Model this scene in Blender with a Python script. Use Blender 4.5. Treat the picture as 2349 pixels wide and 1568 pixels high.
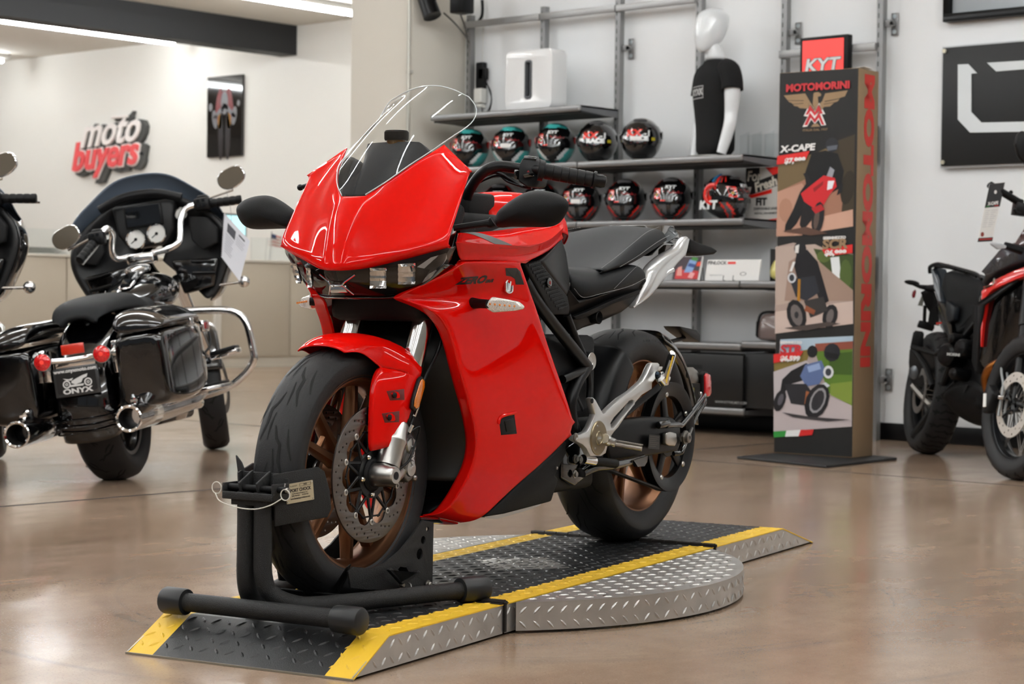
import bpy, bmesh, math, random
from mathutils import Vector, Matrix
random.seed(7)
PI=math.pi
S=bpy.context.scene; COL=S.collection
for o in list(bpy.data.objects): bpy.data.objects.remove(o)
def rad(a): return math.radians(a)
# ---------- camera ----------
CAMZ=.7945
cd=bpy.data.cameras.new('camera'); cam=bpy.data.objects.new('camera',cd); COL.objects.link(cam); S.camera=cam
cd.sensor_fit='HORIZONTAL'; cd.sensor_width=36; cd.lens=4550/2349*36; cd.clip_start=.05; cd.clip_end=120
def set_cam(yaw,pitch,roll):
    y,p,r=rad(yaw),rad(pitch),rad(roll)
    d=Vector((math.cos(y)*math.cos(p),math.sin(y)*math.cos(p),math.sin(p)))
    ri=Vector((math.sin(y),-math.cos(y),0)); u=ri.cross(d)
    r2=math.cos(r)*ri+math.sin(r)*u; u2=-math.sin(r)*ri+math.cos(r)*u
    m=Matrix((r2,u2,-d)).transposed().to_4x4(); m.translation=(0,0,CAMZ); cam.matrix_world=m
set_cam(131.53,-1.266,.725)
cd.dof.use_dof=True; cd.dof.focus_distance=4.75; cd.dof.aperture_fstop=8
# ---------- world, exposure ----------
w=bpy.data.worlds.new('world'); S.world=w; w.use_nodes=True
w.node_tree.nodes['Background'].inputs[0].default_value=(.86,.92,1,1); w.node_tree.nodes['Background'].inputs[1].default_value=.12
S.view_settings.view_transform='Standard'; S.view_settings.look='None'; S.view_settings.gamma=1
S.view_settings.exposure=0.55; S.view_settings.use_curve_mapping=False
TUBE_POWER=38
# ---------- materials ----------
def lin(c): return tuple((x/12.92 if x<=.04045 else ((x+.055)/1.055)**2.4) for x in c)
def hx(h):
    return lin(tuple(int(h[i:i+2],16)/255 for i in (0,2,4)))
MATS={}
def mat(name,col='808080',rough=.5,metal=0,coat=0,spec=.5,noise=0,nscale=40,bump=0,bscale=200,emit=0,trans=0,ior=1.45,alpha=1,crough=.03,aniso=0):
    if name in MATS: return MATS[name]
    m=bpy.data.materials.new(name); m.use_nodes=True; nt=m.node_tree; b=nt.nodes['Principled BSDF']
    c=hx(col)+(1,)
    b.inputs['Base Color'].default_value=c; b.inputs['Roughness'].default_value=rough; b.inputs['Metallic'].default_value=metal
    b.inputs['Coat Weight'].default_value=coat; b.inputs['Coat Roughness'].default_value=crough; b.inputs['Specular IOR Level'].default_value=spec
    b.inputs['IOR'].default_value=ior; b.inputs['Transmission Weight'].default_value=trans; b.inputs['Alpha'].default_value=alpha
    if emit: b.inputs['Emission Color'].default_value=c; b.inputs['Emission Strength'].default_value=emit
    if noise or bump:
        tc=nt.nodes.new('ShaderNodeTexCoord')
    if noise:
        n=nt.nodes.new('ShaderNodeTexNoise'); n.inputs['Scale'].default_value=nscale; n.inputs['Detail'].default_value=4
        nt.links.new(tc.outputs['Object'],n.inputs['Vector'])
        mr=nt.nodes.new('ShaderNodeMapRange'); mr.inputs[1].default_value=.3; mr.inputs[2].default_value=.7
        mr.inputs[3].default_value=1-noise; mr.inputs[4].default_value=1+noise
        nt.links.new(n.outputs['Fac'],mr.inputs[0])
        mx=nt.nodes.new('ShaderNodeVectorMath'); mx.operation='SCALE'; mx.inputs[0].default_value=c[:3]
        nt.links.new(mr.outputs[0],mx.inputs['Scale']); nt.links.new(mx.outputs[0],b.inputs['Base Color'])
    if bump:
        n=nt.nodes.new('ShaderNodeTexNoise'); n.inputs['Scale'].default_value=bscale; n.inputs['Detail'].default_value=3
        nt.links.new(tc.outputs['Object'],n.inputs['Vector'])
        bp=nt.nodes.new('ShaderNodeBump'); bp.inputs['Strength'].default_value=bump; bp.inputs['Distance'].default_value=.002
        nt.links.new(n.outputs['Fac'],bp.inputs['Height']); nt.links.new(bp.outputs[0],b.inputs['Normal'])
    MATS[name]=m; return m
# ---------- geometry helpers ----------
V=Vector
class G:
    """collects geometry for ONE mesh object"""
    def __init__(s): s.b=bmesh.new(); s.mats=[]; s.cur=0
    def use(s,m):
        if m not in s.mats: s.mats.append(m)
        s.cur=s.mats.index(m); return s
    def face(s,vs):
        try: f=s.b.faces.new(vs)
        except ValueError: return None
        f.material_index=s.cur; return f
    def vs(s,pts): return [s.b.verts.new(p) for p in pts]
    def poly(s,pts): return s.face(s.vs(pts))
    def box(s,c,d,rot=None,taper=None):
        c=V(c); R=rot if rot is not None else Matrix.Identity(3); h=[x/2 for x in d]; v=[]
        for z in (-1,1):
            t=1 if (taper is None or z<0) else taper
            for x,y in ((-1,-1),(1,-1),(1,1),(-1,1)): v.append(s.b.verts.new(c+R@V((x*h[0]*t,y*h[1]*t,z*h[2]))))
        for q in ((3,2,1,0),(4,5,6,7),(0,1,5,4),(1,2,6,5),(2,3,7,6),(3,0,4,7)): s.face([v[i] for i in q])
        return s
    def bb(s,lo,hi):
        return s.box([(a+b)/2 for a,b in zip(lo,hi)],[abs(b-a) for a,b in zip(lo,hi)])
    def rings(s,R,closed=False,cap=True):
        rv=[s.vs(r) for r in R]; n=len(rv[0]); k=len(rv)
        for i in range(k if closed else k-1):
            a,b=rv[i],rv[(i+1)%k]
            for j in range(n): s.face([a[j],a[(j+1)%n],b[(j+1)%n],b[j]])
        if cap and not closed:
            s.face(rv[0][::-1]); s.face(rv[-1])
        return s
    def tube(s,pts,r,n=10,closed=False,cap=True,smooth=0,flat=None):
        P=[V(p) for p in pts]
        if smooth: P=catmull(P,smooth,closed)
        k=len(P); rr=r if isinstance(r,(list,tuple)) else [r]*k
        if len(rr)!=k: rr=[rr[0]+(rr[-1]-rr[0])*i/(k-1) if len(rr)==2 else interp(rr,i/(k-1)) for i in range(k)]
        R=[]; prev=None
        for i in range(k):
            t=(P[(i+1)%k]-P[i-1]) if closed else (P[min(i+1,k-1)]-P[max(i-1,0)])
            if t.length<1e-9: t=V((1,0,0))
            t.normalize()
            if prev is None:
                a=V((0,0,1)) if abs(t.z)<.9 else V((1,0,0)); prev=(a-t*a.dot(t)).normalized()
            else:
                prev=prev-t*prev.dot(t); prev.normalize()
            q=t.cross(prev); f=flat or 1
            R.append([P[i]+(prev*math.cos(2*PI*j/n)+q*math.sin(2*PI*j/n)*f)*rr[i] for j in range(n)])
        return s.rings(R,closed,cap)
    def lathe(s,prof,o,ax,n=32,closed=False,a0=0,a1=2*PI):
        """prof: (distance along axis, radius)"""
        o=V(o); ax=V(ax).normalized(); t=V((0,0,1)) if abs(ax.z)<.9 else V((1,0,0)); u=ax.cross(t).normalized(); v=ax.cross(u)
        full=abs(a1-a0-2*PI)<1e-6; m=n if full else n+1; rv=[]
        for j in range(m):
            a=a0+(a1-a0)*j/n; d=u*math.cos(a)+v*math.sin(a)
            rv.append([s.b.verts.new(o+ax*h+d*max(r,1e-5)) for h,r in prof])
        k=len(prof)
        for j in range(n):
            A,B=rv[j],rv[(j+1)%m]
            for i in range(k if closed else k-1): s.face([A[i],B[i],B[(i+1)%k],A[(i+1)%k]])
        return s
    def cyl(s,a,b,r,n=16,r2=None):
        a,b=V(a),V(b); L=(b-a).length
        return s.lathe([(0,0),(0,r),(L,r if r2 is None else r2),(L,0)],a,b-a,n)
    def sph(s,c,r,n=12,sc=(1,1,1),rot=None):
        c=V(c); R=rot or Matrix.Identity(3); k=n//2+1
        rg=[[c+R@V((r*sc[0]*math.sin(PI*i/k)*math.cos(2*PI*j/n),r*sc[1]*math.sin(PI*i/k)*math.sin(2*PI*j/n),r*sc[2]*math.cos(PI*i/k))) for j in range(n)] for i in range(1,k)]
        rv=[s.vs(x) for x in rg]; t=s.b.verts.new(c+R@V((0,0,r*sc[2]))); b=s.b.verts.new(c-R@V((0,0,r*sc[2])))
        for i in range(len(rv)-1):
            for j in range(n): s.face([rv[i][j],rv[i+1][j],rv[i+1][(j+1)%n],rv[i][(j+1)%n]])
        for j in range(n): s.face([t,rv[0][j],rv[0][(j+1)%n]]); s.face([b,rv[-1][(j+1)%n],rv[-1][j]])
        return s
    def prism(s,pts,off):
        """closed outline (3D points) pushed by vector off"""
        o=V(off); a=s.vs(pts); b=s.vs([V(p)+o for p in pts]); n=len(a)
        s.face(a[::-1]); s.face(b)
        for i in range(n): s.face([a[i],a[(i+1)%n],b[(i+1)%n],b[i]])
        return s
    def grid(s,rows,mirror=False,wrap=False):
        rv=[s.vs(r) for r in rows]
        for i in range(len(rv)-1):
            for j in range(len(rv[i])-(0 if wrap else 1)):
                k=(j+1)%len(rv[i]); s.face([rv[i][j],rv[i][k],rv[i+1][k],rv[i+1][j]])
        if mirror:
            rv=[s.vs([(p[0],-p[1],p[2]) for p in r]) for r in rows]
            for i in range(len(rv)-1):
                for j in range(len(rv[i])-(0 if wrap else 1)):
                    k=(j+1)%len(rv[i]); s.face([rv[i][j],rv[i+1][j],rv[i+1][k],rv[i][k]])
        return s
    def mesh(s,me,mtx=None):
        n0=len(s.b.verts); f0=len(s.b.faces); s.b.from_mesh(me); s.b.verts.ensure_lookup_table(); s.b.faces.ensure_lookup_table()
        if mtx is not None:
            for v in s.b.verts[n0:]: v.co=mtx@v.co
        for f in s.b.faces[f0:]: f.material_index=s.cur
        return s
    def xf(s,mtx,i0=0):
        s.b.verts.ensure_lookup_table()
        for v in s.b.verts[i0:]: v.co=mtx@v.co
        return s
    def mirror(s):
        """add the mirror image across y=0"""
        g=bmesh.ops.duplicate(s.b,geom=s.b.verts[:]+s.b.edges[:]+s.b.faces[:])
        for e in g['geom']:
            if isinstance(e,bmesh.types.BMVert): e.co.y*=-1
        bmesh.ops.reverse_faces(s.b,faces=[e for e in g['geom'] if isinstance(e,bmesh.types.BMFace)])
        return s
    def build(s,name,m,parent=None,sub=0,thick=0,bev=0,ang=35,weld=1e-5,crease=0,label=None,bseg=2,flat=False,offset=-1,corners=None,lines=None):
        if weld: bmesh.ops.remove_doubles(s.b,verts=s.b.verts,dist=weld)
        if not s.mats: s.mats=[m]
        bmesh.ops.recalc_face_normals(s.b,faces=s.b.faces) if s.recalc else None
        lim=rad(ang)
        for f in s.b.faces: f.smooth=not flat
        for e in s.b.edges:
            if len(e.link_faces)==2 and e.calc_face_angle(0)>lim:
                e.smooth=False
        if crease and sub:
            cl=s.b.edges.layers.float.get('crease_edge') or s.b.edges.layers.float.new('crease_edge')
            for e in s.b.edges:
                if len(e.link_faces)==2 and e.calc_face_angle(0)>rad(crease): e[cl]=.8
        me=bpy.data.meshes.new(name); s.b.to_mesh(me); s.b.free()
        for x in s.mats: me.materials.append(x)
        o=bpy.data.objects.new(name,me); COL.objects.link(o)
        if parent: o.parent=parent
        if sub:
            if corners:
                at=me.attributes.new('crease_vert','FLOAT','POINT')
                for c in corners:
                    for cc in (V(c),V((c[0],-c[1],c[2]))):
                        for v in me.vertices:
                            if (v.co-cc).length<.0025: at.data[v.index].value=1
            if lines:
                at=me.attributes.get('crease_edge') or me.attributes.new('crease_edge','FLOAT','EDGE')
                for L,cv in lines:
                    S_=set()
                    for c in L:
                        for cc in (V(c),V((c[0],-c[1],c[2]))):
                            for v in me.vertices:
                                if (v.co-cc).length<.002: S_.add(v.index)
                    for e in me.edges:
                        if e.vertices[0] in S_ and e.vertices[1] in S_: at.data[e.index].value=cv
            for e in me.edges: e.use_edge_sharp=False
            d=o.modifiers.new('sub','SUBSURF'); d.levels=sub; d.render_levels=sub
        if thick: d=o.modifiers.new('sol','SOLIDIFY'); d.thickness=thick; d.offset=offset
        if bev:
            d=o.modifiers.new('bev','BEVEL'); d.width=bev; d.segments=bseg; d.limit_method='ANGLE'; d.angle_limit=rad(30); d.harden_normals=False
            for e in me.edges: e.use_edge_sharp=False
        if label: o['label']=label
        return o
    recalc=True
def interp(L,t):
    x=t*(len(L)-1); i=min(int(x),len(L)-2); f=x-i; return L[i]*(1-f)+L[i+1]*f
def catmull(P,k,closed=False):
    n=len(P); out=[]
    for i in range(n if closed else n-1):
        p0=P[i-1] if (closed or i>0) else P[0]*2-P[1]; p1=P[i]; p2=P[(i+1)%n]; p3=P[(i+2)%n] if (closed or i+2<n) else P[-1]*2-P[-2]
        for j in range(k):
            t=j/k; out.append(.5*((2*p1)+(-p0+p2)*t+(2*p0-5*p1+4*p2-p3)*t*t+(-p0+3*p1-3*p2+p3)*t**3))
    if not closed: out.append(P[-1])
    return out
def cat2(P,k,closed=True): return [tuple(p) for p in catmull([V(p) for p in P],k,closed)]
def shape(polys,depth=.004,bevel=0):
    """flat outline with holes (lists of 2D points) -> mesh in XY, +-depth/2"""
    cu=bpy.data.curves.new('tmp','CURVE'); cu.dimensions='2D'; cu.fill_mode='BOTH'; cu.extrude=max(depth/2-bevel,0); cu.bevel_depth=bevel; cu.bevel_resolution=1
    cu.offset=-bevel
    for P in polys:
        sp=cu.splines.new('POLY'); sp.points.add(len(P)-1); sp.use_cyclic_u=True
        for i,p in enumerate(P): sp.points[i].co=(p[0],p[1],0,1)
    return _cm(cu)
def _cm(cu):
    o=bpy.data.objects.new('tmp',cu); COL.objects.link(o)
    dg=bpy.context.evaluated_depsgraph_get(); dg.update(); me=bpy.data.meshes.new_from_object(o.evaluated_get(dg))
    bpy.data.objects.remove(o); bpy.data.curves.remove(cu); return me
def text(t,size=.1,ext=.001,bold=0,shear=0,ax='CENTER',space=1,bevel=0,sx=1):
    cu=bpy.data.curves.new('tmp','FONT'); cu.body=t; cu.size=size; cu.extrude=ext; cu.offset=bold; cu.shear=shear; cu.align_x=ax; cu.align_y='CENTER'; cu.space_character=space
    cu.resolution_u=3; cu.bevel_depth=bevel
    me=_cm(cu)
    if sx!=1:
        for v in me.vertices: v.co.x*=sx
    return me
def frame(o,x,y):
    """4x4 with local x along x, local y towards y"""
    x=V(x).normalized(); y=V(y); y=(y-x*y.dot(x)).normalized(); z=x.cross(y)
    m=Matrix((x,y,z)).transposed().to_4x4(); m.translation=V(o); return m
def circ(r,n=24,c=(0,0),a0=0): return [(c[0]+r*math.cos(a0+2*PI*i/n),c[1]+r*math.sin(a0+2*PI*i/n)) for i in range(n)]
def rrect(w,h,r,n=4,c=(0,0)):
    out=[]
    for k,(sx,sy) in enumerate(((1,1),(-1,1),(-1,-1),(1,-1))):
        for i in range(n+1):
            a=PI/2*(k+i/n); out.append((c[0]+sx*(w/2-r)+r*math.cos(a),c[1]+sy*(h/2-r)+r*math.sin(a)))
    return out
def thing(name,label,cat,loc=(0,0,0),rot=(0,0,0),group=None):
    o=bpy.data.objects.new(name,None); o.empty_display_size=.05; COL.objects.link(o); o.location=loc; o.rotation_euler=rot
    return tag(o,label,cat,group)
def tag(o,label,cat,group=None):
    o['label']=label; o['category']=cat
    if group: o['group']=group
    return o
def struct(o): o['kind']='structure'; return o
def copy_tree(o,parent=None):
    c=o.copy(); COL.objects.link(c); c.parent=parent
    for ch in [x for x in bpy.data.objects if x.parent==o and x!=c]: copy_tree(ch,c)
    return c
def part(name,me,m,parent,mtx=None,**k):
    """one mesh part from a ready mesh (shape()/text())"""
    g=G(); g.mesh(me,mtx); bpy.data.meshes.remove(me); return g.build(name,m,parent,**k)

M_wall=mat('wall_paint','f0f2f3',.85,bump=.12,bscale=90)
M_cream=mat('cream_wall','ebe8e1',.85,bump=.1,bscale=80)
M_beige=mat('beige_paint','cfcabf',.8)
M_black=mat('black_plastic','0d0d0e',.45,spec=.3,bump=.15,bscale=900)
M_matte=mat('matte_black','0c0c0d',.6,spec=.25,bump=.3,bscale=500)
M_gloss=mat('gloss_black','050506',.12,coat=1)
M_satin=mat('satin_black','0a0a0b',.36,spec=.3)
M_rubber=mat('tyre_rubber','1c1c1d',.55,spec=.4,bump=.25,bscale=350)
M_red=mat('red_paint','d20c06',.5,coat=.55,crough=.015,spec=0)
M_bronze=mat('bronze_rim','7a553c',.38,metal=.9)
M_alu=mat('cast_aluminium','b9b8b4',.32,metal=1)
M_silver=mat('silver_paint','c3c4c4',.3,metal=.6,coat=.6)
M_chrome=mat('chrome','e4e4e4',.06,metal=1)
M_steel=mat('brushed_steel','8f8c88',.33,metal=1,noise=.08,nscale=60)
M_disc=mat('disc_steel','6f6a66',.36,metal=1)
M_seat=mat('seat_vinyl','121416',.55,spec=.3,bump=.5,bscale=700)
M_stitch=mat('stitching','8d8d8d',.8)
M_powder=mat('powder_coat','101010',.55,bump=.9,bscale=600)
M_white=mat('white_paper','ecebe8',.6)
M_glosswhite=mat('gloss_white','e9eaea',.15,coat=.6)
M_greymetal=mat('shelf_grey_metal','8d8d8d',.4,metal=.55)
M_darkhole=mat('dark_slot','0b0b0c',.8)
M_tube=mat('led_tube','ffffff',.5,emit=TUBE_POWER)
M_tube.node_tree.nodes['Principled BSDF'].inputs['Emission Color'].default_value=(.93,.97,1,1)
M_dim=mat('showroom_grey','77736d',.8)

# ================= the room =================
WY=10.05; CEIL=4.1
def floor_mat():
    m=bpy.data.materials.new('polished_concrete'); m.use_nodes=True; nt=m.node_tree; N=nt.nodes; L=nt.links; b=N['Principled BSDF']
    tc=N.new('ShaderNodeTexCoord')
    def noise(sc,det,rough=.6,map_=None):
        n=N.new('ShaderNodeTexNoise'); n.inputs['Scale'].default_value=sc; n.inputs['Detail'].default_value=det; n.inputs['Roughness'].default_value=rough
        L.new((map_ or tc.outputs['Object']),n.inputs['Vector']); return n.outputs['Fac']
    def ramp(f,stops):
        r=N.new('ShaderNodeValToRGB'); L.new(f,r.inputs[0]); e=r.color_ramp.elements
        while len(e)<len(stops): e.new(.5)
        for k,(p,c) in enumerate(stops): e[k].position=p; e[k].color=c+(1,) if len(c)==3 else c
        return r.outputs[0]
    def mix(mode,f,a,c):
        x=N.new('ShaderNodeMix'); x.data_type='RGBA'; x.blend_type=mode
        if isinstance(f,(int,float)): x.inputs[0].default_value=f
        else: L.new(f,x.inputs[0])
        L.new(a,x.inputs[6])
        if isinstance(c,tuple): x.inputs[7].default_value=c
        else: L.new(c,x.inputs[7])
        return x.outputs[2]
    mp=N.new('ShaderNodeMapping'); mp.inputs['Scale'].default_value=(1,.45,1); mp.inputs['Rotation'].default_value=(0,0,.6); L.new(tc.outputs['Object'],mp.inputs['Vector'])
    a=ramp(noise(1.1,6,.65,mp.outputs[0]),[(.3,hx('866f5b')),(.5,hx('9b8470')),(.7,hx('ac9783'))])
    c=ramp(noise(170,3,.7),[(.33,(.45,.42,.4)),(.45,(1,1,1)),(.62,(1,1,1)),(.72,(1.12,1.1,1.06))])
    col=mix('MULTIPLY',.55,a,c)
    c2=ramp(noise(9,8,.75),[(.3,(.86,.85,.84)),(.55,(1,1,1)),(.8,(1.08,1.07,1.05))])
    col=mix('MULTIPLY',.8,col,c2)
    # tyre scuffs left by the turning platform
    sep=N.new('ShaderNodeVectorMath'); sep.operation='DISTANCE'; L.new(tc.outputs['Object'],sep.inputs[0]); sep.inputs[1].default_value=(-3.6,4.05,0)
    brk=noise(1.7,2)
    for r,wd,st in ((1.09,.035,.35),(1.045,.012,.3),(.88,.03,.3),(1.52,.02,.35),(.72,.015,.25)):
        s=N.new('ShaderNodeMath'); s.operation='SUBTRACT'; L.new(sep.outputs['Value'],s.inputs[0]); s.inputs[1].default_value=r
        ab=N.new('ShaderNodeMath'); ab.operation='ABSOLUTE'; L.new(s.outputs[0],ab.inputs[0])
        mr=N.new('ShaderNodeMapRange'); mr.inputs[1].default_value=wd; mr.inputs[2].default_value=0; mr.inputs[3].default_value=0; mr.inputs[4].default_value=st; L.new(ab.outputs[0],mr.inputs[0])
        g=N.new('ShaderNodeMapRange'); g.inputs[1].default_value=.42; g.inputs[2].default_value=.6; L.new(brk,g.inputs[0])
        mm=N.new('ShaderNodeMath'); mm.operation='MULTIPLY'; L.new(mr.outputs[0],mm.inputs[0]); L.new(g.outputs[0],mm.inputs[1])
        col=mix('MIX',mm.outputs[0],col,hx('6f6862')+(1,))
    L.new(col,b.inputs['Base Color'])
    rr=ramp(noise(2.3,5,.7,mp.outputs[0]),[(.3,(.13,)*3),(.7,(.24,)*3)]); L.new(rr,b.inputs['Roughness'])
    b.inputs['Specular IOR Level'].default_value=.55; b.inputs['IOR'].default_value=1.5
    bp=N.new('ShaderNodeBump'); bp.inputs['Strength'].default_value=.02; bp.inputs['Distance'].default_value=.003; L.new(noise(6,3),bp.inputs['Height']); L.new(bp.outputs[0],b.inputs['Normal'])
    return m
g=G(); g.bb((-32,-7,-.2),(5,18,0)); floor=struct(g.build('floor',floor_mat(),flat=True))
M_joint=mat('joint_filler','22282e',.6)
for a,b_,w_ in (((-6.262,-7),(-6.262,WY),.010),((-32,7.98),(5,7.98),.007),((-1.9,-7),(-1.9,WY),.008),((-32,3.2),(-6.3,3.2),.004)):
    g=G(); dx=abs(b_[0]-a[0])<.1
    g.bb((a[0]-(w_ if dx else 0),a[1]-(0 if dx else w_),-.004),(b_[0]+(w_ if dx else 0),b_[1]+(0 if dx else w_),.0006)); o=g.build('floor_joint',M_joint,floor,flat=True)
M_ceil=mat('ceiling_paint','dcd8cf',.9)
g=G(); g.bb((-32,-7,CEIL),(5,18,CEIL+.2)); struct(g.build('ceiling',M_ceil,flat=True))
# shelf wall and its end column
g=G(); g.bb((-9.45,WY,0),(5,WY+.25,CEIL)); struct(g.build('wall_back',M_wall,flat=True))
g=G(); g.bb((-9.95,9.52,0),(-9.36,WY+.25,CEIL)); struct(g.build('column',M_beige,bev=.01))
g=G(); g.bb((-32,16.5,0),(5,16.7,CEIL)); struct(g.build('wall_rear',M_cream,flat=True))
g=G(); g.bb((-32.2,-7,0),(-32,18,CEIL)); struct(g.build('wall_left',M_cream,flat=True))
g=G(); g.bb((5,-7,0),(5.2,18,CEIL)); struct(g.build('wall_right',M_dim,flat=True))
# storefront behind the photographer: low wall, open glazing above
g=G(); g.bb((-32,-7.2,0),(5,-7,.35)); g.bb((-32,-7.2,3.3),(5,-7,CEIL))
for i in range(8): g.bb((-32+i*5.2,-7.2,.35),(-31.7+i*5.2,-7,3.3))
struct(g.build('wall_front',M_dim,flat=True))
# black baseboard
g=G(); g.bb((-9.3,WY-.014,0),(5,WY,.1)); o=struct(g.build('baseboard_back',M_satin,bev=.003))
# beam along the rear hall
g=G(); g.bb((-18.5,-6.9,3.74),(-18.2,16.5,CEIL)); struct(g.build('ceiling_beam',mat('beam_black','1c1c1d',.6),flat=True))
# vertical pipe at the column's corner
g=G(); g.cyl((-9.372,9.5,0),(-9.372,9.5,4.1),.012,10)
for z in (.6,2.3,3.6): g.box((-9.372,9.512,z),(.05,.02,.02))
tag(g.build('conduit_pipe',mat('conduit','b9b7ae',.4,metal=.5)),'thin vertical metal conduit pipe on the beige column','pipe')
# ---------- ceiling tube lights ----------
M_house=mat('lamp_housing','c9c6c0',.5)
def tube_light(x,y0,y1,z,label,group='led tube lights on the ceiling'):
    t=thing('tube_light',label,'light',(x,(y0+y1)/2,z),group=group); h=(y1-y0)/2
    g=G(); g.bb((-.045,-h-.1,.035),(.045,h+.1,(CEIL-z if CEIL-z<.2 else .1)-.002)); g.build('housing',M_house,t,bev=.006)
    g=G(); g.box((0,0,0),(.055,2*h,.05)); g.build('lamp_tube',M_tube,t,bev=.02)
    return t
first=[('long bright tube light nearest the rear wall, under the dark beam',-20.2,9.4,16.2,4.0),
       ('bright tube light ending beside the beige column',-16.4,8.5,15.72,4.0),
       ('tube light whose end shows at the far left edge of the photo',-23.7,8.0,16.0,4.0)]
for lb,x,y0,y1,z in first: tube_light(x,y0,y1,z,lb)
for i,x in enumerate((-12.6,-9.2,-6.2,-3.4,-.6,2.2)):
    for j,(y0,y1) in enumerate(((-5.5,-1.2),(-.6,3.6),(4.2,8.2))):
        if x<-12 and j==0: continue
        tube_light(x,y0,y1,3.95,'ceiling tube light over the showroom, outside the photo')
for x in (-12.9,-9.3): tube_light(x,10.9,15.6,4.0,'unseen ceiling tube light added to brighten the rear hall counter')  # extra unseen lamps, added so the counter front gets more light
for x in (-20.2,-16.4):
    tube_light(x,1,6.5,4.0,'unseen ceiling tube light added to brighten the rear hall counter')
# ---------- rear hall: counter, sign, posters ----------
M_lam=mat('counter_laminate','b7ad9c',.6); M_lamtop=mat('counter_top','c9c4b8',.4)
t=thing('reception_counter','long beige panelled reception counter in the rear hall','counter',(-16.636,11,0))
def local(o,x,y,z): return (x-o.location.x,y-o.location.y,z-o.location.z)
ys=[-.8,1.0,2.08,2.92,4.02,4.62]
for a,b_ in zip(ys,ys[1:]):
    g=G(); g.bb((-.6,a+.006,.11),(0,b_-.006,1.15)); g.build('front_panel',M_lam,t,bev=.006)
g=G(); g.bb((-.62,-.8,1.15),(.02,4.64,1.18)); g.build('countertop',M_lamtop,t,bev=.004)
g=G(); g.bb((-.55,-.8,0),(-.02,4.6,.11)); g.build('plinth',mat('plinth','c0b9ab',.6),t)
g=G(); g.bb((-.02,2.9,0),(.04,2.99,1.18)); g.build('end_post',mat('post_white','cfcac0',.6),t,bev=.005)
M_glass=mat('clear_glass','e3efed',.02,trans=1,ior=1.3,alpha=.35)
for y0,y1,lb in ((11.5,12.1,'low glass screen on the counter at its left end'),(13.2,14.4,'glass screen on the counter behind the touring motorcycle'),(14.5,15.6,'low glass screen at the right end of the counter')):
    g=G(); g.bb((-16.72,y0,1.182),(-16.70,y1,1.43)); tag(g.build('glass_screen',M_glass),lb,'glass screen')
g=G(); g.box((0,0,.3),(.04,.62,.36)); g.box((-.02,0,.06),(.05,.08,.12)); g.box((-.02,0,.005),(.18,.25,.01))
o=g.build('computer_monitor',M_black,bev=.004); o.location=(-16.95,13.0,1.18); tag(o,'black computer monitor on the counter left of the tinted windscreen','monitor')
t=thing('computer_monitor','computer monitor with pale blue screen on the counter, by the grip','monitor',(-16.9,14.33,1.18))
g=G(); g.box((0,0,.34),(.04,.5,.34)); g.box((-.02,0,.08),(.05,.08,.16)); g.box((-.02,0,.005),(.18,.25,.01)); g.build('monitor_case',M_black,t,bev=.004)
g=G(); g.box((.022,0,.34),(.002,.46,.30)); g.build('screen',mat('lit_screen','a9d8dc',.4,emit=.7),t)
t=thing('desk_flag','small striped flag standing on the counter','flag',(-16.8,14.85,1.18))
g=G(); g.cyl((0,0,0),(0,.03,.33),.004,6); g.build('flag_pole',M_black,t)
g=G(); Mr=mat('flag_red','b5453c',.8); Mw=mat('flag_white','dcd8d0',.8)
for k in range(7): g.use(Mr if k%2==0 else Mw); g.poly([(0,.03,.3-k*.018),(.01,.17,.27-k*.018),(.01,.17,.252-k*.018),(0,.03,.282-k*.018)])
g.use(mat('flag_blue','34405e',.8)); g.poly([(.003,.03,.302),(.008,.09,.29),(.008,.09,.24),(.003,.03,.245)]); g.build('flag_cloth',Mr,t,thick=.001)
g=G(); g.box((0,0,.09),(.01,.34,.18)); o=g.build('card_holder',mat('pale_acrylic','aab6b0',.3),bev=.003); o.location=(-16.66,15.22,1.181); tag(o,'pale grey card holder on the right part of the counter','card holder')
g=G(); g.sph((0,0,.07),.1,14,(.6,2.3,.6)); g.sph((0,-.04,.12),.07,12,(.6,1.8,.7)); o=g.build('toy_car',mat('toy_red','b9201c',.3,coat=1)); o.location=(-16.85,12.45,1.18); tag(o,'small red model on the counter beside the left glass screen','model')
for yy,lb in ((12.02,'stack of papers lying left of the red model on the counter'),):
    g=G()
    for k in range(6): g.box((0,.05*(k%2),.006+k*.012),(.25,.5-.03*k,.011))
    o=g.build('paper_stack',mat('paper_grey','7f7d78',.7)); o.location=(-17.05,yy-.1,1.18); tag(o,lb,'paper stack')
for yy,lb in ((15.12,'left of two small cream bottles on the counter'),(15.33,'right of two small cream bottles on the counter')):
    g=G(); g.lathe([(0,0),(0,.035),(.09,.035),(.11,.015),(.13,.015),(.13,0)],(0,0,0),(0,0,1),14); o=g.build('bottle',mat('cream_bottle','d8d2c2',.4)); o.location=(-16.45+.0,yy,1.18); o.location.x=-16.63; tag(o,lb,'bottle')
g=G(); g.bb((-16.9,15.75,0),(-16.3,16.1,1.12)); o=g.build('display_cabinet',mat('cabinet_dark','1f2021',.5),bev=.01); tag(o,'dark narrow cabinet just past the end of the counter','cabinet')
g=G(); g.cyl((0,0,0),(0,0,1.25),.03,12); g.lathe([(0,0),(0,.2),(.02,.19),(.03,0)],(0,0,0),(0,0,1),20); o=g.build('steel_pole',mat('pole_grey','aeb0b0',.35,metal=.7)); o.location=(-14.6,14.65,0); tag(o,'light grey steel floor pole behind the front fender','pole')
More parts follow.
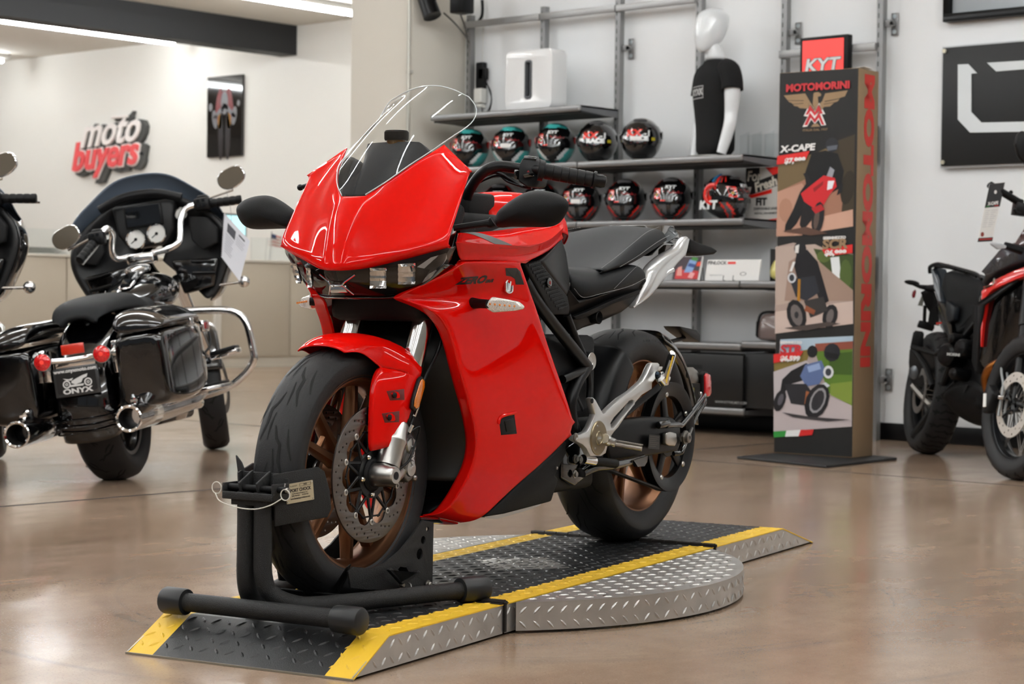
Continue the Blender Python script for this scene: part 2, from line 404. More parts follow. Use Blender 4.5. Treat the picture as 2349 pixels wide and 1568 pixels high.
# Moto buyers wall sign
RW=16.5
t=thing('wall_sign','raised "Moto buyers" wall sign in red and white script letters','sign',(-21.9,RW-.075,2.75)); t.scale=(.74,.74,.74)
def sgn(body,size,ext,bold,shear,x,z,y,m,nm,sx=1,rot=0):
    me=text(body,size,ext,bold,shear,sx=sx); return part(nm,me,m,t,Matrix.Translation((x,y,z))@Matrix.Rotation(rot,4,'Y')@Matrix.Rotation(PI/2,4,'X'))
Mk=mat('sign_charcoal','4c4c4a',.6); Mp=mat('sign_white','efe7e2',.5); Mrd=mat('sign_red','e8585a',.5)
sgn('moto',.78,.05,.055,.45,.14,.27,.06,Mk,'backing',1.0,-.04); sgn('buyers',.72,.05,.07,.3,.05,-.17,.06,Mk,'backing',1.0,-.04)
sgn('moto',.78,.02,.012,.45,.07,.30,-.02,Mp,'lettering',1.0,-.04); sgn('buyers',.72,.012,.045,.3,-.05,-.13,-.01,Mp,'letter_outline',1.0,-.04)
sgn('buyers',.72,.02,.018,.3,-.05,-.13,-.03,Mrd,'lettering',1.0,-.04)
g=G(); g.box((.40,-.01,.545),(.50,.05,.055),Matrix.Rotation(.0,3,'Y')); g.build('crossbar',Mp,t,bev=.03)
g=G(); g.box((.46,.06,.525),(.56,.09,.11)); g.build('crossbar_backing',Mk,t,bev=.05)
# poster with dark motorcycle picture
P=[(-19.8461,16.46,3.5672),(-19.1673,16.46,3.5676),(-19.1607,16.46,2.5432),(-19.8488,16.46,2.547)]
t=thing('wall_poster','tall glossy black poster of a motorcycle on the rear wall','poster',((P[0][0]+P[1][0])/2,RW,(P[0][2]+P[2][2])/2))
w_=(P[1][0]-P[0][0])/2; h_=(P[0][2]-P[2][2])/2
g=G(); g.bb((-w_,-.04,-h_),(w_,-.001,h_)); g.build('panel',mat('poster_black','0a0809',.06,coat=1),t)
g=G(); y=-.0415
def blob(g,cx,cz,rx,rz,a=0,n=16):
    g.poly([(cx+math.cos(2*PI*i/n)*rx*math.cos(a)-math.sin(2*PI*i/n)*rz*math.sin(a),y,cz+math.cos(2*PI*i/n)*rx*math.sin(a)+math.sin(2*PI*i/n)*rz*math.cos(a)) for i in range(n)])
g.use(mat('print_red','6e1215',.3)); blob(g,0,h_*.5,.2*w_,.07,.3); blob(g,-.32*w_,h_*.28,.06,.22,-.15); blob(g,.32*w_,h_*.28,.06,.22,.15)
y=-.0418; g.use(mat('print_grey','6c6a6c',.3)); blob(g,0,h_*.33,.2*w_,.15); blob(g,-.28*w_,h_*.12,.03,.14,-.9); blob(g,.28*w_,h_*.14,.03,.16,.9); blob(g,-.55*w_,-.03,.05,.12,.2); blob(g,.55*w_,0,.05,.12,-.2); blob(g,-.8*w_,.25*h_,.04,.05); blob(g,.8*w_,.3*h_,.03,.04)
g.use(mat('print_gold','a8762b',.3)); blob(g,-.25*w_,-.12*h_,.04,.1); blob(g,.25*w_,-.12*h_,.04,.1)
g.use(mat('print_brown','241c1c',.3)); blob(g,-.2*w_,-.5*h_,.05,.3); blob(g,.2*w_,-.5*h_,.05,.3)
g.build('picture',M_gloss,t,flat=True); 
g=G(); g.bb((-26.6,RW-.05,2.35),(-25.2,RW,3.5)); tag(g.build('wall_picture',mat('picture_taupe','8a8078',.4),bev=.01),'grey framed picture cut by the left edge of the photo','picture')
# ---------- right: black sign panel and high window ----------
P=[(-5.6376,10,2.235),(-5.6384,10,1.5697)]
x0,z1=P[0][0],P[0][2]; z0=P[1][2]
t=thing('wall_sign','large black sign panel with white angular lettering on the back wall','sign',(x0,10.0,z0))
H=z1-z0; Wd=2.3
g=G(); g.bb((0,0,0),(Wd,.012,H)); g.build('panel',mat('sign_black','151515',.5),t,bev=.002)
g=G(); g.bb((-.012,.012,-.012),(Wd+.01,.03,H+.01)); g.build('backplate',mat('sign_edge','c5c8ca',.4),t,bev=.003)
Mw=mat('sign_letter_white','dfe4e6',.5)
def lt(pts): 
    Q=[(p[0]-x0,-.002,p[2]-z0) for p in pts]; g=G(); g.prism(Q,(0,-.003,0)); g.build('lettering',Mw,t)
lt([(-5.5398,10,2.1351),(-5.4746,10,2.1331),(-5.4196,10,2.0785),(-5.4546,10,2.0783),(-5.4504,10,1.8645),(-5.3873,10,1.8031),(-5.1314,10,1.7953),(-4.848,10,1.7883),(-4.8469,10,1.7368),(-5.1303,10,1.7404),(-5.4562,10,1.7506),(-5.5337,10,1.8273)])
lt([(-5.3591,10,2.1324),(-5.138,10,2.1291),(-4.8547,10,2.1234),(-4.8538,10,2.0789),(-5.1371,10,2.0814),(-5.3023,10,2.0804)])
for q in [(-5.6263,10,2.217),(-5.625,10,1.5913)]:
    g=G(); g.cyl((q[0]-x0,-.008,q[2]-z0),(q[0]-x0,.0,q[2]-z0),.012,14); g.build('standoff_screw',mat('brass_cap','cfc9b4',.3,metal=.6),t)
P=[(-5.6379,10.02,2.3794),(-5.6404,10.02,2.5072),(-5.6108,10.02,2.4017)]
t=thing('window_1','','',(0,0,0)); del t['label']; del t['category']; t['kind']='structure'
x0=P[0][0]; z0=P[0][2]
g=G(); g.bb((x0,9.99,z0),(x0+2.4,WY,z0+.045)); g.bb((x0,9.99,z0+.045),(x0+.045,WY,z0+1.1)); g.bb((x0+.045,9.99,z0+1.06),(x0+2.4,WY,z0+1.1)); g.bb((x0+.62,9.985,z0+.045),(x0+.65,WY,z0+1.06)); g.bb((x0+.685,9.985,z0+.045),(x0+.715,WY,z0+1.06)); g.build('window_frame',M_satin,t,bev=.003)
g=G(); g.bb((x0+.04,10.02,z0+.04),(x0+2.3,10.03,z0+1.06)); g.build('window_glass',mat('window_pane','9da4a8',.1,coat=1),t)

# ================= turntable platform =================
HP=.076; BANG=rad(281.59); BO=(-3.387,3.228)
M_plate=mat('checker_aluminium','b4b2ae',.42,metal=.85,noise=.1,nscale=14)
M_deck=mat('grip_black','1e1f20',.36,bump=.3,bscale=400)
M_yel=mat('grip_yellow','d9b02a',.5,bump=.3,bscale=300)
def lug(g,c,u,v,n,L=.028,W=.0075,h=.0022):
    c,u,v,n=V(c),V(u),V(v),V(n)
    a=[c-u*L/2,c-u*L*.2-v*W/2,c+u*L*.2-v*W/2,c+u*L/2,c+u*L*.2+v*W/2,c-u*L*.2+v*W/2]
    t=[c-u*L*.22+n*h,c+u*L*.22+n*h]
    A=g.vs(a); T=g.vs(t)
    for f in ((A[0],A[1],T[0]),(A[1],A[2],T[1],T[0]),(A[2],A[3],T[1]),(A[3],A[4],T[1]),(A[4],A[5],T[0],T[1]),(A[5],A[0],T[0])): g.face(list(f))
def lugs(g,o,u,v,nu,nv,p=.034,inside=None,pick=None,ph=0,rot=True):
    """checker-plate pattern over the parallelogram o + i*p*u + j*p*v"""
    o,u,v=V(o),V(u).normalized(),V(v).normalized(); n=u.cross(v).normalized(); a=(u+v).normalized(); b=(u-v).normalized()
    for i in range(nu):
        for j in range(nv):
            c=o+u*p*(i+.5)+v*p*(j+.5)
            if inside and not inside(c): continue
            if pick: g.use(pick(c))
            d,e=(a,b) if (i+j)%2 else (b,a)
            lug(g,c+n*.0001,d,e,n,L=p*.8,W=p*.21)
turn=thing('turntable_platform','low checker plate turntable platform with ramps and yellow edge strips','platform',(BO[0],BO[1],0),(0,0,BANG+rad(1.6)))
YA,YB=-.25,.345; SW=.072
def pk(c): return M_yel if (c[1]<YA+SW or c[1]>YB-SW) else M_deck
def deck(name,xa,xb,toe=None):
    """xa<xb along the bike axis; toe = x of the ramp's toe at floor level"""
    g=G(); z=HP; e=.003
    lo,hi=min(xa,xb),max(xa,xb)
    for y0,y1,m in ((YA,YA+SW,M_yel),(YA+SW,YB-SW,M_deck),(YB-SW,YB,M_yel)):
        g.use(m); g.bb((lo,y0,z-e),(hi,y1,z))
        if toe is not None:
            q=xb; dz=V((toe-q,0,-(z-.004))); nn=V((dz.z,0,-dz.x)) if dz.x<0 else V((-dz.z,0,dz.x)); nn=nn.normalized()*e
            g.prism([(q,y0,z),(q,y1,z),(toe,y1,.004),(toe,y0,.004)],-nn)
    lugs(g,(lo,YA,z),(1,0,0),(0,1,0),int((hi-lo)/.034),int((YB-YA)/.034),pick=pk)
    if toe is not None:
        s=1 if toe>xb else -1; u=V((toe-xb,0,-(z-.004))); Ln=u.length; u.normalize()
        if s>0: lugs(g,(xb,YA,z),u,(0,1,0),int(Ln/.034),int((YB-YA)/.034),pick=pk)
        else: lugs(g,(xb,YB,z),u,(0,-1,0),int(Ln/.034),int((YB-YA)/.034),pick=pk)
    d=g.build(name,M_deck,turn,ang=50,flat=True,weld=0)
    # aluminium skirt
    g=G(); g.use(M_plate)
    for y,s in ((YB-.002,1),(YA+.002,-1)):
        pts=[(lo,y,0.006),(hi,y,.006),(hi,y,z-e),(lo,y,z-e)]
        if toe is not None: pts=[(xa,y,.006),(toe,y,.006),(xb,y,z-e),(xa,y,z-e)]
        g.prism([(p[0],p[1]-s*.003,p[2]) for p in pts],(0,s*.003,0))
        def ins(c):
            if toe is None: return True
            if (c.x-xb)*(1 if toe>xb else -1)<0: return True
            f=(c.x-xb)/(toe-xb); return f<1 and c.z<z*(1-f)-.012
        a0,a1=min(xa,xb,toe if toe is not None else xa),max(xa,xb,toe if toe is not None else xb)
        if s>0: lugs(g,(a1,y,.004),(-1,0,0),(0,0,1),int((a1-a0)/.034),2,inside=ins)
        else: lugs(g,(a0,y,.004),(1,0,0),(0,0,1),int((a1-a0)/.034),2,inside=ins)
    if toe is not None:
        s=1 if toe>xb else -1
        g.use(mat('worn_edge','8b8478',.5,metal=.6)); g.bb((toe-.004,YA,.0005),(toe+.004,YB,.0045))
    g.build('side_skirt',M_plate,d,flat=True,weld=0)
    return d
deck('front_ramp',-.168,.34,.478); deck('rear_ramp',-1.462,-2.02,-2.30)
deck('center_deck',-1.45,-.178)
def arc(sgn_):
    cx,r=-.814,.786; cy=-.155 if sgn_>0 else .25; out=[]
    for i in range(49):
        a=rad(40.3)+(rad(139.7)-rad(40.3))*i/48
        out.append((cx+r*math.cos(a),cy+sgn_*r*math.sin(a)))
    return out
for s in (1,-1):
    A=arc(s); yb=YB+.001 if s>0 else YA-.001
    A=[(x,max(y,yb) if s>0 else min(y,yb)) for x,y in A]
    g=G(); g.use(M_plate); g.prism([(x,y,HP-.004) for x,y in A],(0,0,.003))
    zt=HP-.001
    def ins(c):
        if s>0 and c.y<yb+.012: return False
        if s<0 and c.y>yb-.012: return False
        cy=-.155 if s>0 else .25
        return math.hypot(c.x+.814,c.y-cy)<.786-.018
    lugs(g,(-1.45,yb if s>0 else yb-.32,zt),(1,0,0),(0,1,0),38,10,inside=ins)
    wg=g.build('round_wing',M_plate,turn,flat=True,weld=0)
    g=G(); g.use(M_plate); rows=[[(x,y,.007),(x,y,HP-.003)] for x,y in A]; g.grid(rows)
    L=0; nx=.017
    for i in range(len(A)-1):
        a,b=V((A[i][0],A[i][1],0)),V((A[i+1][0],A[i+1][1],0)); d=(b-a); sl=d.length
        if sl<1e-5: continue
        u=d/sl; n=V((u.y,-u.x,0)) if s>0 else V((-u.y,u.x,0)); up=V((0,0,1))
        while nx<L+sl:
            p=a+u*(nx-L); k=int(round(nx/.034))
            for j in range(2):
                q=p+up*(.021+.034*j)+n*.0004
                v1=(u+up).normalized(); v2=(u-up).normalized()
                lug(g,q,*( (v1,v2) if (k+j)%2 else (v2,v1)),n,L=.027,W=.007)
            nx+=.034
        L+=sl
    g.build('side_skirt',M_plate,wg,flat=True,weld=0)
    for xx in (-1.2,-.814,-.42):
        yy=(-.155 if s>0 else .25)+s*(math.sqrt(.786**2-(xx+.814)**2)-.035)
        g=G(); g.lathe([(0,.009),(.002,.006),(.002,0)],(xx,yy,HP-.0005),(0,0,1),14); g.build('screw',M_steel,wg)
def hinge(x):
    g=G(); g.cyl((x,YA-.01,HP+.003),(x,YB+.006,HP+.003),.005,8)
    k=0; y=YA
    while y<YB-.03: g.cyl((x,y,HP+.003),(x,y+.036,HP+.003),.0068,10); y+=.04
    g.bb((x-.02,YA,HP-.001),(x+.02,YB,HP+.0016)); g.bb((x-.004,YB-.002,.01),(x+.004,YB+.004,HP+.003))
    g.build('hinge',mat('hinge_dark','2b2724',.45,metal=.5),turn,bev=0)
hinge(-.173); hinge(-1.456)
g=G(); c=V((-.82,.045,HP+.001)); d=.145; g.prism([c+V((0,-d,0)),c+V((-d,0,0)),c+V((0,d,0)),c+V((d,0,0))],(0,0,-.0025)) ; g.use(M_plate)
lugs(g,c+V((0,-d,.001)),(1,1,0),(-1,1,0),6,6,p=.034); 
g.build('centre_cover_plate',M_plate,turn,flat=True,weld=0)
g=G(); g.bb((-2.2,YA+.03,.001),(.38,YB-.03,.01)); g.build('underframe',M_matte,turn)
g=G(); cx=-.814; g.lathe([(0,0),(0,.5),(.012,.5),(.012,0)],(cx,.047,.001),(0,0,1),40); g.build('turntable_base',M_matte,turn)

# ================= wheel chock on the platform =================
ck=thing('wheel_chock','black steel wheel chock with rubber end caps clamping the red motorcycle front wheel','wheel chock',(BO[0],BO[1],HP),(0,0,BANG))
def capd(a,b,nm='end_cap'):
    a,b=V(a),V(b); d=(b-a).normalized(); L=(b-a).length; g=G()
    g.lathe([(-.002,.02),(0,.0285),(.004,.030),(L-.008,.0305),(L-.003,.028),(L,.022),(L,0)],a,d,24); g.build(nm,M_rubcap,ck)
M_rubcap=mat('rubber_cap','1a1b1c',.45)
zc=.0305
g=G(); g.tube([(.372,-.185,zc),(.372,.30,zc)],.021,16); g.build('cross_tube',M_powder,ck)
capd((.372,-.16,zc),(.372,-.225,zc)); capd((.372,.245,zc),(.372,.315,zc))
g=G(); g.tube([(.338,-.022,.285),(.338,-.022,.16),(.337,-.023,.10),(.325,-.026,.062),(.29,-.04,.037),(.22,-.075,.03),(-.18,-.215,.03)],.0205,16,smooth=6); g.build('bent_leg',M_powder,ck)
g=G(); g.tube([(.338,.024,.285),(.338,.024,.16),(.337,.026,.10),(.325,.036,.062),(.29,.07,.037),(.22,.115,.03),(-.14,.252,.03),(-.2,.275,.03)],.0205,16,smooth=6); g.build('bent_leg',M_powder,ck)
capd((-.13,.248,zc),(-.205,.276,zc)); capd((-.13,-.198,zc),(-.205,-.224,zc))
# head: U bracket, hinge ears, pin
g=G()
g.bb((.305,-.066,.268),(.368,.070,.273)); g.bb((.305,-.069,.268),(.366,-.064,.303)); g.bb((.305,.066,.268),(.366,.071,.306)); g.bb((.305,-.066,.27),(.310,.07,.315)); g.bb((.365,-.066,.268),(.369,.07,.285))
for y in (-.03,.018): g.prism([(.31,y,.27),(.355,y,.28),(.36,y,.305),(.31,y,.33)],(0,.006,0))
g.bb((.318,-.05,.255),(.358,.052,.272)); g.build('head_bracket',M_powder,ck,bev=.002)
g=G(); g.cyl((.345,-.078,.293),(.345,.092,.293),.0075,12); g.build('clamp_pin',M_matte,ck)
g=G(); g.cyl((.345,.072,.293),(.345,.098,.293),.0065,12); g.tube([(.345,.086,.293),(.34,.084,.305),(.345,.088,.307)],.0016,6); g.build('pin_end',M_steel,ck,label='bare steel pin end with split pin')
def ringloop(c,r,n=20): return [(c[0],c[1]+r*math.cos(2*PI*i/n),c[2]+r*math.sin(2*PI*i/n)) for i in range(n)]
g=G(); g.tube(ringloop((.36,.1,.285),.012),.0013,6,closed=True); g.tube(ringloop((.36,-.088,.29),.013),.0013,6,closed=True)
g.tube([(.362,-.09,.277),(.37,-.07,.262),(.375,-.02,.252),(.375,.03,.251),(.372,.07,.262),(.366,.095,.277)],.0014,6,smooth=6); g.build('pin_lanyard',mat('nylon_coated_wire','c9c7be',.4),ck)
def side_clamp(s):
    a=V((.335,s*.046,.325)); b=V((.215,s*.092,.338)); c=V((.186,s*.094,.222)); d=V((.328,s*.046,.21))
    Q=[a,a.lerp(b,.9),b+V((-.006,0,-.012)),b.lerp(c,.5)+V((-.012,0,0)),c+V((-.002,0,.018)),c+V((.012,0,0)),d]
    g=G(); g.prism(Q,(0,s*.005,0)); o=g.build('clamp_plate',M_powder,ck,bev=.0015); return o
p1=side_clamp(1); side_clamp(-1)
g=G(); g.prism([(.305,.05,.325),(.305,-.05,.325),(.305,-.06,.345),(.305,-.075,.36),(.305,-.068,.32),(.305,-.05,.22),(.305,.05,.22)],(.006,0,0)); g.build('back_plate',M_powder,ck,bev=.001)
# data plate
a,b,d=V((.335,.0512,.325)),V((.215,.0972,.338)),V((.328,.0512,.21))
def onp(s_,t_): return a+(b-a)*s_+(d-a)*t_
nrm=(b-a).cross(d-a).normalized(); nrm=-nrm if nrm.y<0 else nrm
F=frame(onp(.50,.42)+nrm*.0012,(onp(1,.36)-onp(0,.36)),V((0,0,1)))
pl=part('data_plate',shape([rrect(.072,.044,.001)],.0008),mat('plate_cream','b3a78c',.4,metal=.2),ck,F)
Mi=mat('plate_ink','2a2420',.6)
for tx,sz,dy,bd in (('SPORT CHOCK',.0098,.0055,.0004),('The BAXLEY',.0040,.0155,0),('by Providence Products, LLC',.0038,-.0015,.0001),('(888) 980-8833      PATENTED',.0038,-.0065,.0001),('www.Baxleybyprovidence.com',.0046,-.0125,.0002)):
    part('plate_lettering',text(tx,sz,.0001,bd,sx=.9 if sz<.006 else .86),Mi,pl,F@Matrix.Translation((-.016 if 'BAX' in tx else 0,dy,.0006)))
part('serial_box',shape([rrect(.03,.006,.0005,c=(.015,.0165)),rrect(.0285,.0048,.0004,c=(.015,.0165))],.0002),Mi,pl,F@Matrix.Translation((0,-.0008,.0006)))
part('serial_number',text('2453',.005,.0001,.0001),Mi,pl,F@Matrix.Translation((.015,.0158,.0006)))
for sx_ in (-1,1):
    for sy_ in (-1,1):
        g=G(); c=F@V((sx_*.033,sy_*.0188,.0004)); g.sph(c,.0017,8); g.build('rivet',M_alu,pl)
# rocking cradle
for s in (1,-1):
    P=[(-.1938,.1,.1804),(-.2433,.1,.1696),(-.2409,.1,.0089),(-.0671,.1,.0289),(.0339,.1,.0391),(.1086,.1,.0531),(.1198,.1,.0914),(.1007,.1,.1002),(.0258,.1,.0868),(-.0323,.1,.0946),(-.0953,.1,.1168),(-.1441,.1,.1452)]
    P=[(x,z) for x,y,z in P]
    hs=[circ(r,14,(x,z)) for (x,y,z),r in zip([(-.2159,.1,.1562),(-.1968,.1,.1316),(-.1818,.1,.0994)],(.006,.010,.0135))]
    hl=[(x,z) for x,y,z in [(-.0867,.1,.0731),(-.0979,.1,.0781),(-.1227,.1,.0733),(-.1363,.1,.0603),(-.1193,.1,.0549),(-.1002,.1,.0623)]]
    me=shape([P]+hs+[hl],.005,.0005)
    m=Matrix(((1,0,0,0),(0,0,-1,s*.1),(0,1,0,0),(0,0,0,1)))
    cr=part('cradle_plate',me,M_powder,ck,m)
g=G(); 
for (x0,z0),(x1,z1) in (((-.22,.14),(-.205,.03)),((-.19,.018),(.03,.006)),((.05,.012),(.13,.04))):
    g.prism([(x0,-.1,z0),(x0,.1,z0),(x1,.1,z1),(x1,-.1,z1)],(0,0,-.004) if abs(x1-x0)>.05 else (-.004,0,0))
g.build('cradle_floor',M_powder,ck,bev=.001)
Q=[(.0321,-.09,.0352),(.0386,-.08,.0162),(.0757,.03,.019),(.0902,.05,.0205),(.0999,.09,.0803),(.1044,.1,.1076),(.12,.1,.1014),(.112,.06,.0522),(.0793,.03,.0245),(.0352,-.08,.0199)]
g=G(); g.prism(Q,(.006,0,0)); g.build('cradle_lip',M_powder,ck,bev=.001)
g=G(); q=[(-.0246,.115,.0864),(-.0662,.115,.0509),(-.1418,.115,.0671),(-.1535,.115,.0595),(-.0721,.115,.0399),(-.0137,.115,.0815)]
g.prism(q,(0,.012,0)); g.build('release_lever',M_powder,ck,bev=.003)
for (x,y,z),r in zip([(-.0872,.115,.037),(-.2149,.11,.0214)],(.007,.008)):
    g=G(); g.lathe([(0,0),(0,r*1.5),(.003,r*1.5),(.003,r),(.009,r),(.011,r*.7),(.011,0)],(x,y-.006,z),(0,1,0),6 if r<.0075 else 16); g.build('bolt',M_steel,ck,label='steel bolt')
g=G(); g.tube([(-.104,.12,.0406),(-.1078,.125,.0365),(-.1041,.13,.0249),(-.0908,.135,.0166),(-.093,.13,.0097)],.0016,6,smooth=4); g.sph([(-.093,.13,.0107)][0],.0035,8); g.build('split_pin',M_steel,ck)

# ================= red sport motorcycle =================
bk=thing('sport_motorcycle','glossy red fully faired sport motorcycle standing on the turntable platform','motorcycle',(BO[0],BO[1],HP),(0,0,BANG))
M_groove=mat('tread_groove_shade','050505',.8)  # dark strips on the tread surface paint in the shade of its grooves
def tyre_prof(w,R,rf,n=9):
    """half-width w, outer radius R, bead radius rf: (y,r) outline across the tyre"""
    o=[(-w*.80,rf),(-w*.93,rf+(R-rf)*.18),(-w*.995,rf+(R-rf)*.42),(-w,rf+(R-rf)*.55)]
    for i in range(n+1):
        a=rad(200)-rad(0) if 0 else None
        t=-1+2*i/n; y=w*.985*t; o.append((y,rf+(R-rf)*(.62+.38*math.sqrt(max(0,1-(abs(t))**2.25)))))
    return o+[(w,rf+(R-rf)*.55),(w*.995,rf+(R-rf)*.42),(w*.93,rf+(R-rf)*.18),(w*.80,rf)]
def make_tyre(parent,c,w,R,rf,grooves,rep,name='tyre'):
    P=tyre_prof(w,R,rf); g=G(); g.use(M_rubber)
    inner=[(w*.7,rf-.004),(-w*.7,rf-.004)]
    g.lathe([(y,r) for y,r in P+inner],c,(0,1,0),72,closed=True)
    g.use(M_groove)
    def srf(a,t):
        t=max(-.99,min(.99,t)); y=w*.985*t; r=rf+(R-rf)*(.62+.38*math.sqrt(1-abs(t)**2.25))+.0007
        return V(c)+V((math.sin(a)*r,y,math.cos(a)*r))
    for k in range(rep):
        for sgn_ in (1,-1):
            for G_ in grooves:
                a0=2*PI*(k+(.5 if sgn_<0 else 0))/rep; pts=[]
                for (a,t,wd) in G_:
                    pts.append((a,t,wd))
                L=[];
                for i in range(len(pts)-1):
                    for j in range(3):
                        f=j/3; L.append([pts[i][q]*(1-f)+pts[i+1][q]*f for q in range(3)])
                L.append(list(pts[-1]))
                rows=[]
                for i,(a,t,wd) in enumerate(L):
                    q=L[min(i+1,len(L)-1)]; p=L[max(i-1,0)]
                    da=(q[0]-p[0])*R; dt=(q[1]-p[1])*w; n=math.hypot(da,dt) or 1
                    oa,ot=-dt/n*wd/R,da/n*wd/w
                    rows.append([srf(a0+a+oa,sgn_*(t+ot)),srf(a0+a-oa,sgn_*(t-ot))])
                g.grid(rows)
    return g.build(name,M_rubber,parent,weld=0,ang=60)
FG=[[(0,.04,.001),(.10,.20,.0032),(.15,.40,.0036),(.27,.40,.0036),(.40,.62,.0014)],
    [(.18,.12,.001),(.28,.20,.0024),(.40,.22,.001)],
    [(.02,.60,.001),(.14,.70,.0028),(.26,.86,.0012)]]
FA=V((-.008,0,.303)); RA=V((-1.452,0,.316))
def ringpts(c,y,r,a): return V((c[0]+math.sin(a)*r,y,c[2]+math.cos(a)*r))
def spoke(g,c,a0,r0,a1,r1,w0,w1,t0,t1,y=0):
    """tapered bar of box section from (r0,a0) to (r1,a1) in the wheel plane"""
    p,q=ringpts(c,y,r0,a0),ringpts(c,y,r1,a1); d=(q-p).normalized(); s=V((d.z,0,-d.x)); R=[]
    for f in (0,.15,.5,.85,1):
        o=p.lerp(q,f); wd=(w0*(1-f)+w1*f)/2*(1.25 if f in (0,1) else 1); th=(t0*(1-f)+t1*f)/2
        R.append([o+s*wd*.6+V((0,th,0)),o+s*wd+V((0,th*.55,0)),o+s*wd-V((0,th*.55,0)),o+s*wd*.6-V((0,th,0)),o-s*wd*.6-V((0,th,0)),o-s*wd-V((0,th*.55,0)),o-s*wd+V((0,th*.55,0)),o-s*wd*.6+V((0,th,0))])
    g.rings(R)
def make_wheel(nm,c,hw,rot,tw,TR,GR,rep,lbl=None):
    g=G(); f=.2305
    prof=[(-hw,f),(-hw+.004,f-.0015),(-hw+.005,f-.010),(-hw+.016,f-.0145),(-hw+.020,f-.0175),(-hw*.45,f-.024),(0,f-.027),(hw*.45,f-.024),(hw-.020,f-.0175),(hw-.016,f-.0145),(hw-.005,f-.010),(hw-.004,f-.0015),(hw,f),(hw,f+.002),(hw-.012,f+.001),(0,f-.01),(-hw+.012,f+.001),(-hw,f+.002)]
    g.lathe(prof,c,(0,1,0),96,closed=True)
    for k in range(5):
        a=rot+2*PI*k/5
        for s in (-1,1):
            spoke(g,c,a+s*.10,.045,a+s*.22,.205,.026,.019,.044,.028)
            sp=ringpts(c,0,.203,a+s*.22); 
        spoke(g,c,a-.17,.125,a+.17,.125,.012,.012,.016,.016)
    g.lathe([(-.05,.02),(-.05,.036),(-.03,.05),(.03,.05),(.05,.036),(.05,.02)],c,(0,1,0),32)
    W=g.build(nm,M_bronze,bk,ang=30,label=lbl)
    make_tyre(W,c,tw,TR,.226,GR,rep)
    return W
fw=make_wheel('front_wheel',FA,.052,rad(196),.061,.300,FG,11)
RG=[[(0,.06,.001),(.12,.2,.003),(.17,.32,.0034),(.30,.38,.003),(.42,.56,.0012)],
    [(.2,.1,.001),(.32,.2,.002),(.42,.24,.001)],
    [(.02,.5,.001),(.16,.66,.003),(.22,.84,.001)]]
rw=make_wheel('rear_wheel',RA,.074,rad(20),.0905,.316,RG,10)
# tyre lettering
def ring_text(t,c,r,y,a0,size,m,parent,nm,s=1,dirn=1):
    for i,ch in enumerate(t):
        if ch==' ': continue
        a=a0+dirn*i*size*.82/r; p=ringpts(c,y,r,a)
        part(nm,text(ch,size,.0004,.0003),m,parent,frame(p,V((math.cos(a),0,-math.sin(a)))*dirn,V((math.sin(a),0,math.cos(a)))))
# brake discs
def disc(s,c,y,R=.16,r=.121,nb=10,holes=60,parent=None,carrier=True):
    Hs=[]
    for k in range(holes):
        a=2*PI*k/holes; rr=(.131,.1395,.148)[k%3]*R/.16; Hs.append(circ(.0028,8,(rr*math.sin(a),rr*math.cos(a))))
    inner=[]
    for k in range(nb*8):
        a=2*PI*k/(nb*8); ph=k%8; rr=r-(.011 if ph in (0,1,7) else (.004 if ph in (2,6) else 0)); inner.append((rr*math.sin(a),rr*math.cos(a)))
    me=shape([circ(R,96),inner]+Hs,.0045,.0003)
    m=Matrix(((1,0,0,c[0]),(0,0,-1,y),(0,1,0,c[2]),(0,0,0,1)))
    D=part('brake_disc',me,M_disc,parent,m,ang=50)
    for k in range(nb):
        g=G(); a=2*PI*k/nb; p=ringpts(c,y,.1125*R/.16,a); g.lathe([(-.004,0),(-.004,.008),(.003,.008),(.004,.0065),(.004,.0038),(.0015,.0035),(.0015,0)],p,(0,s,0),14)
        g.build('disc_bobbin',M_alu,parent,ang=30)
    if carrier:
        g=G(); q=(c[0],c[1]+y,c[2])
        for k in range(nb):
            a=2*PI*k/nb
            spoke(g,q,a-PI/nb,.05,a,.108,.008,.007,.006,.006,q[1]); spoke(g,q,a+PI/nb,.05,a,.108,.008,.007,.006,.006,q[1])
            spoke(g,q,a-.04-PI/nb,.105,a+.04+PI/nb,.105,.004,.004,.004,.004,q[1])
        g.lathe([(-.004,.03),(-.004,.056),(.004,.056),(.004,.03)],q,(0,1,0),40,closed=True)
        g.build('disc_carrier',M_satin,parent,ang=30)
    return D
disc(1,FA,.0765,parent=fw); disc(-1,FA,-.0765,parent=fw)
g=G(); g.lathe([(.03,0),(.03,.042),(.083,.040),(.088,.034),(.088,0)],(FA.x,0,FA.z),(0,1,0),32); g.build('hub_cover',M_matte,fw)
for k in range(5):
    g=G(); p=ringpts(FA,.082,.047,2*PI*k/5+.5); g.lathe([(0,.0065),(.003,.0065),(.006,.004),(.006,0)],p,(0,1,0),12)
    g.build('hub_bolt',M_chrome,fw)
